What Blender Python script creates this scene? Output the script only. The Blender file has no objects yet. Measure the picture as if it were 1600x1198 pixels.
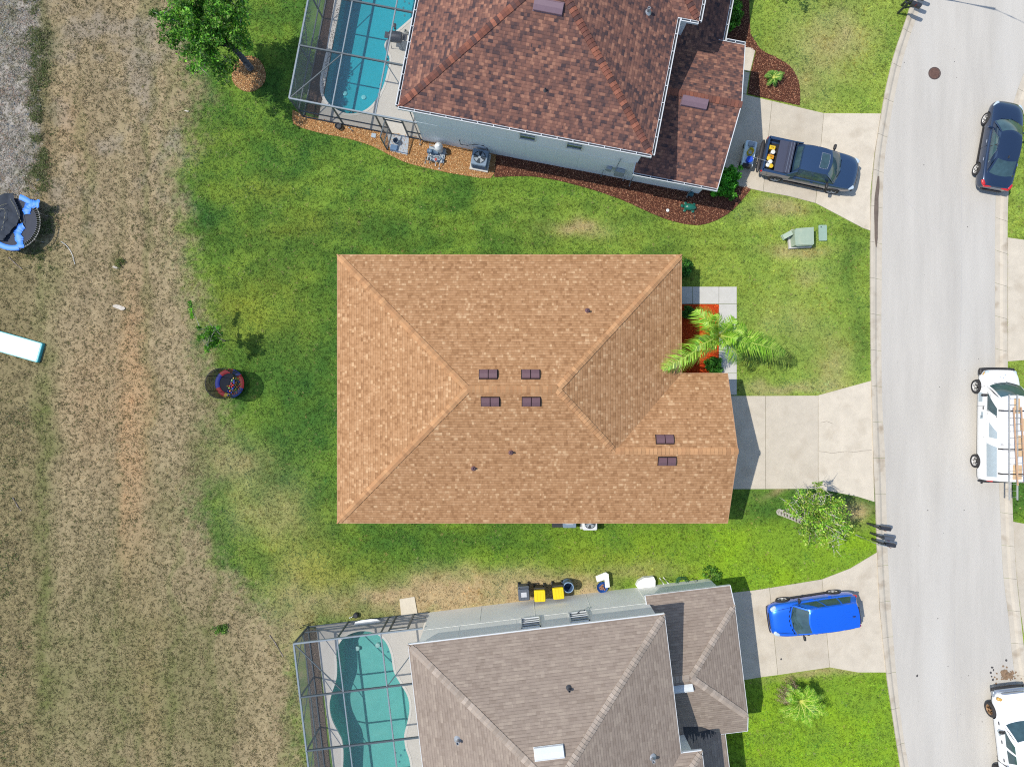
import bpy, bmesh, math, random
import numpy as np
from mathutils import Vector, Matrix
from mathutils.geometry import tessellate_polygon

scene = bpy.context.scene
COL = scene.collection
R = math.radians
random.seed(7)
rng = np.random.default_rng(11)

# ---------------------------------------------------------------- camera, sky, sun, exposure
ALT = 38.0                       # drone height (m)
PPM = 28.07                      # photograph pixels per metre at ground level
cam_d = bpy.data.cameras.new("drone_camera")
cam_d.sensor_width = 36.0
cam_d.lens = 36.0 * ALT / (1600.0 / PPM)
cam_d.clip_start = 0.5
cam_d.clip_end = 3000.0
cam = bpy.data.objects.new("drone_camera", cam_d)
COL.objects.link(cam)
cam.location = (0, 0, ALT)
cam.rotation_euler = (0, 0, 0)
scene.camera = cam

SUN_EL = R(58.0)
SHX, SHY = 0.981, -0.194          # direction shadows fall on the ground
world = bpy.data.worlds.new("World")
scene.world = world
world.use_nodes = True
wn = world.node_tree.nodes
wl = world.node_tree.links
sky = wn.new("ShaderNodeTexSky")
sky.sky_type = 'NISHITA'
sky.sun_disc = False
sky.sun_elevation = SUN_EL
sky.sun_rotation = math.atan2(-SHX, -SHY)
sky.air_density = 1.0
sky.dust_density = 0.6
bg = wn["Background"]
bg.inputs["Strength"].default_value = 0.15
wl.new(sky.outputs[0], bg.inputs["Color"])

sun_d = bpy.data.lights.new("sun", 'SUN')
sun_d.energy = 3.4
sun_d.angle = R(0.55)
sun_d.color = (1.0, 0.955, 0.88)
sun = bpy.data.objects.new("sun", sun_d)
COL.objects.link(sun)
ldir = Vector((math.cos(SUN_EL) * SHX, math.cos(SUN_EL) * SHY, -math.sin(SUN_EL)))
sun.rotation_euler = ldir.to_track_quat('-Z', 'Y').to_euler()
sun.location = (-30, 5, 50)

scene.view_settings.view_transform = 'Standard'
scene.view_settings.look = 'None'
scene.view_settings.exposure = 0.36
scene.view_settings.gamma = 1.0
scene.render.engine = 'CYCLES'
scene.cycles.use_denoising = False      # keep the fine grain of grass and shingles
scene.cycles.filter_width = 1.1
scene.cycles.sample_clamp_indirect = 4.0
scene.cycles.max_bounces = 8
scene.cycles.transparent_max_bounces = 16


def P(px, py, h=0.0):
    """where a spot of the survey photograph lies, at height h above the ground"""
    f = (ALT - h) / ALT / PPM
    return ((px - 800.0) * f, (599.0 - py) * f)


def P3(px, py, h=0.0):
    x, y = P(px, py, h)
    return Vector((x, y, h))


# ---------------------------------------------------------------- colours and materials
def lin(c):
    c = c / 255.0
    return c / 12.92 if c <= 0.04045 else ((c + 0.055) / 1.055) ** 2.4


def S(r, g, b, k=1.35):
    return (lin(r) / k, lin(g) / k, lin(b) / k, 1.0)


MATS = {}


def mat(name, col, rough=0.6, metal=0.0, var=0.12, vscale=6.0, bump=0.0, bscale=40.0, coat=0.0,
        attr=False, spec=0.5, spots=None, trans=0.0, vdetail=4.0, stretch=None):
    if name in MATS:
        return MATS[name]
    m = bpy.data.materials.new(name)
    m.use_nodes = True
    nt = m.node_tree
    n, l = nt.nodes, nt.links
    bs = n["Principled BSDF"]
    tc = n.new("ShaderNodeTexCoord")
    vec = tc.outputs["Object"]
    if stretch:
        mp = n.new("ShaderNodeMapping")
        mp.inputs["Scale"].default_value = stretch
        l.new(vec, mp.inputs["Vector"])
        vec = mp.outputs[0]
    if attr:
        at = n.new("ShaderNodeAttribute")
        at.attribute_name = "Col"
        base = at.outputs["Color"]
    else:
        rgb = n.new("ShaderNodeRGB")
        rgb.outputs[0].default_value = col
        base = rgb.outputs[0]
    no = n.new("ShaderNodeTexNoise")
    no.inputs["Scale"].default_value = vscale
    no.inputs["Detail"].default_value = vdetail
    no.inputs["Roughness"].default_value = 0.65
    l.new(vec, no.inputs["Vector"])
    mr = n.new("ShaderNodeMapRange")
    mr.inputs[1].default_value = 0.25
    mr.inputs[2].default_value = 0.75
    mr.inputs[3].default_value = 1.0 - var
    mr.inputs[4].default_value = 1.0 + var
    l.new(no.outputs["Fac"], mr.inputs[0])
    mx = n.new("ShaderNodeVectorMath")
    mx.operation = 'SCALE'
    l.new(base, mx.inputs[0])
    l.new(mr.outputs[0], mx.inputs["Scale"])
    out = mx.outputs[0]
    if spots:                                  # spots = (colour, scale, threshold, width)
        n2 = n.new("ShaderNodeTexNoise")
        n2.inputs["Scale"].default_value = spots[1]
        n2.inputs["Detail"].default_value = 5.0
        l.new(vec, n2.inputs["Vector"])
        m2 = n.new("ShaderNodeMapRange")
        m2.inputs[1].default_value = spots[2]
        m2.inputs[2].default_value = spots[2] + spots[3]
        l.new(n2.outputs["Fac"], m2.inputs[0])
        mm = n.new("ShaderNodeMix")
        mm.data_type = 'RGBA'
        l.new(m2.outputs[0], mm.inputs[0])
        l.new(out, mm.inputs[6])
        mm.inputs[7].default_value = spots[0]
        out = mm.outputs[2]
    l.new(out, bs.inputs["Base Color"])
    bs.inputs["Roughness"].default_value = rough
    bs.inputs["Metallic"].default_value = metal
    bs.inputs["Coat Weight"].default_value = coat
    bs.inputs["Coat Roughness"].default_value = 0.04
    bs.inputs["Specular IOR Level"].default_value = spec
    if bump > 0:
        nb = n.new("ShaderNodeTexNoise")
        nb.inputs["Scale"].default_value = bscale
        nb.inputs["Detail"].default_value = 3.0
        l.new(tc.outputs["Object"], nb.inputs["Vector"])
        bp = n.new("ShaderNodeBump")
        bp.inputs["Strength"].default_value = bump
        bp.inputs["Distance"].default_value = 0.03
        l.new(nb.outputs["Fac"], bp.inputs["Height"])
        l.new(bp.outputs[0], bs.inputs["Normal"])
    if trans > 0:
        tr = n.new("ShaderNodeBsdfTranslucent")
        l.new(out, tr.inputs["Color"])
        ms = n.new("ShaderNodeMixShader")
        ms.inputs[0].default_value = trans
        l.new(bs.outputs[0], ms.inputs[1])
        l.new(tr.outputs[0], ms.inputs[2])
        l.new(ms.outputs[0], n["Material Output"].inputs["Surface"])
    MATS[name] = m
    return m


def shingle_mat(name, stops, course, tab, tab2, band, bandw, streak=0.08, rough=0.9):
    """laminated asphalt shingles: UV is metres along the eave / up the slope"""
    m = bpy.data.materials.new(name)
    m.use_nodes = True
    nt = m.node_tree
    n, l = nt.nodes, nt.links
    bs = n["Principled BSDF"]
    bs.inputs["Roughness"].default_value = rough
    bs.inputs["Specular IOR Level"].default_value = 0.2
    uv = n.new("ShaderNodeUVMap")
    sp = n.new("ShaderNodeSeparateXYZ")
    l.new(uv.outputs[0], sp.inputs[0])

    def M(op, a, b=None, c=None):
        q = n.new("ShaderNodeMath")
        q.operation = op
        for i, v in enumerate((a, b, c)):
            if v is None:
                continue
            if isinstance(v, (int, float)):
                q.inputs[i].default_value = v
            else:
                l.new(v, q.inputs[i])
        return q.outputs[0]

    def WN(x, y):
        cb = n.new("ShaderNodeCombineXYZ")
        l.new(x, cb.inputs[0])
        l.new(y, cb.inputs[1])
        w = n.new("ShaderNodeTexWhiteNoise")
        w.noise_dimensions = '2D'
        l.new(cb.outputs[0], w.inputs["Vector"])
        return w.outputs["Value"]
    vr = M('DIVIDE', sp.outputs[1], course)
    row = M('FLOOR', vr)
    fr = M('FRACT', vr)
    w1 = n.new("ShaderNodeTexWhiteNoise")
    w1.noise_dimensions = '1D'
    l.new(row, w1.inputs["W"])
    off = M('MULTIPLY', w1.outputs["Value"], 7.3)
    c1 = M('FLOOR', M('ADD', M('DIVIDE', sp.outputs[0], tab), off))
    c2 = M('FLOOR', M('ADD', M('DIVIDE', sp.outputs[0], tab2), M('MULTIPLY', off, 1.7)))
    v1 = WN(c1, row)
    v2 = WN(M('ADD', c2, 31.5), M('MULTIPLY', row, 3.1))
    mixv = M('ADD', M('MULTIPLY', v1, 0.6), M('MULTIPLY', v2, 0.4))
    tc = n.new("ShaderNodeTexCoord")
    no = n.new("ShaderNodeTexNoise")
    no.inputs["Scale"].default_value = 0.55
    no.inputs["Detail"].default_value = 6.0
    no.inputs["Roughness"].default_value = 0.6
    l.new(tc.outputs["Object"], no.inputs["Vector"])
    val = M('ADD', mixv, M('MULTIPLY', M('SUBTRACT', no.outputs["Fac"], 0.5), streak * 4))
    rp = n.new("ShaderNodeValToRGB")
    cr = rp.color_ramp
    cr.interpolation = 'LINEAR'
    while len(cr.elements) < len(stops):
        cr.elements.new(0.5)
    for e, (p, c) in zip(cr.elements, stops):
        e.position = p
        e.color = c
    l.new(val, rp.inputs[0])
    # the maker's darker granule band: a painted shadow line at every course foot
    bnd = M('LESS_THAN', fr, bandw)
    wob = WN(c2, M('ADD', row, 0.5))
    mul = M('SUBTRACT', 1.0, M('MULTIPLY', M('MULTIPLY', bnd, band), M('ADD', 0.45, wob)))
    fn = n.new("ShaderNodeTexNoise")
    fn.inputs["Scale"].default_value = 30.0
    l.new(tc.outputs["Object"], fn.inputs["Vector"])
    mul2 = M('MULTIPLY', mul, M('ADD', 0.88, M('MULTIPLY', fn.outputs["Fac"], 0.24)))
    sc = n.new("ShaderNodeVectorMath")
    sc.operation = 'SCALE'
    l.new(rp.outputs[0], sc.inputs[0])
    l.new(mul2, sc.inputs["Scale"])
    l.new(sc.outputs[0], bs.inputs["Base Color"])
    hgt = M('ADD', M('SUBTRACT', 1.0, fr), M('MULTIPLY', v2, 0.5))
    bp = n.new("ShaderNodeBump")
    bp.inputs["Strength"].default_value = 0.5
    bp.inputs["Distance"].default_value = 0.012
    l.new(hgt, bp.inputs["Height"])
    l.new(bp.outputs[0], bs.inputs["Normal"])
    MATS[name] = m
    return m


# ---------------------------------------------------------------- mesh building
class MB:
    def __init__(self):
        self.v, self.f, self.c, self.u, self.mi = [], [], [], [], []
        self.col = None
        self.m = 0

    def face(self, pts, uv=None):
        i = len(self.v)
        self.v.extend([tuple(p) for p in pts])
        self.f.append(tuple(range(i, i + len(pts))))
        self.c.append(self.col)
        self.u.append(uv)
        self.mi.append(self.m)

    def mesh(self, vs, fs):
        i = len(self.v)
        self.v.extend([tuple(p) for p in vs])
        for f in fs:
            self.f.append(tuple(i + k for k in f))
            self.c.append(self.col)
            self.u.append(None)
            self.mi.append(self.m)

    def box(self, c, s, rz=0.0, mtx=None):
        hx, hy, hz = s[0] / 2, s[1] / 2, s[2] / 2
        vs = [Vector((x, y, z)) for z in (-hz, hz) for x, y in ((-hx, -hy), (hx, -hy), (hx, hy), (-hx, hy))]
        if mtx is None:
            mtx = Matrix.Translation(c) @ Matrix.Rotation(rz, 4, 'Z')
        vs = [mtx @ p for p in vs]
        self.mesh(vs, [(3, 2, 1, 0), (4, 5, 6, 7), (0, 1, 5, 4), (1, 2, 6, 5), (2, 3, 7, 6), (3, 0, 4, 7)])

    def rbox(self, c, s, r, rz=0.0, top=1.0, seg=4):
        """box with rounded plan corners and a softened top; top scales the upper outline"""
        hx, hy = s[0] / 2, s[1] / 2
        out = []
        for cx, cy, a0 in ((hx - r, hy - r, 0), (-hx + r, hy - r, 90), (-hx + r, -hy + r, 180), (hx - r, -hy + r, 270)):
            for k in range(seg + 1):
                a = R(a0 + 90 * k / seg)
                out.append((cx + r * math.cos(a), cy + r * math.sin(a)))
        e = min(r * 0.5, s[2] * 0.3)
        rings = [(1.0, -s[2] / 2, 0), (1 + (top - 1) * .95, s[2] / 2 - e, 0), (top, s[2] / 2 - e * .3, e * .35), (top, s[2] / 2, e)]
        vs, fs = [], []
        n = len(out)
        ca, sa = math.cos(rz), math.sin(rz)
        for k, z, ins in rings:
            for x, y in out:
                d = math.hypot(x, y) or 1
                x2, y2 = x * k - x / d * ins, y * k - y / d * ins
                vs.append((c[0] + x2 * ca - y2 * sa, c[1] + x2 * sa + y2 * ca, c[2] + z))
        for q in range(len(rings) - 1):
            for i in range(n):
                j = (i + 1) % n
                fs.append((q * n + i, q * n + j, (q + 1) * n + j, (q + 1) * n + i))
        fs.append(tuple(range((len(rings) - 1) * n, len(rings) * n)))
        fs.append(tuple(reversed(range(n))))
        self.mesh(vs, fs)

    def tube(self, pts, r, seg=8, cap=True):
        pts = [Vector(p) for p in pts]
        rs = r if isinstance(r, (list, tuple)) else [r] * len(pts)
        vs, fs = [], []
        up = None
        for i, p in enumerate(pts):
            d = (pts[min(i + 1, len(pts) - 1)] - pts[max(i - 1, 0)])
            if d.length < 1e-9:
                d = Vector((0, 0, 1))
            d.normalize()
            if up is None:
                up = Vector((0, 0, 1)) if abs(d.z) < .9 else Vector((1, 0, 0))
            a = d.cross(up)
            if a.length < 1e-6:
                a = d.orthogonal()
            a.normalize()
            b = d.cross(a).normalized()
            up = b if abs(d.dot(b)) < .5 else up
            for k in range(seg):
                t = 2 * math.pi * k / seg
                vs.append(p + (a * math.cos(t) + b * math.sin(t)) * rs[i])
        for i in range(len(pts) - 1):
            for k in range(seg):
                q = (k + 1) % seg
                fs.append((i * seg + k, (i + 1) * seg + k, (i + 1) * seg + q, i * seg + q))
        if cap:
            fs.append(tuple(range(seg)))
            fs.append(tuple(reversed(range((len(pts) - 1) * seg, len(pts) * seg))))
        self.mesh(vs, fs)

    def bar(self, a, b, w, h):
        """square section bar from a to b; w across, h in the vertical-ish direction"""
        a, b = Vector(a), Vector(b)
        d = (b - a).normalized()
        s = d.cross(Vector((0, 0, 1)))
        if s.length < 1e-4:
            s = Vector((1, 0, 0))
        s.normalize()
        t = s.cross(d).normalized()
        vs = []
        for p in (a, b):
            for i, j in ((-1, -1), (1, -1), (1, 1), (-1, 1)):
                vs.append(p + s * (i * w / 2) + t * (j * h / 2))
        self.mesh(vs, [(3, 2, 1, 0), (4, 5, 6, 7), (0, 1, 5, 4), (1, 2, 6, 5), (2, 3, 7, 6), (3, 0, 4, 7)])

    def lathe(self, prof, c=(0, 0, 0), seg=24, mtx=None, capb=True, capt=True):
        vs, fs = [], []
        for r, z in prof:
            for k in range(seg):
                t = 2 * math.pi * k / seg
                vs.append(Vector((r * math.cos(t), r * math.sin(t), z)))
        for i in range(len(prof) - 1):
            for k in range(seg):
                q = (k + 1) % seg
                fs.append((i * seg + k, i * seg + q, (i + 1) * seg + q, (i + 1) * seg + k))
        if capb:
            fs.append(tuple(reversed(range(seg))))
        if capt:
            fs.append(tuple(range((len(prof) - 1) * seg, len(prof) * seg)))
        mt = mtx if mtx is not None else Matrix.Translation(c)
        self.mesh([mt @ p for p in vs], fs)

    def prism(self, poly, z0, z1, holes=(), bottom=True):
        """vertical prism over a plan polygon; z0/z1 numbers"""
        polys = [poly] + list(holes)
        flat = [p for q in polys for p in q]
        tris = tessellate_polygon([[Vector((p[0], p[1], 0)) for p in q] for q in polys])
        top = [(p[0], p[1], z1) for p in flat]
        fixed = []
        for t in tris:
            a, b, c = (flat[i] for i in t)
            cr = (b[0] - a[0]) * (c[1] - a[1]) - (b[1] - a[1]) * (c[0] - a[0])
            fixed.append(tuple(t) if cr > 0 else tuple(reversed(t)))
        self.mesh(top, fixed)
        for hi, q in enumerate(polys):
            n = len(q)
            ar = sum(q[i][0] * q[(i + 1) % n][1] - q[(i + 1) % n][0] * q[i][1] for i in range(n))
            ccw = ar > 0
            if hi:
                ccw = not ccw
            for i in range(n):
                a, b = q[i], q[(i + 1) % n]
                if not ccw:
                    a, b = b, a
                self.face([(a[0], a[1], z0), (b[0], b[1], z0), (b[0], b[1], z1), (a[0], a[1], z1)])
        if bottom:
            self.mesh([(p[0], p[1], z0) for p in flat], [tuple(reversed(t)) for t in fixed])

    def build(self, name, mats, parent=None, smooth=False, weld=False, angle=40, fixn=False):
        me = bpy.data.meshes.new(name)
        me.from_pydata(self.v, [], self.f)
        if not isinstance(mats, (list, tuple)):
            mats = [mats]
        for m in mats:
            me.materials.append(m)
        if len(mats) > 1:
            me.polygons.foreach_set("material_index", self.mi)
        if any(c is not None for c in self.c):
            at = me.color_attributes.new("Col", 'FLOAT_COLOR', 'CORNER')
            dat = []
            for f, c in zip(self.f, self.c):
                c = c or (.5, .5, .5, 1)
                dat.extend(list(c) * len(f))
            at.data.foreach_set("color", dat)
        if any(u is not None for u in self.u):
            ul = me.uv_layers.new(name="UVMap")
            dat = []
            for f, u in zip(self.f, self.u):
                for k in range(len(f)):
                    dat.extend(u[k] if u else (0, 0))
            ul.data.foreach_set("uv", dat)
        if weld or fixn:
            bm = bmesh.new()
            bm.from_mesh(me)
            if weld:
                bmesh.ops.remove_doubles(bm, verts=bm.verts, dist=1e-4)
            bmesh.ops.recalc_face_normals(bm, faces=bm.faces)
            bm.to_mesh(me)
            bm.free()
        if smooth:
            me.polygons.foreach_set("use_smooth", [True] * len(me.polygons))
            if angle < 180:
                me.set_sharp_from_angle(angle=R(angle))
        me.update()
        o = bpy.data.objects.new(name, me)
        COL.objects.link(o)
        if parent is not None:
            o.parent = parent
        return o


def tag(o, label=None, cat=None, group=None, kind=None):
    if label:
        o["label"] = label
    if cat:
        o["category"] = cat
    if group:
        o["group"] = group
    if kind:
        o["kind"] = kind
    return o


def thing(name, label, cat, loc=(0, 0, 0), rz=0.0, group=None):
    o = bpy.data.objects.new(name, None)
    o.empty_display_size = 0.2
    COL.objects.link(o)
    o.location = loc
    o.rotation_euler = (0, 0, rz)
    return tag(o, label, cat, group)


def struct(o):
    o["kind"] = 'structure'
    return o


def dup(root, loc, rz, label, group=None):
    r = root.copy()
    COL.objects.link(r)
    r.location = loc
    r.rotation_euler = (0, 0, rz)
    r["label"] = label
    if group:
        r["group"] = group
    for ch in list(root.children):
        c = ch.copy()
        COL.objects.link(c)
        c.parent = r
        for g in ch.children:
            d = g.copy()
            COL.objects.link(d)
            d.parent = c
    return r


def soup(name, mat_, V, F, C, parent=None):
    """big numpy mesh: V (n,3), F (m,k), C (n,4) point colours"""
    me = bpy.data.meshes.new(name)
    n, (m, k) = len(V), F.shape
    me.vertices.add(n)
    me.vertices.foreach_set("co", np.ascontiguousarray(V, dtype=np.float32).ravel())
    me.loops.add(m * k)
    me.loops.foreach_set("vertex_index", np.ascontiguousarray(F, dtype=np.int32).ravel())
    me.polygons.add(m)
    me.polygons.foreach_set("loop_start", np.arange(0, m * k, k, dtype=np.int32))
    me.update(calc_edges=True)
    at = me.color_attributes.new("Col", 'FLOAT_COLOR', 'POINT')
    at.data.foreach_set("color", np.ascontiguousarray(C, dtype=np.float32).ravel())
    me.materials.append(mat_)
    me.validate()
    o = bpy.data.objects.new(name, me)
    COL.objects.link(o)
    if parent is not None:
        o.parent = parent
    return o


def hash2(ix, iy, seed):
    h = (ix.astype(np.int64) * 374761393 + iy.astype(np.int64) * 668265263 + seed * 1442695041) & 0xFFFFFFFF
    h = ((h ^ (h >> 13)) * 1274126177) & 0xFFFFFFFF
    h = h ^ (h >> 16)
    return (h & 0xFFFF) / 65535.0


def vnoise(x, y, seed=0):
    ix, iy = np.floor(x), np.floor(y)
    fx, fy = x - ix, y - iy
    fx, fy = fx * fx * (3 - 2 * fx), fy * fy * (3 - 2 * fy)
    a, b = hash2(ix, iy, seed), hash2(ix + 1, iy, seed)
    c, d = hash2(ix, iy + 1, seed), hash2(ix + 1, iy + 1, seed)
    return (a * (1 - fx) + b * fx) * (1 - fy) + (c * (1 - fx) + d * fx) * fy


def fbm(x, y, seed=0, octv=4):
    s, a, t = 0.0, 0.5, 0.0
    for o in range(octv):
        s = s + a * vnoise(x * 2 ** o, y * 2 ** o, seed + o * 17)
        t += a
        a *= 0.55
    return s / t


def inside(poly, X, Y):
    poly = np.asarray(poly)
    r = np.zeros(X.shape, bool)
    n = len(poly)
    j = n - 1
    for i in range(n):
        xi, yi = poly[i]
        xj, yj = poly[j]
        if yi != yj:
            c = ((yi > Y) != (yj > Y)) & (X < (xj - xi) * (Y - yi) / (yj - yi) + xi)
            r ^= c
        j = i
    return r


def smooth_poly(pts, closed=True, sub=6):
    """Catmull-Rom through the points"""
    n = len(pts)
    out = []
    rngi = range(n) if closed else range(n - 1)
    for i in rngi:
        p0 = pts[(i - 1) % n] if closed or i > 0 else pts[0]
        p1, p2 = pts[i], pts[(i + 1) % n]
        p3 = pts[(i + 2) % n] if closed or i + 2 < n else pts[-1]
        for k in range(sub):
            t = k / sub
            q = []
            for a, b, c, d in zip(p0, p1, p2, p3):
                q.append(0.5 * (2 * b + (c - a) * t + (2 * a - 5 * b + 4 * c - d) * t * t + (3 * b - a - 3 * c + d) * t ** 3))
            out.append(tuple(q))
    if not closed:
        out.append(tuple(pts[-1]))
    return out


def W(pts, h=0.0):
    return [P(x, y, h) for x, y in pts]

# ================================================================ SETTING: ground plan
EXCL = []                         # plan polygons where no grass grows

road_l = [(1760, -300), (1600, -200), (1520, -125), (1470, -52), (1445, -2), (1430, 33), (1411.5, 90), (1398, 150),
          (1390.5, 192), (1381.5, 255), (1378.5, 358), (1377, 500), (1378, 620), (1383, 720), (1385, 800), (1387, 870),
          (1393, 964), (1400, 1050), (1408, 1125), (1420, 1198), (1440, 1290), (1480, 1430)]
kerb_lo = [(1735, -318), (1578, -218), (1498, -140), (1448, -60), (1425, 0), (1415, 30), (1395, 90), (1382, 145),
           (1376, 180), (1366, 245), (1360, 330), (1359, 450), (1360.5, 592), (1364, 720), (1367, 780), (1369.5, 858),
           (1374, 950), (1384, 1051), (1391, 1100), (1404, 1185), (1422, 1290), (1462, 1436)]
road_r = [(1905, -180), (1760, -90), (1690, -30), (1640, 32), (1604, 105), (1583, 162), (1566, 230), (1556, 303),
          (1554.5, 440), (1555, 575), (1558, 690), (1561.5, 774), (1563, 806), (1567, 892), (1575.5, 964), (1583, 1036),
          (1598, 1120), (1617, 1198), (1640, 1280), (1680, 1400)]
kerb_ro = [(1922, -164), (1776, -74), (1708, -15), (1657, 44), (1622, 112), (1601, 168), (1584, 234), (1574, 303),
           (1572.5, 440), (1573, 575), (1576, 690), (1580, 774), (1581, 806), (1586, 892), (1593, 960), (1601, 1032),
           (1616, 1116), (1635, 1194), (1658, 1276), (1698, 1396)]
road_l, kerb_lo, road_r, kerb_ro = (smooth_poly(q, False, 5) for q in (road_l, kerb_lo, road_r, kerb_ro))


def resample(pts, n):
    p = np.array(pts, float)
    d = np.r_[0, np.cumsum(np.hypot(*np.diff(p, axis=0).T))]
    t = np.linspace(0, d[-1], n)
    return np.c_[np.interp(t, d, p[:, 0]), np.interp(t, d, p[:, 1])]


M_road = mat("road_concrete", S(207, 201, 190), 0.9, var=0.12, vscale=0.8, bump=0.6, bscale=26, spec=0.2,
             spots=(S(216, 211, 201), 0.45, 0.5, 0.25), vdetail=12, stretch=(1, .12, 1))
M_kerb = mat("kerb_concrete", S(212, 201, 182), 0.9, var=0.1, vscale=1.5, bump=0.15, bscale=50, spec=0.2,
             spots=(S(176, 160, 138), 1.1, 0.55, 0.2))
M_drive = mat("drive_concrete", None, 0.88, var=0.11, vscale=1.6, bump=0.5, bscale=26, spec=0.25,
              spots=(S(200, 186, 164), 0.9, 0.54, 0.25), vdetail=10, attr=True)
M_walk = mat("walk_concrete", S(214, 210, 200), 0.88, var=0.07, vscale=2.5, bump=0.15, bscale=60, spec=0.25)
M_deck = mat("pool_deck_coating", S(216, 209, 196), 0.8, var=0.05, vscale=2.0, bump=0.1, bscale=80, spec=0.25)

rw = W(road_l) + list(reversed(W(road_r)))
mb = MB()
mb.prism(rw, -0.05, 0.010, bottom=False)
struct(mb.build("road", M_road))
EXCL.append(rw)


def kerb(inner, outer, n=34):
    """low mountable kerb cast in lengths with open joints"""
    a, b = resample(inner, n * 4 + 1), resample(outer, n * 4 + 1)
    m = MB()
    for s in range(n):
        for k in range(4):
            i = s * 4 + k
            A0, A1 = np.array(P(*a[i])), np.array(P(*a[i + 1]))
            B0, B1 = np.array(P(*b[i])), np.array(P(*b[i + 1]))
            g = 0.006
            if k == 0:
                d = (A1 - A0) / np.linalg.norm(A1 - A0)
                A0, B0 = A0 + d * g, B0 + d * g
            if k == 3:
                d = (A1 - A0) / np.linalg.norm(A1 - A0)
                A1, B1 = A1 - d * g, B1 - d * g
            prof = ((0, .014), (.42, .022), (.62, .075), (.8, .088), (1, .085), (1, -.02))
            rows = []
            for A, B in ((A0, B0), (A1, B1)):
                rows.append([(A[0] + (B[0] - A[0]) * t, A[1] + (B[1] - A[1]) * t, z) for t, z in prof])
            for q in range(len(prof) - 1):
                m.face([rows[0][q], rows[0][q + 1], rows[1][q + 1], rows[1][q]])
    struct(m.build("kerb", M_kerb, fixn=False))
    EXCL.append([P(*p) for p in a] + [P(*p) for p in reversed(b)])


kerb(road_l, kerb_lo)
kerb(road_r, kerb_ro)


def grow(poly, d):
    """shrink (d<0) a convex-ish polygon about its centroid by roughly d metres"""
    c = np.mean(np.array(poly), axis=0)
    out = []
    for p in poly:
        v = np.array(p) - c
        L = np.hypot(*v)
        out.append(tuple(c + v * (L + d) / L))
    return out


def slabs(name, polys, m, top=0.035, gap=0.02):
    b = MB()
    rj = random.Random(len(polys) * 7 + int(polys[0][0][0]))
    for q in polys:
        k_ = rj.uniform(.90, 1.06)
        b.col = tuple(c_ * k_ for c_ in S(220, 208, 187)[:3]) + (1,)
        w = W(q)
        EXCL.append(grow(w, 0.02))
        b.prism(grow(w, -gap), -0.05, top, bottom=False)
    return struct(b.build(name, m))


# driveway of the two-storey brown-roofed house
slabs("driveway", [
    [(1120, 132), (1168, 149), (1206, 158), (1192, 300), (1174, 296), (1100, 280)],
    [(1206, 158), (1287, 177), (1274, 318), (1231, 307), (1192, 300)],
    [(1287, 177), (1376, 177.5), (1366, 240), (1360, 300), (1359.5, 361), (1348, 357), (1274, 318)]], M_drive)
slabs("path", [[(1140, 70), (1162, 74), (1176, 75), (1180, 80), (1172, 113), (1136, 105)],
               [(1136, 106), (1171.5, 114), (1166, 148), (1128, 138)]], M_drive)
# driveway of the tan-roofed house
slabs("driveway", [
    [(1085, 618), (1196, 618), (1196, 764), (1085, 764)],
    [(1196, 618), (1278, 617.5), (1278, 763.5), (1196, 764)],
    [(1278, 617), (1362, 594), (1364, 660), (1364, 720), (1366, 784), (1340, 776), (1278, 763.5)]], M_drive)
slabs("path", [[(1040, 448), (1082, 448), (1082, 475), (1040, 475)], [(1082, 448), (1123, 448), (1123, 475), (1082, 475)],
               [(1123, 448), (1151, 448), (1151, 475), (1123, 475)], [(1123, 475), (1151, 475), (1151, 511), (1123, 511)],
               [(1123, 511), (1151, 511), (1151, 547), (1123, 547)], [(1123, 547), (1151, 547), (1151, 583), (1123, 583)],
               [(1123, 583), (1151, 583), (1151, 617), (1123, 617)]], M_walk, top=0.04, gap=0.014)
# driveway of the grey-roofed house
slabs("driveway", [
    [(1100, 930), (1179, 921), (1202, 917.5), (1215, 1054), (1192, 1057), (1100, 1072)],
    [(1202, 917.5), (1284, 904), (1296, 1042), (1215, 1054)],
    [(1284, 904), (1328, 887), (1370, 862), (1374, 950), (1384, 1050), (1340, 1050), (1296, 1042)]], M_drive)
# driveways across the road
slabs("driveway", [[(1574, 371), (1640, 380), (1640, 560), (1574, 565)]], M_drive)
slabs("driveway", [[(1582, 814), (1650, 826), (1650, 1000), (1602, 1008), (1594, 955), (1587, 892)]], M_drive)

# ---------------------------------------------------------------- pools (plan outlines, from the photograph)
poolB = [(x / 3.9925 + 440, y / 3.9925) for x, y in
         [(372, -330), (365, -150), (345, 0), (312, 200), (292, 330), (262, 460), (253, 540), (268, 610), (310, 665), (380, 705),
          (450, 713), (520, 692), (580, 640), (632, 550), (662, 450), (675, 370), (652, 320), (645, 275), (690, 220), (765, 155),
          (835, 90), (870, 30), (900, -60), (880, -200), (800, -330), (600, -400), (450, -390)]]
poolC = [(x / 3.443 + 440, y / 3.443 + 850) for x, y in
         [(305, 540), (345, 492), (400, 468), (450, 463), (510, 478), (560, 520), (590, 590), (605, 680), (640, 745), (678, 810),
          (690, 880), (678, 955), (662, 1020), (668, 1090), (690, 1160), (700, 1260), (690, 1380), (620, 1480), (500, 1500),
          (390, 1470), (330, 1380), (328, 1250), (333, 1130), (325, 1050), (300, 1000), (268, 930), (258, 860), (270, 800),
          (295, 720), (298, 650), (295, 590)]]
poolB_w = smooth_poly(W(poolB), True, 4)
poolC_w = smooth_poly(W(poolC), True, 4)

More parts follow.
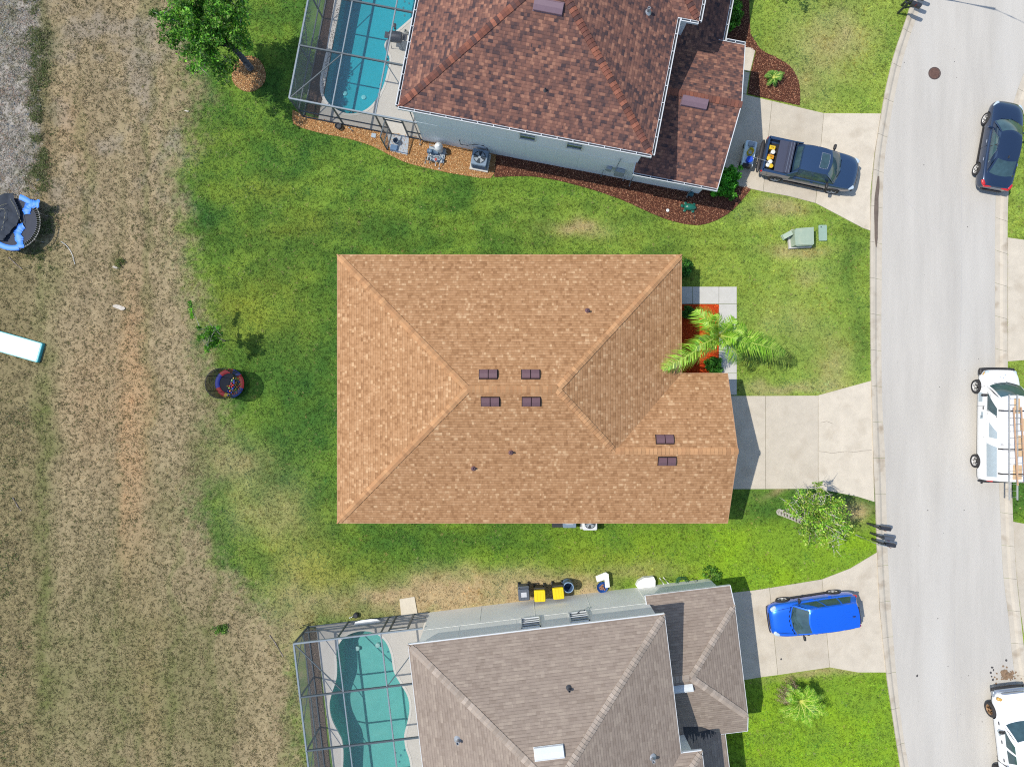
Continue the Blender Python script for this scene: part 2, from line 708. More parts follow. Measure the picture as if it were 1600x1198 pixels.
# ---------------------------------------------------------------- planting beds (plan outlines)
bed_brown_side = smooth_poly([(772, 277), (800, 276), (830, 276), (870, 282), (920, 295), (970, 312), (1010, 330), (1045, 344),
                              (1085, 352), (1115, 346), (1145, 328), (1172, 297)], False, 4) + \
    [(1172, 293), (1112, 281), (1000, 262), (900, 243), (775, 240)]
bed_brown_front = smooth_poly([(1172, 52), (1189, 78), (1212, 90), (1234, 104), (1246, 124), (1250, 146), (1249, 165)], False, 4) + \
    [(1206, 156), (1168, 147), (1173, 113), (1181, 80), (1160, 72), (1130, 66), (1120, 0), (1122, -60), (1178, -60), (1170, 0)]
bed_tan = smooth_poly([(458, 172), (457, 186), (464, 197), (500, 208), (540, 216), (580, 228), (610, 243), (640, 256), (690, 268),
                       (730, 275), (760, 279), (770, 275), (774, 262)], False, 4) + [(776, 240), (668, 216), (600, 206), (475, 181)]
bed_red = [(1030, 475.5), (1122.5, 475.5), (1122.5, 590), (1030, 590)]
bed_ring = [(389 + 26.5 * math.cos(a) * (1 + .04 * math.sin(3 * a)), 116 + 28 * math.sin(a)) for a in np.linspace(0, 2 * math.pi, 28)[:-1]]
BEDS = {"side": bed_brown_side, "front": bed_brown_front, "tan": bed_tan, "red": bed_red, "ring": bed_ring}
for q in BEDS.values():
    EXCL.append(W(q))


# ---------------------------------------------------------------- ground colours
def bell(px, py, cx, cy, rx, ry):
    return np.exp(-(((px - cx) / rx) ** 2 + ((py - cy) / ry) ** 2))


def sst(a, b, x):
    t = np.clip((x - a) / (b - a), 0, 1)
    return t * t * (3 - 2 * t)


GK = 1.25


def C3(r, g, b, k=GK):
    return np.array(S(r, g, b, k)[:3])


def ground_fields(px, py):
    """returns dryness 0..1 and colour (n,3) of the soil and turf"""
    wx = px + 46 * (fbm(px / 70, py / 70, 3) - .5) + 18 * (fbm(px / 17, py / 17, 5) - .5)
    wy = py + 46 * (fbm(px / 70, py / 70, 9) - .5)
    bx = np.interp(py, [-600, 0, 130, 230, 330, 420, 480, 560, 640, 720, 800, 880, 930, 980, 1060, 1198, 1800],
                   [292, 292, 296, 288, 278, 286, 310, 306, 326, 316, 300, 330, 372, 420, 450, 470, 470])
    dry = 1 - sst(-34, 52, wx - bx + 60 * (fbm(px / 5, py / 5, 61, 3) - .5) + 30 * (fbm(px / 22, py / 22, 62) - .5))
    n1 = fbm(px / 60, py / 60, 21)
    n2 = fbm(px / 25, py / 25, 22)
    n3 = fbm(px / 9, py / 9, 23, 3)
    n4 = fbm(px / 4, py / 4, 24, 2)
    z = lambda *a: bell(wx, wy, *a)
    band = (sst(882, 930, wy) * sst(560, 660, wx) * (1 - sst(905, 1010, wx)))
    patch = np.clip(band * (0.35 + 1.1 * n1) + .9 * z(905, 356, 42, 13) + .5 * z(740, 895, 110, 18) + .8 * z(600, 935, 90, 26)
                    + .55 * z(1292, 575, 30, 36) + .6 * z(1215, 602, 70, 9) + .7 * z(1215, 322, 35, 14) + .35 * z(1265, 425, 30, 20)
                    + .6 * z(1245, 385, 40, 10) + .25 * z(1235, 500, 50, 35) + .8 * z(1330, 800, 30, 12) + .6 * z(1225, 768, 26, 6)
                    + .7 * z(1270, 1053, 70, 7) + .55 * z(1300, 60, 60, 50) + .4 * z(470, 930, 60, 60) + .5 * z(420, 800, 60, 50)
                    + .35 * z(1000, 890, 70, 12) + .5 * z(360, 720, 55, 40) + .35 * z(1250, 130, 40, 40) + .5 * z(1585, 1020, 30, 30)
                    + .4 * z(430, 1000, 60, 60) + .55 * z(860, 940, 60, 10), 0, 1)
    patch = np.clip(patch * (0.45 + 1.1 * n2), 0, 1)
    # --- turf
    dark = C3(84, 124, 50)
    mid = C3(124, 156, 60)
    yel = C3(162, 184, 80)
    viv = C3(148, 184, 46)
    f = np.ones(px.shape + (1,))
    base = dark * f
    wy2 = sst(.38, .68, n1 * .6 + n2 * .4)[..., None]
    base = base * (1 - wy2) + mid * wy2
    fr = (sst(1040, 1100, wx) * (1 - sst(640, 700, wy)))[..., None] * .85          # front lawns: paler
    fr = np.maximum(fr, (sst(690, 900, wx) * sst(280, 340, wy) * (1 - sst(380, 420, wy)))[..., None] * .5)
    base = base * (1 - fr) + (yel * (.55 + .5 * wy2) + mid * (.45 - .5 * wy2)) * fr
    vv = (sst(790, 840, wy) * sst(430, 1000, wx))[..., None] * (.55 + .45 * sst(1040, 1120, wx))[..., None]
    base = base * (1 - vv) + (viv * (.5 + .5 * wy2) + mid * (.5 - .5 * wy2)) * vv
    yl = np.clip(.8 * z(470, 880, 70, 55) + .5 * z(360, 480, 45, 60) + .5 * z(430, 480, 60, 70) + .45 * z(470, 360, 120, 25)
                 + .8 * z(1110, 430, 60, 60) * .4 + .5 * z(540, 890, 70, 25) + .5 * z(940, 880, 120, 26) + .35 * z(330, 230, 40, 50)
                 + .5 * z(410, 300, 70, 20), 0, 1)[..., None] * (.4 + .8 * n2)[..., None]
    base = base * (1 - yl) + C3(160, 166, 64) * yl
    dg = np.clip(.9 * z(330, 330, 30, 20) + .6 * z(450, 700, 60, 80) + .6 * z(455, 880, 30, 30) * 0 + .5 * z(480, 560, 40, 90)
                 + .55 * z(1325, 410, 18, 60) + .5 * z(1340, 530, 14, 50) + .4 * z(620, 370, 90, 18) + .5 * z(700, 840, 200, 12), 0, 1)[..., None]
    base = base * (1 - dg) + C3(64, 108, 48) * dg
    stripe = (sst(230, 270, wy) * (1 - sst(395, 410, wy)) * sst(330, 420, wx))[..., None] * .09
    base = base * (1 + stripe * np.sin(wy / 4.6 + 2.5 * np.sin(wx / 160))[..., None])
    straw = C3(200, 176, 132)
    pt = patch[..., None]
    turf = base * (1 - pt) + (straw * (.75 + .4 * n3[..., None])) * pt
    # --- rough field
    tan = C3(172, 154, 120)
    grey = C3(164, 152, 134)
    org = C3(200, 164, 122)
    fld = tan * (0.62 + 0.5 * n3[..., None] + .26 * n4[..., None])
    strip = vnoise(wx / 7, py / 520, 66) * .6 + vnoise(wx / 19, py / 800, 67) * .4
    fld = fld * (.80 + .42 * strip[..., None])
    sg_ = (sst(.55, .8, vnoise(wx / 13, py / 300, 68)) * .55)[..., None]
    fld = fld * (1 - sg_) + C3(140, 138, 92) * (.7 + .5 * n3[..., None]) * sg_
    g = (sst(.45, .7, fbm(px / 45, py / 45, 31)) * (1 - sst(280, 420, wy)))[..., None] * .7
    fld = fld * (1 - g) + grey * (.8 + .4 * n4[..., None]) * g
    o = np.clip(.75 * z(212, 540, 20, 110) + .8 * z(200, 760, 14, 160) + .7 * z(225, 720, 16, 140) + .5 * z(235, 1080, 20, 120)
                + .35 * z(110, 200, 30, 60) + .4 * z(150, 620, 60, 100), 0, 1)[..., None] * (.35 + .9 * n2)[..., None]
    fld = fld * (1 - o) + org * o
    gr = np.clip(.75 * z(72, 640, 20, 120) + .5 * z(75, 180, 14, 120) + .5 * z(80, 420, 24, 60) + .7 * z(60, 880, 22, 300)
                 + .55 * z(262, 790, 18, 60) + .6 * z(150, 1040, 110, 200) + .6 * z(320, 985, 16, 10) + .4 * z(190, 420, 10, 30)
                 + .5 * z(310, 700, 25, 60) + .4 * z(40, 1100, 60, 100) + .6 * z(300, 1080, 90, 130), 0, 1)[..., None] * (.35 + .9 * n2)[..., None]
    fld = fld * (1 - gr) + C3(116, 122, 70) * gr
    # left verge: bare grey earth and debris at the top, weedy below
    lv = (1 - sst(38, 70, wx))[..., None]
    up = (1 - sst(280, 330, wy))[..., None]
    earth = C3(176, 168, 156) * (.30 + 1.1 * n3[..., None] + .2 * n2[..., None])
    weed = C3(150, 137, 100) * (.6 + .8 * n3[..., None])
    wv = (sst(.5, .68, n1 * .5 + n2 * .5))[..., None] * .6
    earth = earth * (1 - wv) + C3(110, 112, 78) * (.6 + .8 * n3[..., None]) * wv
    lvc = earth * up + weed * (1 - up)
    fld = fld * (1 - lv) + lvc * lv
    dk = (bell(wx, wy * 0, 62, 0, 13, 1e6) * (1 - sst(250, 320, wy)) * sst(.3, .65, n2))[..., None] * .6
    fld = fld * (1 - dk) + C3(96, 100, 70) * dk
    br = np.clip(.9 * bell(wx, wy, 70, 240, 12, 60) + .8 * bell(wx, wy, 40, 330, 60, 16), 0, 1)[..., None] * .6
    fld = fld * (1 - br) + C3(150, 118, 96) * br
    d = dry[..., None]
    col = turf * (1 - d) + fld * d
    return dry, patch, col


def axis(lo, hi, step, far):
    a = list(np.arange(lo, hi + 1e-6, step))
    s, x, left, right = step, lo, [], []
    while x > -far:
        s = min(s * 1.6, 60)
        x -= s
        left.append(x)
    s, x = step, hi
    while x < far:
        s = min(s * 1.6, 60)
        x += s
        right.append(x)
    return np.array(list(reversed(left)) + a + right)


gx, gy = axis(-30.5, 30.5, 0.14, 900), axis(-23.5, 23.5, 0.14, 900)
GX, GY = np.meshgrid(gx, gy)
GPX, GPY = GX * PPM + 800, 599 - GY * PPM
_, _, gcol = ground_fields(GPX, GPY)
gz = 0.012 * (fbm(GX * 2.2, GY * 2.2, 41) - .9)
nx, ny = len(gx), len(gy)
idx = np.arange(nx * ny).reshape(ny, nx)
quads = np.stack([idx[:-1, :-1], idx[:-1, 1:], idx[1:, 1:], idx[1:, :-1]], -1).reshape(-1, 4)
cxm = (GX[:-1, :-1] + GX[1:, 1:]).ravel() / 2
cym = (GY[:-1, :-1] + GY[1:, 1:]).ravel() / 2
keep = ~(inside(poolB_w, cxm, cym) | inside(poolC_w, cxm, cym))
for q in (poolB_w, poolC_w):            # the deck covers the rim of the cut
    for k in range(8):
        a = k * math.pi / 4
        keep &= ~inside(q, cxm + .25 * math.cos(a), cym + .25 * math.sin(a))
gv = np.stack([GX, GY, gz], -1).reshape(-1, 3)
gc = np.concatenate([gcol * 0.86, np.ones(gcol.shape[:2] + (1,))], -1).reshape(-1, 4)
M_ground = mat("soil_and_turf", None, 0.95, var=0.3, vscale=14.0, bump=0.5, bscale=30, attr=True, spec=0.1, vdetail=8)
struct(soup("ground", M_ground, gv, quads[keep], gc))


# ---------------------------------------------------------------- grass
def blades(px, py, n_per, hgt, lean, wid, colf, jit, seed, spread=0.05):
    r = np.random.default_rng(seed)
    n = len(px)
    X, Y = (px - 800) / PPM, (599 - py) / PPM
    base = np.repeat(np.c_[X, Y], n_per, 0) + r.normal(0, spread, (n * n_per, 2))
    h = np.repeat(hgt, n_per) * r.uniform(.55, 1.25, n * n_per)
    a = r.uniform(0, 2 * np.pi, n * n_per)
    ln = h * lean * r.uniform(.5, 1.4, n * n_per)
    w = np.repeat(wid, n_per) * r.uniform(.6, 1.2, n * n_per)
    ca, sa = np.cos(a), np.sin(a)
    V = np.zeros((n * n_per, 3, 3))
    V[:, 0, 0], V[:, 0, 1] = base[:, 0] - sa * w, base[:, 1] + ca * w
    V[:, 1, 0], V[:, 1, 1] = base[:, 0] + sa * w, base[:, 1] - ca * w
    V[:, 2, 0], V[:, 2, 1], V[:, 2, 2] = base[:, 0] + ca * ln, base[:, 1] + sa * ln, h
    V[:, :2, 2] = -0.005
    F = np.arange(n * n_per * 3).reshape(-1, 3)
    c = np.repeat(colf, n_per, 0) * np.exp(r.normal(0, jit, (n * n_per, 1)))
    c = np.concatenate([c, np.ones((len(c), 1))], 1)
    return V.reshape(-1, 3), F, np.repeat(c, 3, 0)


def free(px, py, house_rects):
    X, Y = (px - 800) / PPM, (599 - py) / PPM
    ok = np.ones(px.shape, bool)
    for q in EXCL + house_rects:
        ok &= ~inside(q, X, Y)
    return ok

# ================================================================ HOUSES
def ramp(*cs):
    n = len(cs)
    return [(0.12 + 0.76 * i / (n - 1), c) for i, c in enumerate(cs)]


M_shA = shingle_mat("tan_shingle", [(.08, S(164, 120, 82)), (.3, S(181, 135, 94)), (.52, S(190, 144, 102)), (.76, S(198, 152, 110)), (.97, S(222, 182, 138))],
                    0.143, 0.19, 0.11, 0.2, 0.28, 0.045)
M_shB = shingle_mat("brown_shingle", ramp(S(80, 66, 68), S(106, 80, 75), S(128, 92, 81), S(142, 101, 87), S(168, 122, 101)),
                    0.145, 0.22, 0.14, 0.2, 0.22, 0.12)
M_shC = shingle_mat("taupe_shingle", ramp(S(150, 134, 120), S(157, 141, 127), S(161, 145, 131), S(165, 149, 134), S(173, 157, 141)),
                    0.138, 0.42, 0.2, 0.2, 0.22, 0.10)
M_cap = mat("cap_shingle", None, 0.9, var=0.1, vscale=25, attr=True, spec=0.2)
M_fasA = mat("tan_fascia", S(196, 150, 110), 0.6, var=0.03)
M_white = mat("white_metal", S(232, 236, 236), 0.4, var=0.03)
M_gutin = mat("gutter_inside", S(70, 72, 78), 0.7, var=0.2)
M_stA = mat("beige_stucco", S(222, 205, 176), 0.9, var=0.04, bump=0.3, bscale=70)
M_stB = mat("pale_grey_stucco", S(236, 242, 242, 1.12), 0.9, var=0.05, vscale=0.7, bump=0.06, bscale=30)
M_stC = mat("cream_stucco", S(248, 246, 236, 1.1), 0.9, var=0.06, vscale=0.7, bump=0.06, bscale=30)
M_glass = mat("window_glass", S(58, 78, 88), 0.06, var=0.1, vscale=1.0, spec=0.8)
M_vent = mat("mauve_vent_metal", S(118, 88, 92), 0.45, var=0.06)
M_ventB = mat("plum_vent_metal", S(132, 108, 118), 0.4, var=0.06)
M_dark = mat("black_gap", S(24, 22, 24), 0.8)
M_pipe = mat("grey_pipe", S(176, 180, 184), 0.4, metal=0.3)
M_door = mat("garage_door_paint", S(236, 232, 222), 0.55, var=0.03)
M_reddoor = mat("front_door_paint", S(120, 70, 48), 0.5)


def slope_uv(pts):
    a, b, c = Vector(pts[0]), Vector(pts[1]), Vector(pts[2])
    n = (b - a).cross(c - a).normalized()
    if n.z < 0:
        n = -n
    e = Vector((0, 0, 1)).cross(n)
    if e.length < 1e-5:
        e = Vector((1, 0, 0))
    e.normalize()
    f = n.cross(e).normalized()
    if f.z < 0:
        f = -f
    return [(Vector(p).dot(e) + 50, Vector(p).dot(f) + 50) for p in pts]


def roof_mesh(slopes, m, fascia, parent, drop=0.17, name="roof"):
    """slopes: lists of 3-D points; a fascia board runs round every open edge and a soffit closes it below"""
    b = MB()
    edges = {}
    for s in slopes:
        s = [Vector(p) for p in s]
        nrm = (s[1] - s[0]).cross(s[2] - s[0])
        if nrm.z < 0:
            s = list(reversed(s))
        b.face(s, slope_uv(s))
        for i in range(len(s)):
            k = (tuple(round(v, 3) for v in s[i]), tuple(round(v, 3) for v in s[(i + 1) % len(s)]))
            edges[k] = edges.get(k, 0) + 1
    rf = b.build(name, m, parent)
    fb = MB()
    for (p, q) in edges:
        if (q, p) in edges:
            continue
        p, q = Vector(p), Vector(q)
        d = (q - p).normalized()
        out = Vector((d.y, -d.x, 0))
        if out.length > 0:
            out.normalize()
        o = out * 0.012
        dz = Vector((0, 0, drop))
        up = Vector((0, 0, 0.004))
        fb.face([p + o + up, p + o - dz, q + o - dz, q + o + up])
        fb.face([p - out * .03 + up, p + o + up, q + o + up, q - out * .03 + up])
    for s in slopes:
        s = [Vector(p) for p in s]
        if (s[1] - s[0]).cross(s[2] - s[0]).z > 0:
            s = list(reversed(s))
        fb.face([p - Vector((0, 0, drop)) for p in s])
    fb.build("fascia", fascia, rf)
    return rf


def caps(parent, p0, p1, cols, drop, m=M_cap, wid=0.16, step=0.2, seed=1):
    """overlapping ridge cap shingles from the low end to the high end"""
    p0, p1 = Vector(p0), Vector(p1)
    d = p1 - p0
    L = d.length
    d.normalize()
    s = Vector((-d.y, d.x, 0)).normalized()
    r = random.Random(seed)
    b = MB()
    n = int(L / step)
    up = Vector((0, 0, 1))
    for i in range(n):
        a, e = p0 + d * (i * step - .02), p0 + d * min((i + 1) * step + 0.05, L)
        ha, he = 0.055, 0.018
        b.col = r.choice(cols)
        k = r.uniform(.85, 1.12)
        b.col = tuple(min(1, c * k) for c in b.col[:3]) + (1,)
        w = wid * r.uniform(.95, 1.04)
        if p1.z > p0.z + .2:
            w = min(w, .03 + i * step * .62)
        A = [a + up * ha, a + s * w - up * (drop * w - ha), a - s * w - up * (drop * w - ha)]
        E = [e + up * he, e + s * w - up * (drop * w - he), e - s * w - up * (drop * w - he)]
        b.face([A[1], A[0], E[0], E[1]])
        b.face([A[0], A[2], E[2], E[0]])
        dn = up * (ha + .01)
        b.face([A[1] - dn, A[0] - dn, A[0], A[1]])
        b.face([A[0] - dn, A[2] - dn, A[2], A[0]])
        b.face([A[1], E[1], E[1] - up * (he + .01), A[1] - dn])
        b.face([A[2], A[2] - dn, E[2] - up * (he + .01), E[2]])
    return b.build("ridge_cap", m, parent)


def roof_vent(parent, c, n, along, w, d, m, double=False, hgt=0.16):
    """low box vent: c on the slope, n slope normal, along = direction of its long side"""
    n, along = Vector(n).normalized(), Vector(along).normalized()
    up = n.cross(along).normalized()
    M_ = Matrix((along, up, n)).transposed().to_4x4()
    M_.translation = Vector(c)
    b = MB()
    units = [(-w / 4 - .004, w / 2 - .03), (w / 4 + .004, w / 2 - .03)] if double else [(0, w)]
    b.m = 0
    for ox, ww in units:
        prof = [(-d / 2, 0), (-d / 2, hgt * .55), (-d / 2 + .03, hgt * .8), (0, hgt), (d / 2 - .03, hgt * .8), (d / 2, hgt * .55), (d / 2, 0)]
        vs = [M_ @ Vector((ox - ww / 2, y, z + .005)) for y, z in prof] + [M_ @ Vector((ox + ww / 2, y, z + .005)) for y, z in prof]
        k = len(prof)
        b.mesh(vs, [(i, i + k, i + k + 1, i + 1) for i in range(k - 1)] + [tuple(range(k)), tuple(reversed(range(k, 2 * k)))])
    b.m = 1
    b.box((0, 0, 0), (w + .05, d + .06, .03), mtx=M_ @ Matrix.Translation((0, 0, .016)))
    return b.build("roof_vent", [m, M_dark if double else m], parent, fixn=True)


def vent_pipe(parent, c, h=0.35, r=0.05, m=None):
    b = MB()
    c = Vector(c)
    b.lathe([(r * 2.6, -.04), (r * 1.5, .06), (r, .09), (r, h), (r * .7, h), (r * .7, h - .1)], c, 12, capt=True)
    return b.build("vent_pipe", m or M_pipe, parent, smooth=True)


def window(parent, c, w, h, nrm, mframe, slats=0, sill=False):
    """nrm horizontal outward direction"""
    nrm = Vector(nrm).normalized()
    al = Vector((0, 0, 1)).cross(nrm).normalized()
    M_ = Matrix((al, nrm, Vector((0, 0, 1)))).transposed().to_4x4()
    M_.translation = Vector(c)
    f = MB()
    t = .06
    for x, z, sx, sz in ((-w / 2, 0, t, h + t), (w / 2, 0, t, h + t), (0, h / 2, w + t, t), (0, -h / 2, w + t, t), (0, 0, w, .035)):
        f.box((0, 0, 0), (sx, .1, sz), mtx=M_ @ Matrix.Translation((x, .02, z)))
    for k in range(slats):
        f.box((0, 0, 0), (w, .07, .02), mtx=M_ @ Matrix.Translation((0, .015, -h / 2 + h * (k + 1) / (slats + 1))))
    if sill:
        f.box((0, 0, 0), (w + .25, .12, .06), mtx=M_ @ Matrix.Translation((0, .04, -h / 2 - .07)))
    fr = f.build("window", mframe, parent)
    p = MB()
    p.box((0, 0, 0), (w, .02, h), mtx=M_ @ Matrix.Translation((0, .005, 0)))
    p.build("pane", M_glass, fr)
    return fr


def garage_door(parent, c, w, h, nrm, m):
    nrm = Vector(nrm).normalized()
    al = Vector((0, 0, 1)).cross(nrm).normalized()
    M_ = Matrix((al, nrm, Vector((0, 0, 1)))).transposed().to_4x4()
    M_.translation = Vector(c)
    b = MB()
    for k in range(4):
        b.box((0, 0, 0), (w, .05, h / 4 - .015), mtx=M_ @ Matrix.Translation((0, .02, -h / 2 + h * (k + .5) / 4)))
        for q in range(6):
            b.box((0, 0, 0), (w / 6 - .18, .02, h / 4 - .2), mtx=M_ @ Matrix.Translation((-w / 2 + w * (q + .5) / 6, .05, -h / 2 + h * (k + .5) / 4)))
    return b.build("garage_door", m, parent)


def wall_box(b, a0, a1, b0, b1, z0, z1, sb=1):
    b.box(((a0 + a1) / 2, sb * (b0 + b1) / 2, (z0 + z1) / 2), (a1 - a0, b1 - b0, z1 - z0))


HOUSES = []
capsA = [S(198, 150, 106), S(205, 157, 112), S(191, 143, 101)]
capsB = [S(142, 92, 76), S(128, 84, 72), S(118, 80, 70), S(158, 102, 82), S(100, 74, 70)]
capsC = [S(178, 163, 148), S(172, 157, 142), S(185, 170, 155)]

# ---------------------------------------------------------------- tan-roofed single-storey house in the middle
E = 2.75                                   # eave height
PITCH = 0.417
hA = thing("bungalow", "single-storey house with tan shingled hip roof and front garage gable, in the middle", "house")
xw, xe = P(527, 0, E)[0], P(1065, 0, E)[0]
yn, ys = P(0, 398, E)[1], P(0, 817, E)[1]
xg, yg = P(1137, 0, E)[0], P(0, 583, E)[1]
half = (yn - ys) / 2
ym = (yn + ys) / 2
zr = E + half * PITCH
RL, RR = Vector((xw + half, ym, zr)), Vector((xe - half * .955, ym, zr))
hg = (yg - ys) / 2
yw_, zw = (yg + ys) / 2, E + hg * PITCH
tt = (zr - zw) / (zr - E)
SEc = Vector((xe, ys, E))
VT = RR + (SEc - RR) * tt
VT = Vector((VT.x, yw_, zw))
NW, SW, NE = Vector((xw, yn, E)), Vector((xw, ys, E)), Vector((xe, yn, E))
IN = Vector((xe, yg, E))
GN, GS, GP = Vector((xg, yg, E)), Vector((xg, ys, E)), Vector((xg, yw_, zw))
slA = [[NW, RL, SW], [NW, NE, RR, RL], [NE, IN, VT, RR], [IN, GN, GP, VT], [SW, RL, RR, VT, GP, GS]]
rA = roof_mesh(slA, M_shA, M_fasA, hA)
dh = PITCH * math.sin(R(45))
for i, (a, c, dr) in enumerate(((NW, RL, dh), (SW, RL, dh), (NE, RR, dh), (VT, RR, dh), (RL, RR, PITCH), (GP, VT, PITCH))):
    caps(rA, a, c, capsA, dr, seed=i)
nN, nS = Vector((0, PITCH, 1)), Vector((0, -PITCH, 1))


def zA(x, y, south):
    return E + ((y - ys) if south else (yn - y)) * PITCH


def onA(px, py, mode):
    z = E + 1.5
    for _ in range(8):
        x, y = P(px, py, z)
        z = {"S": E + (y - ys) * PITCH, "N": E + (yn - y) * PITCH, "GN": E + (yg - y) * PITCH}[mode]
    return Vector((x, y, z))


for px, py, md in ((763, 585, "N"), (829, 585, "N"), (766, 627, "S"), (830, 627, "S"), (1038.5, 686.5, "GN"), (1042, 720, "S")):
    roof_vent(rA, onA(px, py, md), nS if md == "S" else nN, (1, 0, 0), 0.86, 0.44, M_vent, True)
for px, py, md, hh in ((918, 486, "N", .28), (798.5, 706, "S", .28), (740, 731, "S", .22)):
    vent_pipe(rA, onA(px, py, md), hh, 0.06, M_vent)
wb = MB()
o_ = 0.42
wall_box(wb, xw + o_, xe - o_, ys + o_, yn - o_, 0, E - .12)
wall_box(wb, xe - o_ + .003, xg - .25, ys + o_ + .003, yg - o_, 0, E - .122)
wb.face([(xg - .25, ys + o_, E - .13), (xg - .25, yg - o_, E - .13), (xg - .25, yw_, zw - .3)])
wb.build("wall", M_stA, hA)
HOUSES += [[(xw + .3, ys + .3), (xe - .3, ys + .3), (xe - .3, yn - .3), (xw + .3, yn - .3)],
           [(xe - 1, ys + .3), (xg - .2, ys + .3), (xg - .2, yg - .3), (xe - 1, yg - .3)]]
garage_door(hA, (xg - .25, (ys + yg) / 2, 1.08), 4.9, 2.14, (1, 0, 0), M_door)
for y in (yn - 2.0, yn - 4.9):
    window(hA, (xe - o_, y, 1.5), 1.4, 1.3, (1, 0, 0), M_white, 1, True)
fd = MB()
fd.box((xe - o_ + .02, yn - 3.4 + 0.0, 1.05), (.06, .95, 2.1))
fdo = fd.build("front_door", M_reddoor, hA)
hb = MB()
hb.lathe([(.03, 0), (.03, .06)], mtx=Matrix.Translation((xe - o_ + .05, yn - 3.75, 1.0)) @ Matrix.Rotation(R(90), 4, 'Y'), seg=10)
hb.build("handle", M_pipe, fdo)
for x in (-6.5, -2.5, 2.0, 5.0):
    window(hA, (x, yn - o_, 1.6), 1.2, 1.2, (0, 1, 0), M_white, 1, True)
    window(hA, (x, ys + o_, 1.6), 1.2, 1.2, (0, -1, 0), M_white, 1, True)
for y in (ym - 4, ym + 3.5):
    window(hA, (xw + o_, y, 1.4), 1.6, 1.4, (-1, 0, 0), M_white, 1, True)


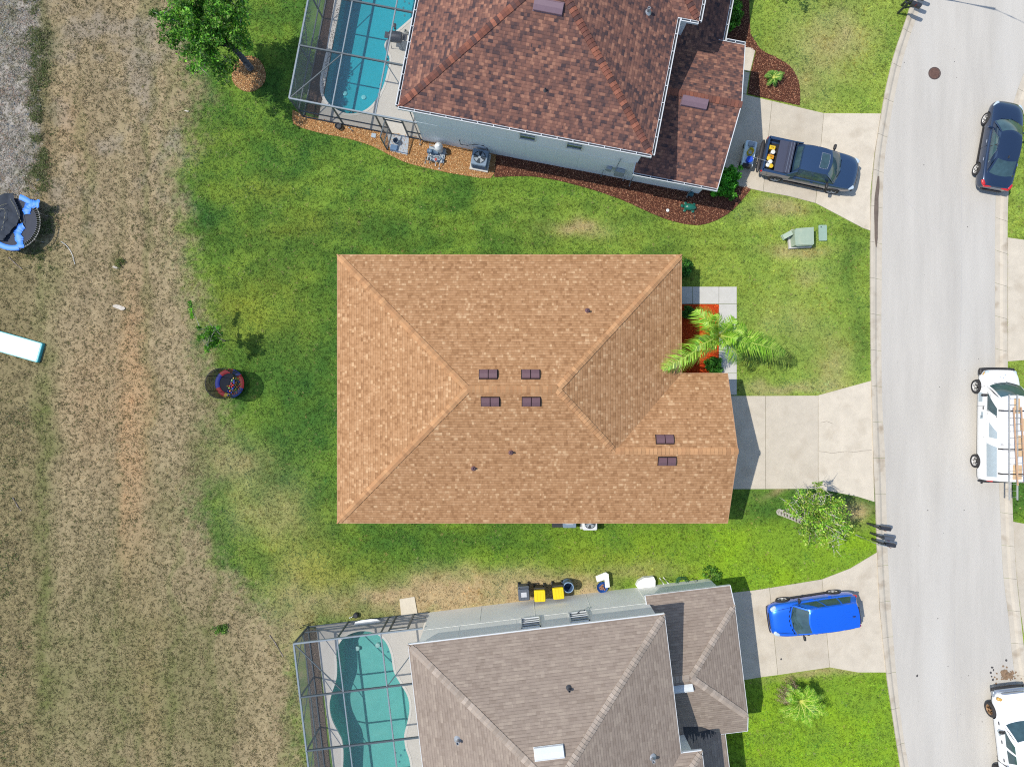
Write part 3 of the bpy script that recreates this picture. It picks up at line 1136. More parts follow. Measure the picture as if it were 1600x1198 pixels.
# ---------------------------------------------------------------- two-storey neighbours (mirror plans of one another)
def two_storey(name, label, loc, rz, sb, msh, mst, capc, garage_half_hip, gutters, winframe, depth=13.2):
    """local frame: a along the long side (east), b away from the tan-roofed house"""
    h = thing(name, label, "house", (loc[0], loc[1], 0), rz)
    V = lambda a, b, z: Vector((a, sb * b, z))
    EU, EL = 5.5, 2.75
    LA = 12.3
    hf = LA / 2
    za = EU + hf * PITCH
    # upper roof
    A0, A1, A2, A3 = V(0, 0, EU), V(LA, 0, EU), V(LA, depth, EU), V(0, depth, EU)
    R0, R1 = V(hf, hf, za), V(hf, depth - hf, za)
    rf = roof_mesh([[A0, A1, R0], [A1, A2, R1, R0], [A2, A3, R1], [A3, A0, R0, R1]], msh, M_white, h, 0.16)
    dh_ = PITCH * math.sin(R(45))
    for i, (p, q, dr) in enumerate(((A0, R0, dh_), (A1, R0, dh_), (A2, R1, dh_), (A3, R1, dh_), (R0, R1, PITCH))):
        caps(rf, p, q, capc, dr, wid=.17, step=.19, seed=i + 40)
    # small upper bay on the street side
    j0, j1, ja = 6.66, 11.4, 13.3
    jh = (j1 - j0) / 2
    zj = EU + jh * PITCH
    K0, K1 = V(ja, j0, EU + .004), V(ja, j1, EU + .004)
    J0, J1 = V(LA - 1.5, j0, EU + .004), V(LA - 1.5, j1, EU + .004)
    Rj0, Rj1 = V(ja - jh, (j0 + j1) / 2, zj + .004), V(LA - 1.5 - jh, (j0 + j1) / 2, zj + .004)
    bay = roof_mesh([[J0, K0, Rj0, Rj1], [K0, K1, Rj0], [K1, J1, Rj1, Rj0]], msh, M_white, h, 0.16)
    caps(bay, K0, Rj0, capc, dh_, wid=.17, step=.19, seed=71)
    caps(bay, K1, Rj0, capc, dh_, wid=.17, step=.19, seed=72)
    # garage roof
    g0, g1, ga, gi = -0.07, 7.5, 16.35, 11.9
    gh = (g1 - g0) / 2
    gm = (g0 + g1) / 2
    zg = EL + gh * PITCH
    I0, I1, G0, G1 = V(gi, g0, EL), V(gi, g1, EL), V(ga, g0, EL), V(ga, g1, EL)
    if garage_half_hip:
        c_ = .9
        zc = EL + c_ * PITCH
        H0, H1 = V(ga, g0 + c_, zc), V(ga, g1 - c_, zc)
        apx = V(ga - 2.9, gm, zg)
        I1b = V(13.86, g1, EL)
        slg = [[I0, G0, H0, apx, V(gi, gm, zg)], [H0, H1, apx], [H1, G1, I1b, V(13.3, g1 - .5, EL + .5 * PITCH), V(gi, g1 - .9, EL + .9 * PITCH), V(gi, gm, zg), apx]]
        gr = roof_mesh(slg, msh, M_white, h, 0.16)
        caps(gr, H0, apx, capc, dh_, wid=.17, seed=81)
        caps(gr, H1, apx, capc, dh_, wid=.17, seed=82)
        caps(gr, V(12.1, gm, zg), apx, capc, PITCH, wid=.17, seed=83)
    else:
        PK = V(ga, gm, zg)
        gr = roof_mesh([[I0, G0, PK, V(gi, gm, zg)], [I1, V(gi, gm, zg), PK, G1]], msh, M_white, h, 0.16)
        caps(gr, PK, V(12.1, gm, zg), capc, PITCH, wid=.17, step=.19, seed=84)
    # entry porch roof, lower and shallower
    e0, ea = 5.2, 15.2
    pz, pp = EL - .06, .26
    pr = roof_mesh([[V(ea, e0, pz), V(ea, 12.6, pz), V(12.0, 12.6, pz + 3.2 * pp), V(12.0, e0, pz + 3.2 * pp)]], msh, M_white, h, 0.15)
    # walls
    w = MB()
    o = .4 if gutters else .34
    wall_box(w, o, LA - o + .1, o, depth - o, 0, EU - .14, sb)
    wall_box(w, LA - o + .09, ja - o, j0 + o, j1 - o, 0, EU - .143, sb)
    wall_box(w, LA - o, ga - .35, g0 + o + .05, g1 - o, 0, EL - .14, sb)
    w.box((LA / 2, sb * (o + .0), 2.72), (LA - 2 * o, .016, .05))
    for q in range(1, 4):
        w.box((o + (LA - 2 * o) * q / 4, sb * (o - .003), 1.36), (.018, .012, 2.62))
        w.box((o + (LA - 2 * o) * (q - .35) / 4, sb * (o - .003), 4.0), (.018, .012, 2.4))
    if garage_half_hip:
        w.face([V(ga - .35, g0 + o, EL - .15), V(ga - .35, g1 - o, EL - .15), V(ga - .35, g1 - o - .6, EL + .1), V(ga - .35, g0 + o + .6, EL + .1)])
    else:
        w.face([V(ga - .35, g0 + o, EL - .15), V(ga - .35, g1 - o, EL - .15), V(ga - .35, gm, zg - .3)])
    w.build("wall", mst, h, fixn=True)
    # porch posts
    for bb in (8.2, 11.8):
        pb = MB()
        pb.box((14.95, sb * bb, 1.25), (.25, .25, 2.5))
        pb.build("porch_post", mst, h)
    garage_door(h, (ga - .35, sb * gm, 1.08), 4.9, 2.14, (1, 0, 0), M_door)
    fd_ = MB()
    fd_.box((ja - o + .02, sb * 9.0, 1.05), (.06, 1.0, 2.1))
    fdo_ = fd_.build("front_door", M_reddoor, h)
    hb_ = MB()
    hb_.lathe([(.03, 0), (.03, .06)], mtx=Matrix.Translation((ja - o + .05, sb * 9.35, 1.0)) @ Matrix.Rotation(R(90), 4, 'Y'), seg=10)
    hb_.build("handle", M_pipe, fdo_)
    for a in winframe["a"]:
        window(h, (a, sb * o, winframe["z"]), winframe["w"], winframe["h"], (0, -sb, 0), M_white, winframe["slats"], False)
    for bb in (2.4, 5.0):
        window(h, (LA - o + .1, sb * bb, 4.5), 1.2, 1.0, (1, 0, 0), M_white, 1, True)
    window(h, (ja - o, sb * 9.0, 4.3), 1.6, 1.3, (1, 0, 0), M_white, 1, True)
    for bb in (3.0, 6.5, 10):
        window(h, (o, sb * bb, 4.3), 1.3, 1.2, (-1, 0, 0), M_white, 1, True)
        window(h, (o, sb * bb, 1.2), 1.7, 2.1, (-1, 0, 0), M_white, 0, False)
    # gutters: a white lip outside a shaded channel
    if gutters:
        def gutter(p, q, par):
            p, q = Vector(p), Vector(q)
            d = (q - p).normalized()
            out = Vector((d.y, -d.x, 0)) * sb
            b = MB()
            b.m = 0
            b.bar(p + out * .12 + Vector((0, 0, -.03)), q + out * .12 + Vector((0, 0, -.03)), .035, .13)
            n = max(2, int((q - p).length / .75))
            for k in range(n + 1):
                t = p + (q - p) * (k / n) - d * (0.03 if k == n else -.03)
                b.bar(t + out * .0 + Vector((0, 0, .025)), t + out * .12 + Vector((0, 0, .025)), .03, .02)
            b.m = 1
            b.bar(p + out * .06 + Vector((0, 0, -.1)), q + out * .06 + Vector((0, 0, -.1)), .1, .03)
            b.build("gutter", [M_white, M_gutin], par, fixn=True)
        gutter(A0, A1, rf)
        gutter(A1, V(LA, j0, EU), rf)
        gutter(A3, A0, rf)
        gutter(V(LA + .13, j0, EU), K0, bay)
        gutter(K0, K1, bay)
        gutter(I0, G0, gr)
        gutter(G1, V(ea + .13, g1, EL), gr)
        gutter(V(ea, g1, pz), V(ea, 12.6, pz), pr)
    else:
        for p, q, par in ((A0, A1, rf), (K0 - V(.9, 0, 0), K0, bay)):
            b = MB()
            d = (q - p).normalized()
            b.bar(p + Vector((0, -sb * .03, -.05)), q + Vector((0, -sb * .03, -.05)), .03, .12)
            b.build("drip_edge", M_white, par)
    c, s = math.cos(rz), math.sin(rz)
    for (a0, a1, b0, b1) in ((.3, LA, .3, depth), (LA - 1, ga - .3, g0 + .3, g1 - .3), (LA - 1, ea - .2, g1 - 1, 12.6)):
        HOUSES.append([(loc[0] + a * c - sb * b * s, loc[1] + a * s + sb * b * c) for a, b in ((a0, b0), (a1, b0), (a1, b1), (a0, b1))])
    return h, rf, gr, pr


RB = -math.atan2(2.345, 12.18)
locB = P(622, 166, 5.5)
hB, rB, gB, pB = two_storey("two_storey_house", "two-storey house with a mottled brown shingled roof, white gutters and pale grey walls", locB, RB, 1,
                            M_shB, M_stB, capsB, False, True, {"a": (6.25, 8.65), "z": 3.85, "w": .8, "h": 1.05, "slats": 0})
RC = math.atan2(1.456, 12.16)
locC = P(637.5, 1006.8, 5.5)
hC, rC, gC, pC = two_storey("two_storey_house", "two-storey house with a plain taupe grey shingled roof and cream walls", locC, RC, -1,
                            M_shC, M_stC, capsC, True, False, {"a": (5.9, 8.35), "z": 3.6, "w": .92, "h": 1.3, "slats": 3})


def locl(loc, rz, px, py, h, sb):
    """photograph spot at height h -> local (a, b) of a neighbour house"""
    x, y = P(px, py, h)
    x, y = x - loc[0], y - loc[1]
    c, s = math.cos(rz), math.sin(rz)
    return x * c + y * s, sb * (-x * s + y * c)


def on_neigh(loc, rz, sb, px, py, fz):
    z = 6.5
    for _ in range(10):
        a, b = locl(loc, rz, px, py, z, sb)
        z = fz(a, b)
    return Vector((a, sb * b, z))


# vents and pipes
southB = lambda a, b: 5.5 + b * PITCH
eastB = lambda a, b: 5.5 + (12.3 - a) * PITCH
westB = lambda a, b: 5.5 + a * PITCH
garN = lambda a, b: 2.75 + min(b + .07, 7.5 - b) * PITCH
roof_vent(rB, on_neigh(locB, RB, 1, 857, 11, southB), (0, -PITCH, 1), (1, 0, 0), 1.3, .5, M_ventB)
roof_vent(gB, on_neigh(locB, RB, 1, 1085, 160, garN), (0, -PITCH, 1), (1, 0, 0), 1.28, .48, M_ventB)
vent_pipe(rB, on_neigh(locB, RB, 1, 1012, 19, eastB), .35, .07)
vent_pipe(rB, on_neigh(locB, RB, 1, 852, 141, southB), .18, .04, M_gutin)
roof_vent(rC, on_neigh(locC, RC, -1, 858, 1175, southB), (0, PITCH, 1), (1, 0, 0), 1.3, .52, M_white)
roof_vent(gC, on_neigh(locC, RC, -1, 1067, 1074, garN), (0, PITCH, 1), (1, 0, 0), .95, .38, M_white)
vent_pipe(rC, on_neigh(locC, RC, -1, 889, 1075, southB), .3, .06, M_gutin)
vent_pipe(rC, on_neigh(locC, RC, -1, 716, 1155, westB), .35, .08)
vent_pipe(rC, on_neigh(locC, RC, -1, 1019, 1183, eastB), .35, .08)

# dark algae streaks in the shaded valley of the taupe roof's porch
M_moss = mat("algae_stain", S(66, 66, 68), .95, var=.3, vscale=6)
mo = MB()
rs_ = random.Random(21)
for k in range(46):
    t_ = k / 45
    a_ = 12.95 + 2.15 * t_
    z_ = lambda a: 2.69 + (15.2 - a) * .26 + .006
    b0_ = 7.12 - .5 * (1 - t_)
    b1_ = b0_ + rs_.uniform(.15, .5) + .5 * (1 - t_) * rs_.uniform(.4, 1)
    mo.face([(a_, -b0_, z_(a_)), (a_ + .06, -b0_, z_(a_ + .06)), (a_ + .05, -b1_, z_(a_ + .05)), (a_ + .01, -b1_ + .05, z_(a_ + .01))])
mo.build("algae_stain", M_moss, pC)
# downspouts and fittings on the pale grey house
ds = MB()
for a, zt in ((.2, 5.35),):
    ds.tube([(a, -.08, zt), (a + .05, .2, zt - .35), (a + .1, .34, zt - .5), (a + .1, .34, .25), (a + .1, .1, .12)], .05, 8)
ds.build("downspout", M_white, hB, smooth=True)
for a in (12.15, 15.4):
    ds = MB()
    ds.tube([(a, -.13, 2.62), (a, .1, 2.4), (a, .24, 2.2), (a, .24, .2), (a, .05, .08)], .045, 8)
    ds.build("downspout", M_white, hB, smooth=True)
M_meter = mat("meter_grey", S(170, 182, 190), 0.5)
um = MB()
um.rbox((11.35, .28, 1.3), (.5, .2, .75), .04)
um.rbox((10.75, .3, 1.5), (.28, .16, .42), .04)
um.tube([(11.1, .33, 1.6), (11.1, .33, 3.2)], .03)
um.tube([(10.62, .33, 1.3), (10.5, .33, .9), (10.5, .3, .05)], .03)
um.tube([(11.6, .3, 1.0), (11.75, .3, .5), (11.75, .3, .05)], .03)
um.build("utility_meter", M_meter, hB)
M_cable = mat("black_cable", S(40, 42, 46), 0.6)
cb = MB()
cb.tube([(2.6, .3, 1.5), (2.65, .26, 1.0), (3.0, .3, .9), (3.4, .3, 1.3), (3.9, .3, 1.35), (4.1, .28, 1.1), (4.15, .25, .5), (4.2, .2, .04)], .025)
cb.build("conduit", M_cable, hB)

# ---------------------------------------------------------------- flat pieces of the yard grown with nothing
STEP_W = [(640, 238), (608, 232), (605, 212), (640, 215)]
EXCL.append(W([(604, 200), (640, 206), (634, 242), (604, 236)]))
EXCL.append(W([(624, 934), (648, 930), (654, 960), (627, 964)]))
EXCL.append(W([(458, 990), (476, 983), (660, 958), (660, 1300), (490, 1300)]))
EXCL.append(W([(475, 180), (660, 214), (700, -200), (500, -200)]))

# ================================================================ GRASS (short blades over the ground sheet)
M_blade = mat("grass_blades", None, 0.7, var=0.12, vscale=3.0, attr=True, spec=0.25, trans=0.3)
N = 420000
px = rng.uniform(-60, 1660, N)
py = rng.uniform(-50, 1250, N)
ok = free(px, py, HOUSES)
px, py = px[ok], py[ok]
dry, patch, colr = ground_fields(px, py)
sel = rng.random(len(px)) > dry * 0.97
lp, lq, lc, lpt = px[sel], py[sel], colr[sel], patch[sel]
cell = hash2(np.floor(lp / 2.1 + .6 * vnoise(lp / 5, lq / 5, 71)), np.floor(lq / 2.1 + .6 * vnoise(lp / 5, lq / 5, 72)), 73)[:, None]
cel2 = hash2(np.floor(lp / 3.3), np.floor(lq / 3.3), 74)[:, None]
n3 = fbm(lp / 7, lq / 7, 77, 3)[:, None]
hue = fbm(lp / 30, lq / 30, 78)[:, None]
cc = lc * (0.74 + 0.5 * n3) * np.exp((cell - .5) * 1.05 + (cel2 - .5) * .4)
cc = np.where(cell > .975, C3(190, 186, 116) * (.6 + .5 * n3), cc)
cc = np.where(cel2 < .10, cc * np.array([.72, .86, .95]), cc)
cc = cc * (1 + (hue - .5) * np.array([.55, .05, -.5]))
V, F, C = blades(lp, lq, 3, np.full(len(lp), .05) * (1 - .35 * lpt), 1.5, np.full(len(lp), .018), cc, .14, 3, spread=.03)
tag(soup("lawn_grass", M_blade, V, F, C), "short mown green turf of the lawns round the three houses", "grass", kind='stuff')
N = 210000
px = rng.uniform(-60, 500, N)
py = rng.uniform(-50, 1250, N)
ok = free(px, py, HOUSES)
px, py = px[ok], py[ok]
dry, patch, colr = ground_fields(px, py)
dens = hash2(np.floor(px / 3.2 + 1.1 * vnoise(px / 4, py / 4, 96)), np.floor(py / 3.2 + 1.1 * vnoise(px / 4, py / 4, 97)), 98) * .6 + fbm(px / 38, py / 38, 92) * .4
sel = (rng.random(len(px)) < dry) & (dens > .40)
px, py, colr, dens = px[sel], py[sel], colr[sel], dens[sel]
n = len(px)
olive = C3(108, 104, 68) * np.ones((n, 1))
grn = C3(104, 114, 62) * np.ones((n, 1))
strw = C3(198, 180, 138) * np.ones((n, 1))
k = hash2(np.floor(px / 3.2), np.floor(py / 3.2), 99)[:, None]
cc = np.where(k < .46, olive * .62 + colr * .38, np.where(k < .62, grn * .7 + colr * .3, np.where(k < .84, strw * .6 + colr * .5, colr * 1.2)))
V, F, C = blades(px, py, 3, rng.uniform(.025, .065, n), 1.3, np.full(n, .017), cc, .2, 5, spread=.028)
tag(soup("field_grass", M_blade, V, F, C), "patchy dry olive and straw tufts on the bare brown field to the left of the lawn", "dry grass", kind='stuff')
# taller weeds on the left verge and round the big trampoline
N = 9000
px = np.r_[rng.normal(60, 9, N), rng.normal(64, 14, N // 3), rng.uniform(-50, 45, N // 2)]
py = np.r_[rng.uniform(-40, 300, N), rng.uniform(320, 420, N // 3), rng.uniform(620, 1250, N // 2)]
sel = (fbm(px / 18, py / 18, 93) > .5) & (rng.random(len(px)) < .32)
px, py = px[sel], py[sel]
n = len(px)
cc = np.where(rng.random((n, 1)) < .6, C3(108, 122, 70) * np.ones((n, 1)), C3(150, 144, 110) * np.ones((n, 1)))
V, F, C = blades(px, py, 4, rng.uniform(.06, .16, n), 1.2, np.full(n, .022), cc, .25, 6, spread=.06)
tag(soup("verge_weeds", M_blade, V, F, C), "taller dark green weeds along the far left edge of the field", "weeds", kind='stuff')
# pale rubble and dead stalks on the grey earth at the top left
N = 9000
px, py = rng.uniform(-40, 62, N), rng.uniform(-40, 335, N)
sel = fbm(px / 10, py / 10, 95) > .46
px, py = px[sel], py[sel]
n = len(px)
kk = rng.random((n, 1))
cc = np.where(kk < .7, C3(196, 190, 178) * np.ones((n, 1)), np.where(kk < .93, C3(190, 160, 140) * np.ones((n, 1)), C3(96, 120, 140) * np.ones((n, 1))))
V, F, C = blades(px, py, 4, rng.uniform(.02, .07, n), 1.6, np.full(n, .02), cc, .25, 8, spread=.06)
tag(soup("dry_debris", M_blade, V, F, C), "pale dead stalks and rubble on grey earth in the top left corner", "debris", kind='stuff')

# ---------------------------------------------------------------- mulch beds
M_chip = mat("mulch_chips", None, 0.95, var=0.15, vscale=20, attr=True, spec=0.1)


def mulch(poly, cols, seed, label, dens=420, size=.05, base=None):
    w = W(poly)
    xs, ys_ = [p[0] for p in w], [p[1] for p in w]
    b = MB()
    b.col = base
    b.prism(w, -.04, .03, bottom=False)
    A = (max(xs) - min(xs)) * (max(ys_) - min(ys_))
    r = np.random.default_rng(seed)
    n = int(A * dens)
    X, Y = r.uniform(min(xs), max(xs), n), r.uniform(min(ys_), max(ys_), n)
    k = inside(w, X, Y)
    X, Y = X[k], Y[k]
    n = len(X)
    a, t = r.uniform(0, 6.28, n), r.normal(0, .35, n)
    L, wd = size * r.uniform(.6, 1.5, n), size * r.uniform(.3, .6, n)
    z = .035 + r.uniform(0, .03, n)
    ca, sa = np.cos(a), np.sin(a)
    V = np.zeros((n, 4, 3))
    for i, (u, v) in enumerate(((-1, -1), (1, -1), (1, 1), (-1, 1))):
        V[:, i, 0] = X + ca * L * u / 2 - sa * wd * v / 2
        V[:, i, 1] = Y + sa * L * u / 2 + ca * wd * v / 2
        V[:, i, 2] = z + np.sin(t) * L * u / 2 + r.normal(0, .006, n)
    ci = r.integers(0, len(cols), n)
    C = np.array(cols)[ci] * np.exp(r.normal(0, .18, (n, 1)))
    C[:, 3] = 1
    flat = V.reshape(-1, 3)
    F = np.arange(n * 4).reshape(-1, 4)
    # chips and the soil under them are one ground cover
    nb = len(b.v)
    tri = [f for f in b.f]
    me = bpy.data.meshes.new("mulch")
    me.from_pydata(b.v + [tuple(p) for p in flat], [], tri + [tuple(int(i) + nb for i in f) for f in F])
    at = me.color_attributes.new("Col", 'FLOAT_COLOR', 'POINT')
    at.data.foreach_set("color", np.concatenate([np.tile(np.array(base), (nb, 1)), np.repeat(C, 4, 0)]).astype(np.float32).ravel())
    me.materials.append(M_chip)
    o = bpy.data.objects.new("mulch", me)
    COL.objects.link(o)
    tag(o, label, "mulch", kind='stuff')


brown = [S(146, 96, 74), S(122, 80, 64), S(172, 120, 92), S(100, 68, 56), S(156, 104, 80), S(196, 148, 116)]
mulch(bed_brown_side, brown, 1, "brown bark mulch in the long curved bed under the pale grey wall", base=S(92, 58, 46))
mulch(bed_brown_front, brown, 2, "brown bark mulch round the tufted shrub beside the pickup driveway", base=S(92, 58, 46))
tanc = [S(206, 160, 104), S(226, 184, 128), S(186, 136, 86), S(240, 206, 156), S(172, 122, 80), S(214, 164, 112)]
mulch(bed_tan, tanc, 3, "golden river gravel strip under the upper pool cage and air conditioner", dens=520, size=.05, base=S(176, 128, 82))
mulch(bed_ring, tanc, 4, "round ring of tan wood chips at the foot of the big green tree", dens=520, size=.05, base=S(156, 116, 80))
mulch(bed_red, [S(236, 92, 36), S(214, 74, 30), S(246, 116, 56), S(190, 60, 30)], 5, "bright orange red mulch under the palm by the front walk", dens=520, base=S(200, 72, 32))

# ================================================================ POOLS AND SCREEN CAGES
def screen_mat(name, tint, lo, hi):
    m = bpy.data.materials.new(name)
    m.use_nodes = True
    n, l = m.node_tree.nodes, m.node_tree.links
    bs = n["Principled BSDF"]
    bs.inputs["Base Color"].default_value = tint
    bs.inputs["Roughness"].default_value = 0.6
    tr = n.new("ShaderNodeBsdfTransparent")
    lw = n.new("ShaderNodeLayerWeight")
    lw.inputs["Blend"].default_value = 0.35
    mr = n.new("ShaderNodeMapRange")
    mr.inputs[3].default_value = lo
    mr.inputs[4].default_value = hi
    l.new(lw.outputs["Facing"], mr.inputs[0])
    ms = n.new("ShaderNodeMixShader")
    l.new(mr.outputs[0], ms.inputs[0])
    l.new(tr.outputs[0], ms.inputs[1])
    l.new(bs.outputs[0], ms.inputs[2])
    l.new(ms.outputs[0], n["Material Output"].inputs["Surface"])
    return m


def water_mat(name, tint):
    m = bpy.data.materials.new(name)
    m.use_nodes = True
    n, l = m.node_tree.nodes, m.node_tree.links
    n.remove(n["Principled BSDF"])
    tr = n.new("ShaderNodeBsdfTransparent")
    tr.inputs[0].default_value = tint
    gl = n.new("ShaderNodeBsdfGlossy")
    gl.inputs["Roughness"].default_value = 0.04
    fr = n.new("ShaderNodeFresnel")
    fr.inputs["IOR"].default_value = 1.33
    tc = n.new("ShaderNodeTexCoord")
    no = n.new("ShaderNodeTexNoise")
    no.inputs["Scale"].default_value = 3.0
    no.inputs["Detail"].default_value = 3.0
    l.new(tc.outputs["Object"], no.inputs["Vector"])
    bp = n.new("ShaderNodeBump")
    bp.inputs["Strength"].default_value = 0.6
    bp.inputs["Distance"].default_value = 0.06
    l.new(no.outputs["Fac"], bp.inputs["Height"])
    l.new(bp.outputs[0], gl.inputs["Normal"])
    l.new(bp.outputs[0], fr.inputs["Normal"])
    ms = n.new("ShaderNodeMixShader")
    l.new(fr.outputs[0], ms.inputs[0])
    l.new(tr.outputs[0], ms.inputs[1])
    l.new(gl.outputs[0], ms.inputs[2])
    l.new(ms.outputs[0], n["Material Output"].inputs["Surface"])
    return m


M_screen = screen_mat("insect_screen", S(96, 106, 116), 0.10, 0.66)
M_alu = mat("bronze_aluminium", S(84, 96, 102), 0.45, var=0.05)
M_alul = mat("pale_aluminium", S(140, 152, 160), 0.4, var=0.05)
M_cope = mat("pool_coping", S(226, 220, 208), 0.8, var=0.04)
M_wB = water_mat("pool_water_deep", (0.50, 0.84, 0.88, 1))
M_wC = water_mat("pool_water_clear", (0.70, 0.88, 0.87, 1))
M_basB = mat("pool_plaster_blue", S(60, 186, 198, 1.1), 0.7, var=0.06, vscale=2, spots=(S(70, 190, 200, 1.2), 1.3, .5, .3))
M_basC = mat("pool_plaster_green", S(132, 198, 192, 1.15), 0.7, var=0.06, vscale=2, spots=(S(150, 208, 200, 1.15), 1.3, .5, .3))
M_tile = mat("waterline_tile", S(60, 130, 140), 0.3, var=0.2, vscale=8)


def loc2w(loc, rz, sb, a, b, z=0.0):
    c, s = math.cos(rz), math.sin(rz)
    return Vector((loc[0] + a * c - sb * b * s, loc[1] + a * s + sb * b * c, z))


def pool(poly, label, mwater, mbas, depth):
    c = np.mean(np.array(poly), axis=0)
    t = thing("swimming_pool", label, "pool", (c[0], c[1], 0))
    loc = [(p[0] - c[0], p[1] - c[1]) for p in poly]
    n = len(loc)
    ar = sum(loc[i][0] * loc[(i + 1) % n][1] - loc[(i + 1) % n][0] * loc[i][1] for i in range(n))
    if ar < 0:
        loc.reverse()
    b = MB()
    rings = [(loc, -.02), (loc, -depth * .75), ([(x * .93, y * .96) for x, y in loc], -depth)]
    for (r0, z0), (r1, z1) in zip(rings, rings[1:]):
        for i in range(n):
            j = (i + 1) % n
            b.face([(r0[j][0], r0[j][1], z0), (r0[i][0], r0[i][1], z0), (r1[i][0], r1[i][1], z1), (r1[j][0], r1[j][1], z1)])
    tris = tessellate_polygon([[Vector((x, y, 0)) for x, y in rings[2][0]]])
    b.mesh([(x, y, -depth) for x, y in rings[2][0]], [tuple(q) for q in tris])
    b.build("basin", mbas, t)
    w = MB()
    w.mesh([(x, y, -.13) for x, y in loc], [tuple(q) for q in tessellate_polygon([[Vector((x, y, 0)) for x, y in loc]])])
    w.build("water", mwater, t)
    cp = MB()
    inn = [(x * .994, y * .996) for x, y in loc]
    outr = []
    for i in range(n):
        a, d = Vector(loc[i - 1]), Vector(loc[(i + 1) % n])
        q = (d - a).normalized()
        outr.append((loc[i][0] + q.y * .12, loc[i][1] - q.x * .12))
    for i in range(n):
        j = (i + 1) % n
        cp.face([(inn[j][0], inn[j][1], .062), (inn[i][0], inn[i][1], .062), (outr[i][0], outr[i][1], .062), (outr[j][0], outr[j][1], .062)])
        cp.face([(inn[j][0], inn[j][1], -.02), (inn[i][0], inn[i][1], -.02), (inn[i][0], inn[i][1], .062), (inn[j][0], inn[j][1], .062)])
    cp.build("coping", M_cope, t)
    return t, c


poolBt, cB = pool(poolB_w, "deep turquoise blue swimming pool beside the brown-roofed house", M_wB, M_basB, 1.15)
poolCt, cC = pool(poolC_w, "paler green turquoise swimming pool beside the taupe-roofed house", M_wC, M_basC, 1.3)
M_drain = mat("white_plastic", S(236, 238, 236), 0.4, var=0.02)
for tt_, cc_, spots in ((poolBt, cB, ((538.5, 146), (568, 152))), (poolCt, cC, ((558, 1013), (590, 1008)))):
    for q in spots:
        x, y = P(q[0], q[1], -1.1)
        b = MB()
        b.lathe([(.13, -1.5), (.13, -1.1), (.09, -1.09)], (x - cc_[0], y - cc_[1], 0), 16)
        b.build("drain", M_drain, tt_, smooth=True)
for tt_, cc_, pts in ((poolBt, cB, [(632, 2), (639, 5), (647, 4), (630, 12), (632, 24), (605, 92), (597, 119), (594, 132), (591, 147)]),
                      (poolCt, cC, [(626, 1180), (632, 1172), (618, 1176), (624, 1190), (606, 1018), (609, 1030)])):
    b = MB()
    for q in pts:
        x, y = P(q[0], q[1], -.1)
        b.lathe([(.055, -.16), (.055, -.126), (.03, -.124)], (x - cc_[0], y - cc_[1], 0), 10)
    o = b.build("ledge_tile", M_tile, tt_)

cageB = P(452, 154, 2.5)
cageC = P(459, 1005, 2.5)
DEPTH = 11.2


def deck(loc, rz, sb, a0, a1, b0, b1, pl):
    out = [loc2w(loc, rz, sb, a, b) for a, b in ((a0, b0), (a1, b0), (a1, b1), (a0, b1))]
    out = [(p.x, p.y) for p in out]
    b = MB()
    c = np.mean(np.array(pl), axis=0)
    n = len(pl)
    b.prism(out, -.06, .05, holes=[pl])
    struct(b.build("pool_deck", M_deck))


deck(cageB, RB, 1, .82, 7.0, .03, DEPTH, poolB_w)
deck(cageC, RC, -1, .45, 7.0, .03, DEPTH, poolC_w)
mulch([(x, y) for x, y in ((478, 176), (500, 183), (533, 0), (545, -80), (520, -84), (508, 0))], [S(92, 74, 64), S(74, 60, 54), S(112, 92, 78)], 11,
      "dark mulch strip inside the screened pool cage of the brown-roofed house", dens=200, base=S(78, 64, 56))
mulch([(474, 984), (496, 982), (503, 1075), (516, 1198), (526, 1290), (500, 1290), (486, 1130)], [S(128, 112, 98), S(92, 84, 66), S(150, 134, 116)], 12,
      "weedy grey mulch strip inside the screened pool cage of the taupe-roofed house", dens=200, base=S(112, 98, 84))


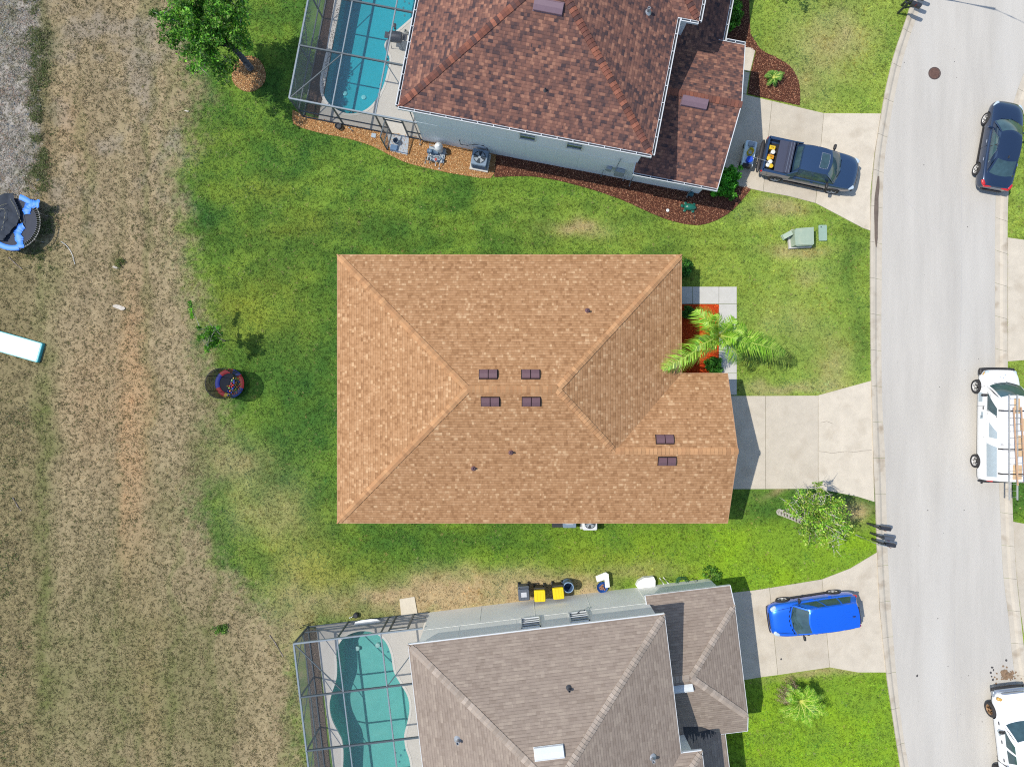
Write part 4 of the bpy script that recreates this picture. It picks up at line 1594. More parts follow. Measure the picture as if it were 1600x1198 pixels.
def cage(label, loc, rz, sb, door, door_open):
    t = thing("pool_cage", label, "screen enclosure", (loc[0], loc[1], 0), rz)
    H = 2.5
    As, Bs = (0, 2.27, 4.55, 6.75), (0, 2.8, 5.6, 8.4, 11.2)
    V = lambda a, b, z: (a, sb * b, z)

    def beam(p, q, w=.06, h=.1, m=M_alu, nm="beam"):
        b = MB()
        b.bar(V(*p), V(*q), w, h)
        b.build(nm, m, t)
    e = .003
    for a in As[:3]:
        beam((a, 0, H), (a, DEPTH, H), .055 if a else .08, .11, M_alul)
    for b_ in Bs:
        beam((0, b_, H + e), (6.75, b_, H + e), .075, .13, M_alul if b_ == 0 else M_alu)
    for p, q in (((0, 0), (2.27, 2.8)), ((4.55, 2.8), (6.75, .5)), ((0, DEPTH), (2.27, 8.4)), ((4.55, 8.4), (6.75, 10.7))):
        beam((p[0], p[1], H - e), (q[0], q[1], H - e), .045, .06, nm="brace")
    for a in (0, 2.27, 4.55, 4.95, 5.95):
        beam((a, 0, 0), (a, 0, H - .06), .07 if a else .08, .07, nm="post")
    for b_ in Bs[1:]:
        beam((0, b_, 0), (0, b_, H - .06), .07, .07, nm="post")
    for z in (.06, .92):
        beam((0, 0, z), (4.95, 0, z), .05, .08, nm="rail")
        beam((5.95, 0, z), (6.75, 0, z), .05, .08, nm="rail")
        beam((0, 0, z + e), (0, DEPTH, z + e), .05, .08, nm="rail")
    beam((4.95, 0, 2.1), (5.95, 0, 2.1), .05, .07, nm="rail")
    for b0, b1 in zip(Bs, Bs[1:]):
        beam((0, b0, .95), (0, b0 + 1.3, H - .1), .03, .04, nm="brace")

    def panel(pts):
        b = MB()
        b.face([V(*p) for p in pts])
        b.build("screen_panel", M_screen, t)
    for a0, a1 in zip(As, As[1:]):
        for b0, b1 in zip(Bs, Bs[1:]):
            panel([(a0, b0, H + .02), (a1, b0, H + .02), (a1, b1, H + .02), (a0, b1, H + .02)])
    for b0, b1 in zip(Bs, Bs[1:]):
        panel([(0, b0, 0), (0, b1, 0), (0, b1, H), (0, b0, H)])
    for a0, a1 in ((0, 2.27), (2.27, 4.55), (4.55, 4.95), (5.95, 6.75)):
        panel([(a0, 0, 0), (a1, 0, 0), (a1, 0, H), (a0, 0, H)])
    ang = 95 if door_open else 0
    c, s = math.cos(R(ang)), math.sin(R(ang))
    D = lambda u, z: V(4.98 + u * c, -u * s, z)
    d = MB()
    for p, q in (((0, .05), (0, 2.05)), ((.92, .05), (.92, 2.05)), ((0, .06), (.92, .06)), ((0, 2.04), (.92, 2.04)), ((0, 1.0), (.92, 1.0))):
        d.bar(D(*p), D(*q), .05, .06)
    dr = d.build("door", M_alu, t)
    d = MB()
    d.face([D(0, .05), D(.92, .05), D(.92, 2.05), D(0, 2.05)])
    d.build("screen_panel", M_screen, dr)
    return t


cage("aluminium screen enclosure with its door open over the deep turquoise pool", cageB, RB, 1, 5.4, True)
cage("aluminium screen enclosure with its door shut over the paler green pool", cageC, RC, -1, 5.4, False)
slabs("path", [[(605, 209), (640, 213), (637, 243), (610, 237)]], mat("step_concrete", S(204, 210, 212), 0.85, var=0.06), top=.06)
slabs("path", [[(624, 935), (648, 931), (653, 959), (627, 963)]], mat("pad_concrete", S(224, 212, 188), 0.9, var=0.08), top=.05)

# ---------------------------------------------------------------- barbecue by the pool
M_black = mat("black_enamel", S(52, 54, 66), 0.5, var=0.05)
M_plblack = mat("black_plastic", S(44, 46, 50), 0.55, var=0.08)
x, y = P(618, 58, .9)
g = thing("barbecue_grill", "black barrel barbecue grill with a chimney standing on the pool deck under the screen", "barbecue", (x, y, .05), R(-8))
b = MB()
Mx = Matrix.Translation((0, 0, .85)) @ Matrix.Rotation(R(90), 4, 'Y')
b.lathe([(.2, -.36), (.27, -.33), (.29, -.2), (.29, .2), (.27, .33), (.2, .36)], mtx=Mx, seg=20)
b.build("barrel", M_black, g, smooth=True)
b = MB()
b.tube([(-.02, .2, .95), (-.02, .34, 1.1), (-.02, .36, 1.35)], .07, 12)
b.lathe([(.11, 1.35), (.11, 1.39), (.05, 1.43)], (-.02, .36, 0), 14)
b.build("chimney", M_black, g, smooth=True)
for s in (-1, 1):
    b = MB()
    b.rbox((s * .5, .06, .82), (.22, .34, .03), .02)
    b.build("side_shelf", M_black, g)
    for q in (-1, 1):
        b = MB()
        b.tube([(s * .26, q * .2, .8), (s * .32, q * .26, 0)], .02, 8)
        b.build("leg", M_black, g)
x, y = P(634, 50, .2)
g = thing("water_jug", "small pale jug with a dark cap on the deck next to the black grill", "jug", (x, y, .05), 0)
b = MB()
b.lathe([(.1, 0), (.11, .04), (.11, .2), (.05, .27), (.04, .3)], seg=16)
b.build("body", M_cope, g, smooth=True)
b = MB()
b.lathe([(.045, .3), (.045, .34)], seg=12)
b.build("cap", M_plblack, g)


# ================================================================ YARD EQUIPMENT
M_acblue = mat("ac_grey_enamel", S(128, 148, 166), 0.5, var=0.06)
M_fan = mat("fan_blade", S(178, 186, 190), 0.4)
M_fanhole = mat("fan_shroud", S(28, 38, 44), 0.7)


def ac_unit(label, loc, rz, m, s=.86, h=.82):
    g = thing("air_conditioner", label, "air conditioner", loc, rz, "outdoor air conditioning units")
    b = MB()
    b.rbox((0, 0, .05), (s + .18, s + .18, .1), .03)
    b.build("pad", M_walk, g)
    b = MB()
    r = s * .39
    b.rbox((0, 0, .1 + (h - .1) / 2), (s, s, h - .1), .07, seg=5)
    for k in range(14):
        for sx, sy, w, d in ((0, -1, s * .86, .012), (0, 1, s * .86, .012), (-1, 0, .012, s * .86), (1, 0, .012, s * .86)):
            b.box((sx * (s / 2 + .004), sy * (s / 2 + .004), .16 + k * .044), (w, d, .014))
    b.build("casing", m, g)
    b = MB()
    b.lathe([(r, h - .01), (r, h + .006), (r * .98, h + .012)], seg=32)
    b.build("fan_opening", M_fanhole, g)
    b = MB()
    for k in range(4):
        a = R(45 + 90 * k)
        pts = []
        for t, rr in ((-.42, .22), (-.5, .95), (.34, .92), (.3, .24)):
            pts.append((r * rr * math.cos(a + t), r * rr * math.sin(a + t), h + .016 + .012 * (t > 0)))
        b.face(pts)
    b.lathe([(r * .22, h + .01), (r * .2, h + .045)], seg=16)
    b.build("fan", M_fan, g)
    b = MB()
    for q in (.25, .45, .65, .82, 1.0):
        pts = [(r * q * math.cos(2 * math.pi * k / 28), r * q * math.sin(2 * math.pi * k / 28), h + .05) for k in range(29)]
        b.tube(pts, .005, 4, cap=False)
    for k in range(12):
        a = 2 * math.pi * k / 12
        b.tube([(r * .2 * math.cos(a), r * .2 * math.sin(a), h + .052), (r * math.cos(a), r * math.sin(a), h + .052)], .004, 4)
    b.build("grille", M_acblue if m is not M_drain else M_fan, g)
    return g


x, y = P(749.5, 246, .82)
ac_unit("blue grey air conditioner on golden gravel beside the pale grey wall", (x, y, .03), RB, M_acblue)
x, y = P(922, 817, .8)
ac_unit("white air conditioner half under the eave of the tan roof", (x, y, 0), 0, M_drain, .78, .8)

x, y = P(890, 815, .7)
g = thing("pump_cabinet", "blue grey equipment cabinet half under the tan eave, left of the white air conditioner", "cabinet", (x, y, 0), 0)
b = MB()
b.rbox((0, 0, .36), (.72, .66, .72), .05)
b.build("casing", M_acblue, g)
b = MB()
b.rbox((0, -.05, .735), (.44, .22, .04), .03)
b.build("vent_hood", M_fan, g)
x, y = P(871, 816, .35)
g = thing("storage_bin", "low dark storage box tucked under the tan eave, left of the equipment cabinet", "box", (x, y, 0), 0)
b = MB()
b.rbox((0, 0, .16), (.56, .5, .32), .03, top=1.04)
b.build("tub", M_plblack, g)
b = MB()
b.rbox((0, 0, .34), (.6, .54, .05), .04)
b.build("lid", M_plblack, g)

# pool equipment on the gravel
M_bluegrey = mat("equipment_blue_grey", S(96, 120, 142), 0.5, var=0.1)
x, y = P(683, 240, 0)
g = thing("pool_pump", "white pool filter, pump and pipes on a grey pad by the pale wall", "pool equipment", (x, y, .03), RB)
b = MB()
b.rbox((0, -.1, .06), (.95, .8, .1), .03)
b.build("pad", M_meter, g)
b = MB()
b.lathe([(.16, .1), (.22, .16), (.23, .6), (.2, .74), (.1, .82), (.08, .86), (.04, .87)], (.12, .18, 0), 20)
b.build("filter_tank", M_drain, g, smooth=True)
b = MB()
b.lathe([(.13, -.3), (.13, .05), (.1, .1), (.1, .3)], mtx=Matrix.Translation((-.2, -.05, .28)) @ Matrix.Rotation(R(90), 4, 'Y'), seg=16)
b.lathe([(.09, .2), (.1, .5), (.05, .53)], (-.3, -.08, 0), 14)
b.build("pump_motor", M_bluegrey, g, smooth=True)
b = MB()
for pts in ([(-.45, .3, .1), (-.42, .25, .5), (-.1, .2, .6), (.1, .2, .62)], [(.3, .15, .5), (.5, .1, .45), (.52, .05, .1)],
            [(-.3, -.2, .3), (-.32, -.45, .3), (-.3, -.62, .05)], [(0, -.2, .3), (.05, -.5, .25), (.05, -.7, .04)],
            [(.28, -.1, .3), (.3, -.55, .28), (.28, -.85, .04)], [(-.4, -.3, .32), (.3, -.3, .32)], [(-.55, -.35, .05), (-.55, -.7, .05)]):
    b.tube(pts, .035, 8)
b.build("pipe", M_drain, g, smooth=True)
for q, c in ((( -.32, -.5, .36), M_plblack), ((.05, -.45, .34), mat("red_plastic", S(190, 60, 50), .5)), ((.3, -.35, .38), M_bluegrey)):
    b = MB()
    b.rbox(q, (.12, .14, .1), .03)
    b.build("valve", c, g)
x, y = P(619, 221, .2)
g = thing("bucket", "small grey bucket standing on the concrete step outside the open cage door", "bucket", (x, y, .06), 0)
b = MB()
b.lathe([(.11, 0), (.15, .3), (.16, .3), (.14, .29), (.1, .03)], seg=20, capt=True)
b.build("tub", M_acblue, g, smooth=True)
b = MB()
b.tube([(.15 * math.cos(a), .15 * math.sin(a) * .3 - .02, .3 + .02 * math.sin(a)) for a in np.linspace(0, math.pi, 9)], .008, 6)
b.build("handle", M_plblack, g)
b = MB()
b.rbox((0, 0, .03), (.42, .3, .05), .03)
x, y = P(616, 231, .05)
o = b.build("door_mat", mat("blue_mat", S(120, 150, 180), .9), None)
o.location = (x, y, .06)
o.rotation_euler = (0, 0, RB)
tag(o, "faded blue mat lying on the concrete step below the grey bucket", "mat")
x, y = P(529, 198, .15)
b = MB()
b.lathe([(.13, 0), (.17, .26), (.18, .26), (.15, .25), (.1, .2)], (x, y, .03), 18)
tag(b.build("flower_pot", M_plblack, None, smooth=True), "black plastic pot on the gravel strip below the upper pool cage", "pot")
b = MB()
b.tube([P3(545, 199, .08), P3(551, 205, .08)], .05, 10)
tag(b.build("drain_pipe", M_drain, None, smooth=True), "short white pipe end lying on the gravel strip right of the black pot", "pipe")
b = MB()
x, y = P(584, 212, .05)
b.rbox((x, y, .06), (.26, .24, .06), .03, RB)
tag(b.build("valve_box", M_meter, None), "small square grey lid set in the gravel strip", "valve box")

# bed ornaments
M_green = mat("glossy_green", S(34, 112, 92), 0.25, var=0.2, vscale=8, coat=.5)
x, y = P(1078, 323, .2)
g = thing("garden_ornament", "glossy dark green turtle-shaped ornament on the brown mulch", "ornament", (x, y, .03), R(-6))
b = MB()
vs = [(.36 * math.cos(t) * (1 + .1 * math.cos(t)), .2 * math.sin(t)) for t in np.linspace(0, 2 * math.pi, 25)[:-1]]
fs = []
rings = [(1, .05), (1, .12), (.85, .2), (.55, .26), (.2, .28)]
V_ = [(x_ * k, y_ * k, z) for k, z in rings for x_, y_ in vs]
n = 24
F_ = [(q * n + i, q * n + (i + 1) % n, (q + 1) * n + (i + 1) % n, (q + 1) * n + i) for q in range(4) for i in range(n)] + [tuple(range(4 * n, 5 * n))]
b.mesh(V_, F_)
b.build("shell", M_green, g, smooth=True, angle=70)
b = MB()
b.lathe([(.02, .04), (.08, .07), (.09, .14), (.03, .19)], (-.42, .02, 0), 12)
for q in ((-.24, -.2), (-.24, .2), (.22, -.2), (.24, .19)):
    b.lathe([(.09, .0), (.08, .06), (.03, .08)], (q[0], q[1], 0), 10)
b.build("head_and_feet", M_green, g, smooth=True)
b = MB()
b.tube([P3(1084, 331, .06), P3(1085.5, 338, .05), P3(1084, 347, .04)], .022, 8)
tag(b.build("edging_stake", M_plblack, None), "short black stake lying on mulch below the green ornament", "stake")
b = MB()
x, y = P(1043, 329, .04)
b.lathe([(.07, .03), (.09, .06), (.06, .07), (.04, .05)], (x, y, .02), 16)
tag(b.build("sprinkler_head", M_drain, None, smooth=True), "round white sprinkler cap on the brown mulch", "sprinkler")
b = MB()
x, y = P(1080, 303, .2)
b.rbox((x, y, .13), (.26, .22, .22), .04, RB)
tag(b.build("valve_box", mat("dull_teal", S(60, 110, 120), .6), None), "small teal green box under the garage eave of the brown-roofed house", "valve box")

# utility boxes on the front lawn
M_util = mat("utility_green", S(172, 190, 166), 0.65, var=0.08, vscale=3, spots=(S(186, 196, 168), 3, .5, .3))
x, y = P(1254, 370, .5)
g = thing("transformer_box", "large pale green electrical transformer box on the front lawn", "utility box", (x, y, 0), R(3))
b = MB()
b.prism([(-.62, -.55), (.62, -.55), (.62, .55), (-.42, .5), (-.66, .34)], 0, .16)
b.build("base", M_walk, g)
b = MB()
vs = [(-.52, -.48, .16), (.55, -.48, .16), (.55, .48, .16), (-.45, .46, .16), (-.55, .32, .16)]
tp = [(-.46, -.46, .62), (.55, -.46, .62), (.55, .46, .7), (-.4, .44, .7), (-.5, .3, .68)]
b.mesh(vs + tp, [(i, (i + 1) % 5, 5 + (i + 1) % 5, 5 + i) for i in range(5)] + [(5, 6, 7, 8, 9)])
b.build("cabinet", M_util, g)
b = MB()
b.bar((-.4, -.49, .58), (.5, -.49, .58), .03, .05)
b.build("lid_edge", M_util, g)
x, y = P(1231, 367, .3)
g = thing("cable_pedestal", "small tilted pale green cable pedestal left of the transformer box", "utility box", (x, y, 0), R(28))
b = MB()
b.box((0, 0, .0), (.5, .24, .62), mtx=Matrix.Translation((0, 0, .26)) @ Matrix.Rotation(R(-22), 4, 'Y'))
b.build("cover", M_util, g)
b = MB()
b.box((.02, 0, .04), (.56, .3, .1))
b.build("base", M_util, g)
x, y = P(1285.5, 364, .03)
g = thing("utility_vault_lid", "flat pale green vault lid in the grass right of the transformer box", "utility lid", (x, y, 0), R(1))
b = MB()
b.rbox((0, 0, .03), (.46, .88, .07), .05)
b.build("lid", mat("vault_lid_green", S(160, 186, 168), .7, var=.05), g)
b = MB()
b.lathe([(.035, .06), (.035, .072)], (-.1, .32, 0), 12)
b.build("lift_hole", M_plblack, g)

# bins beside the taupe-roofed house
M_bin = mat("bin_charcoal", S(92, 100, 112), 0.5, var=0.06)
M_binb = mat("bin_black", S(58, 54, 50), 0.55, var=0.08)
M_yel = mat("bin_yellow_lid", S(250, 220, 20), 0.45, var=0.04)


def wheelie(label, px_, py_, rz, body, lid, sticker=False):
    x, y = P(px_, py_, 1.05)
    g = thing("wheelie_bin", label, "bin", (x, y, 0), rz, "wheelie bins in a row")
    b = MB()
    b.rbox((0, 0, .52), (.48, .58, .92), .05, top=1.18)
    b.build("body", body, g)
    b = MB()
    b.rbox((0, -.03, 1.03), (.62, .66, .1), .07, top=.94)
    for k in range(3):
        b.box((-.16 + .16 * k, -.03, 1.085), (.03, .5, .012))
    l_ = b.build("lid", lid, g)
    if sticker:
        b = MB()
        b.box((0, -.02, 1.095), (.3, .26, .006))
        b.build("sticker", mat("label_paper", S(206, 208, 212), .6, var=.15, vscale=20, spots=(S(190, 120, 110), 18, .62, .1)), l_)
    b = MB()
    b.bar((-.28, .4, 1.02), (.28, .4, 1.02), .05, .05)
    for s in (-.26, .26):
        b.bar((s, .3, .98), (s, .42, 1.02), .05, .06)
    b.build("handle", body, g)
    for s in (-.27, .27):
        b = MB()
        b.lathe([(.12, -.03), (.13, 0), (.12, .03)], mtx=Matrix.Translation((s, .28, .13)) @ Matrix.Rotation(R(90), 4, 'Y'), seg=16)
        b.build("wheel", M_plblack, g)
    return g


wheelie("charcoal wheelie bin with a grey lid and pale sticker, leftmost by the cream wall", 818.5, 928, R(4), M_bin, M_bin, True)
wheelie("dark wheelie bin with a yellow lid, next to the charcoal bin", 843.5, 930, R(3), M_binb, M_yel)
wheelie("dark wheelie bin with a yellow lid, next to the blue barrel", 872.5, 926, R(6), M_binb, M_yel)
M_barrel = mat("barrel_blue", S(92, 122, 160), 0.4, var=0.08)
x, y = P(886, 910, .0)
g = thing("barrel", "open blue plastic barrel right of the yellow-lidded bins", "barrel", (x, y, 0), 0)
b = MB()
b.lathe([(.25, 0), (.28, .04), (.29, .3), (.3, .32), (.29, .34), (.29, .6), (.3, .62), (.28, .9), (.25, .9), (.24, .7), (.22, .1)], seg=28)
b.build("drum", M_barrel, g, smooth=True)
b = MB()
b.lathe([(.285, .885), (.295, .9), (.285, .915), (.25, .915), (.245, .9)], seg=28, capb=False, capt=False)
b.build("rim", mat("barrel_rim", S(150, 178, 206), .4), g, smooth=True)
M_foam = mat("white_board", S(246, 246, 242, 1.2), 0.6, var=0.02)
x, y = P(945, 905, .4)
g = thing("plastic_board", "bent white plastic board propped on the grass beside the cream wall", "board", (x, y, 0), R(4))
b = MB()
b.prism([(-.5, .22), (.05, .40), (.22, .30), (.24, -.42), (.0, -.46), (-.02, .0), (-.44, -.10)], .38, .44)
b.build("panel", M_foam, g)
b = MB()
for q in ((-.4, .1), (.12, .28), (.12, -.36)):
    b.tube([(q[0], q[1], .38), (q[0] + .03, q[1], 0)], .03, 8)
b.build("support", M_foam, g)
x, y = P(941, 917, .15)
g = thing("wash_basin", "round blue basin with brown contents below the bent white board", "basin", (x, y, 0), 0)
b = MB()
b.lathe([(.2, 0), (.29, .18), (.31, .19), (.28, .17), (.2, .08)], seg=24)
b.build("tub", mat("basin_blue", S(36, 84, 160), .4), g, smooth=True)
b = MB()
for k in range(14):
    b.rbox((random.uniform(-.14, .14), random.uniform(-.14, .14), .13 + random.uniform(0, .05)), (.09, .07, .05), .02, random.uniform(0, 3))
o = b.build("soil_clods", mat("clay_brown", S(168, 120, 92), .9, var=.3), None)
o.location = (x, y, 0)
tag(o, "brown clods of earth lying in the round blue basin", "soil", kind='stuff')
x, y = P(1009, 910, .35)
g = thing("plastic_cover", "white rounded plastic cover against the cream wall, right of the bent board", "cover", (x, y, 0), RC)
b = MB()
b.prism([(-.55, -.12), (-.42, -.28), (.5, -.28), (.55, .05), (.48, .26), (-.05, .27), (-.4, .12)], 0, .34)
b.build("shell", M_foam, g)
b = MB()
b.bar((-.35, -.05, .35), (.45, .02, .35), .05, .02)
b.build("ridge", M_foam, g)
for k, (x0, y0, x1, y1) in enumerate(((1031, 903, 1037, 912), (1037, 902, 1044, 911))):
    b = MB()
    b.tube([P3(x0, y0, .06), P3(x1, y1, .7)], .035, 8)
    tag(b.build("plastic_pipe", M_foam, None), "white plastic pipe leaning on the cream wall, %s one of the pair" % ("left" if k == 0 else "right"), "pipe", "white pipes against the wall")
x, y = P(1066, 909, .2)
g = thing("garden_hose", "coiled green garden hose by the corner of the cream wall", "hose", (x, y, 0), 0)
b = MB()
pts = []
for k in range(90):
    a = k * .42
    rr = .22 + .06 * math.sin(k * .7)
    pts.append((rr * math.cos(a) * 1.3, rr * math.sin(a), .04 + k * .0025))
b.tube(pts, .02, 6)
b.build("coil", mat("hose_green", S(104, 170, 110), .4), g, smooth=True)
b = MB()
b.tube([(.3, 0, .1), (.6, .15, .04), (.9, .05, .03)], .02, 6)
b.build("nozzle", M_plblack, g)
x, y = P(1087, 906, .4)
b = MB()
b.tube([(x - .1, y, 0), (x - .1, y, .4), (x, y - .08, .48), (x + .12, y, .4)], .018, 6)
tag(b.build("hose_tap", M_plblack, None), "thin dark tap pipe beside the coiled green hose", "tap")
# wall fitting on the cream house
b = MB()
bb = locl(locC, RC, 903, 954, 3.0, -1)
b.rbox((bb[0], -.36, 3.0), (.12, .12, .14), .03)
b.tube([(bb[0], -.3, 3.02), (bb[0] + .1, -.2, 3.06), (bb[0] + .3, -.2, 3.1), (bb[0] + .34, -.22, 3.0)], .03, 8)
b.build("wall_vent", M_gutin, hC)
# clutter at the lower cage
x, y = P(556, 961, .15)
g = thing("watering_can", "dark watering can with a pale spout lying by the lower pool cage", "watering can", (x, y, 0), R(20))
b = MB()
b.lathe([(.14, 0), (.15, .2), (.1, .26)], seg=16)
b.build("body", M_plblack, g, smooth=True)
b = MB()
b.tube([(-.1, 0, .06), (-.25, 0, .16), (-.36, 0, .22)], [.035, .025, .05], 8)
b.build("spout", M_foam, g)
b = MB()
b.lathe([(.0, -.75), (.1, -.65), (.16, -.35), (.17, .2), (.12, .55), (.0, .75)], mtx=Matrix.Translation(P3(574, 972, .35)) @ Matrix.Rotation(RC, 4, 'Z') @ Matrix.Rotation(R(90), 4, 'Y') @ Matrix.Scale(.35, 4, (1, 0, 0)), seg=16)
tag(b.build("paddle_board", M_foam, None, smooth=True), "white paddle float lying just inside the lower pool cage", "float")
for k, (x0, y0) in enumerate(((469, 981), (474, 977))):
    b = MB()
    b.tube([P3(x0, y0, 0), P3(x0 - 1.5, y0 - 1, .7)], .035, 6)
    tag(b.build("wooden_stake", mat("weathered_wood", S(120, 106, 90), .9, var=.2), None),
        "weathered wooden stake at the corner of the lower cage, %s of two" % ("farther left" if k == 0 else "nearer the screen"), "stake", "stakes by the lower cage")
# round fitting on the west wall of the tan-roofed house
x, y = P(527.5, 548, 1.2)
g = thing("hose_reel", "dark round hose reel on the left wall under the tan eave", "hose reel", (xw - .06, y, 1.0), 0)
b = MB()
b.lathe([(.3, -.08), (.3, -.05), (.16, -.04), (.16, .04), (.3, .05), (.3, .08)], mtx=Matrix.Rotation(R(90), 4, 'Y'), seg=24)
b.build("drum", M_bluegrey, g, smooth=True)
b = MB()
b.bar((0, 0, 0), (.48, 0, 0), .08, .08)
b.build("bracket", M_plblack, g)


# ================================================================ PLAY THINGS ON THE LEFT
M_pad = mat("pad_blue", S(10, 122, 232, 1.0), 0.5, var=0.1, vscale=3)
M_matb = mat("trampoline_mat", S(58, 62, 74), 0.8, var=0.1)
M_net = mat("dark_netting", S(48, 56, 68), 0.85, var=0.35, vscale=4)
M_steel = mat("galvanised_steel", S(206, 204, 198), 0.4, metal=.15)
M_rod = mat("pale_rod", S(176, 170, 140), 0.5)
tr0 = Vector(P(20, 347, .8))
g = thing("trampoline", "large round trampoline with slipped blue padding and collapsed dark netting", "trampoline", (tr0.x, tr0.y, 0))
RT, ZT = 1.5, .8


def ringpts(r, z, a0, a1, n):
    return [(r * math.cos(R(a0 + (a1 - a0) * k / n)), r * math.sin(R(a0 + (a1 - a0) * k / n)), z) for k in range(n + 1)]


b = MB()
b.tube(ringpts(RT, ZT, 0, 360, 60), .038, 8, cap=False)
b.build("frame", M_steel, g, smooth=True)
b = MB()
b.lathe([(RT - .2, ZT - .012), (RT - .2, ZT - .004)], seg=60)
b.build("jumping_mat", M_matb, g)
b = MB()
for k in range(76):
    a = 2 * math.pi * k / 76
    b.tube([((RT - .2) * math.cos(a), (RT - .2) * math.sin(a), ZT), ((RT - .02) * math.cos(a), (RT - .02) * math.sin(a), ZT)], .011, 5)
b.build("springs", M_steel, g)
for a0, a1, rr in ((176, 284, RT), (36, 74, RT)):
    b = MB()
    p0, p1 = ringpts(rr - .23, ZT + .03, a0, a1, 26), ringpts(rr + .05, ZT + .03, a0, a1, 26)
    pm = ringpts(rr - .09, ZT + .065, a0, a1, 26)
    for k in range(26):
        b.face([p0[k], pm[k], pm[k + 1], p0[k + 1]])
        b.face([pm[k], p1[k], p1[k + 1], pm[k + 1]])
        b.face([p1[k], (p1[k][0], p1[k][1], ZT - .1), (p1[k + 1][0], p1[k + 1][1], ZT - .1), p1[k + 1]])
    b.build("pad", M_pad, g, smooth=True, weld=True)
for path in ([(.42, -1.42), (.40, -1.05), (.28, -.62), (.38, -.35), (.62, -.2)], [(1.48, .98), (1.2, 1.0), (.9, .88), (.78, .7), (.8, .42)]):
    b = MB()
    sp = smooth_poly([Vector((p[0], p[1], 0)) for p in path], False, 5)
    for k in range(len(sp) - 1):
        a, c = Vector(sp[k]), Vector(sp[k + 1])
        d = (c - a).normalized()
        s = Vector((-d.y, d.x, 0)) * (.20 + .04 * math.sin(k * 1.3))
        z0, z1 = Vector((0, 0, ZT + .08 + .012 * math.sin(k * .9))), Vector((0, 0, ZT + .08 + .012 * math.sin((k + 1) * .9)))
        b.face([a - s + z0 - Vector((0, 0, .05)), a + z0, c + z1, c - s + z1 - Vector((0, 0, .05))])
        b.face([a + z0, a + s + z0 - Vector((0, 0, .05)), c + s + z1 - Vector((0, 0, .05)), c + z1])
    b.build("pad", M_pad, g, smooth=True, weld=True)
b = MB()                                    # the fallen net, in folds
nx_, ny_ = 44, 44
grid = []
for j in range(ny_ + 1):
    for i in range(nx_ + 1):
        u, v = -1.62 + 2.5 * i / nx_, -1.05 + 2.62 * j / ny_
        z = ZT + .06 + .07 * float(fbm(np.array([u * 1.6 + 5]), np.array([v * 1.6 + 3]), 55)[0]) + .09 * abs(math.sin(u * 3.1 + v * 2.2 + 1.5 * math.sin(v * 2)))
        d = math.hypot(u, v)
        if d > 1.5:
            z -= (d - 1.5) * 1.6
        grid.append((u, v, max(z, .12)))
for j in range(ny_):
    for i in range(nx_):
        u, v = -1.62 + 2.5 * (i + .5) / nx_, -1.05 + 2.62 * (j + .5) / ny_
        edge = .22 + .25 * math.sin(v * 2.3 + 1) + (.12 * v if v > 0 else .35 * v)
        if u < edge and math.hypot(u, v) < 1.72:
            k = j * (nx_ + 1) + i
            b.face([grid[k], grid[k + 1], grid[k + nx_ + 2], grid[k + nx_ + 1]])
b.build("safety_net", M_net, g, smooth=True, weld=True, angle=180)
for pts in ([(-.9, .3, 1.08), (-.5, .75, 1.14), (-.2, .95, 1.0)], [(-.75, .52, 1.12), (-.2, .58, 1.1), (-.45, -.5, 1.02)], [(.0, 1.2, .98), (.35, .7, 1.1), (.6, -.1, .98)]):
    b = MB()
    b.tube(smooth_poly([Vector(p) for p in pts], False, 5), .014, 6)
    b.build("pole", M_rod, g)
for k in range(6):
    a = R(20 + 60 * k)
    b = MB()
    b.tube([(RT * math.cos(a), RT * math.sin(a), ZT), (RT * .97 * math.cos(a), RT * .97 * math.sin(a), 0)], .025, 8)
    b.build("leg", M_steel, g)

# small netted trampoline with balls
kx, ky = P(359, 599, .3)
g = thing("small_trampoline", "small round toddler trampoline with dark netting and red and blue padding", "trampoline", (kx, ky, 0))
b = MB()
b.tube(ringpts(.78, .3, 0, 360, 40), .03, 8, cap=False)
for k in range(6):
    a = R(30 + 60 * k)
    b.tube([(.78 * math.cos(a), .78 * math.sin(a), .3), (.8 * math.cos(a), .8 * math.sin(a), 0)], .022, 6)
b.build("frame", M_plblack, g, smooth=True)
b = MB()
b.lathe([(.62, .29), (.62, .3)], seg=40)
b.build("jumping_mat", M_matb, g)
padc = [(S(214, 44, 56), "pad_red"), (S(34, 62, 190), "pad_deep_blue"), (S(230, 190, 50), "pad_yellow")]
for a0, a1, ci in ((75, 135, 0), (135, 200, 1), (200, 245, 0), (245, 275, 2), (275, 340, 1), (340, 400, 0), (40, 75, 1)):
    b = MB()
    p0, p1, pm = ringpts(.56, .325, a0, a1, 10), ringpts(.8, .325, a0, a1, 10), ringpts(.68, .36, a0, a1, 10)
    for k in range(10):
        b.face([p0[k], pm[k], pm[k + 1], p0[k + 1]])
        b.face([pm[k], p1[k], p1[k + 1], pm[k + 1]])
    b.build("pad", mat(padc[ci][1], padc[ci][0], .5), g, smooth=True, weld=True)
M_netc = screen_mat("toy_net", S(40, 48, 52), 0.62, 0.92)
b = MB()
p0, p1 = ringpts(.78, .32, 0, 360, 40), ringpts(.80, 1.55, 0, 360, 40)
for k in range(40):
    b.face([p0[k], p0[k + 1], p1[k + 1], p1[k]])
b.build("safety_net", M_netc, g, smooth=True, weld=True)
b = MB()
b.tube(ringpts(.8, 1.55, 0, 360, 40), .03, 8, cap=False)
b.build("top_ring", M_plblack, g, smooth=True)
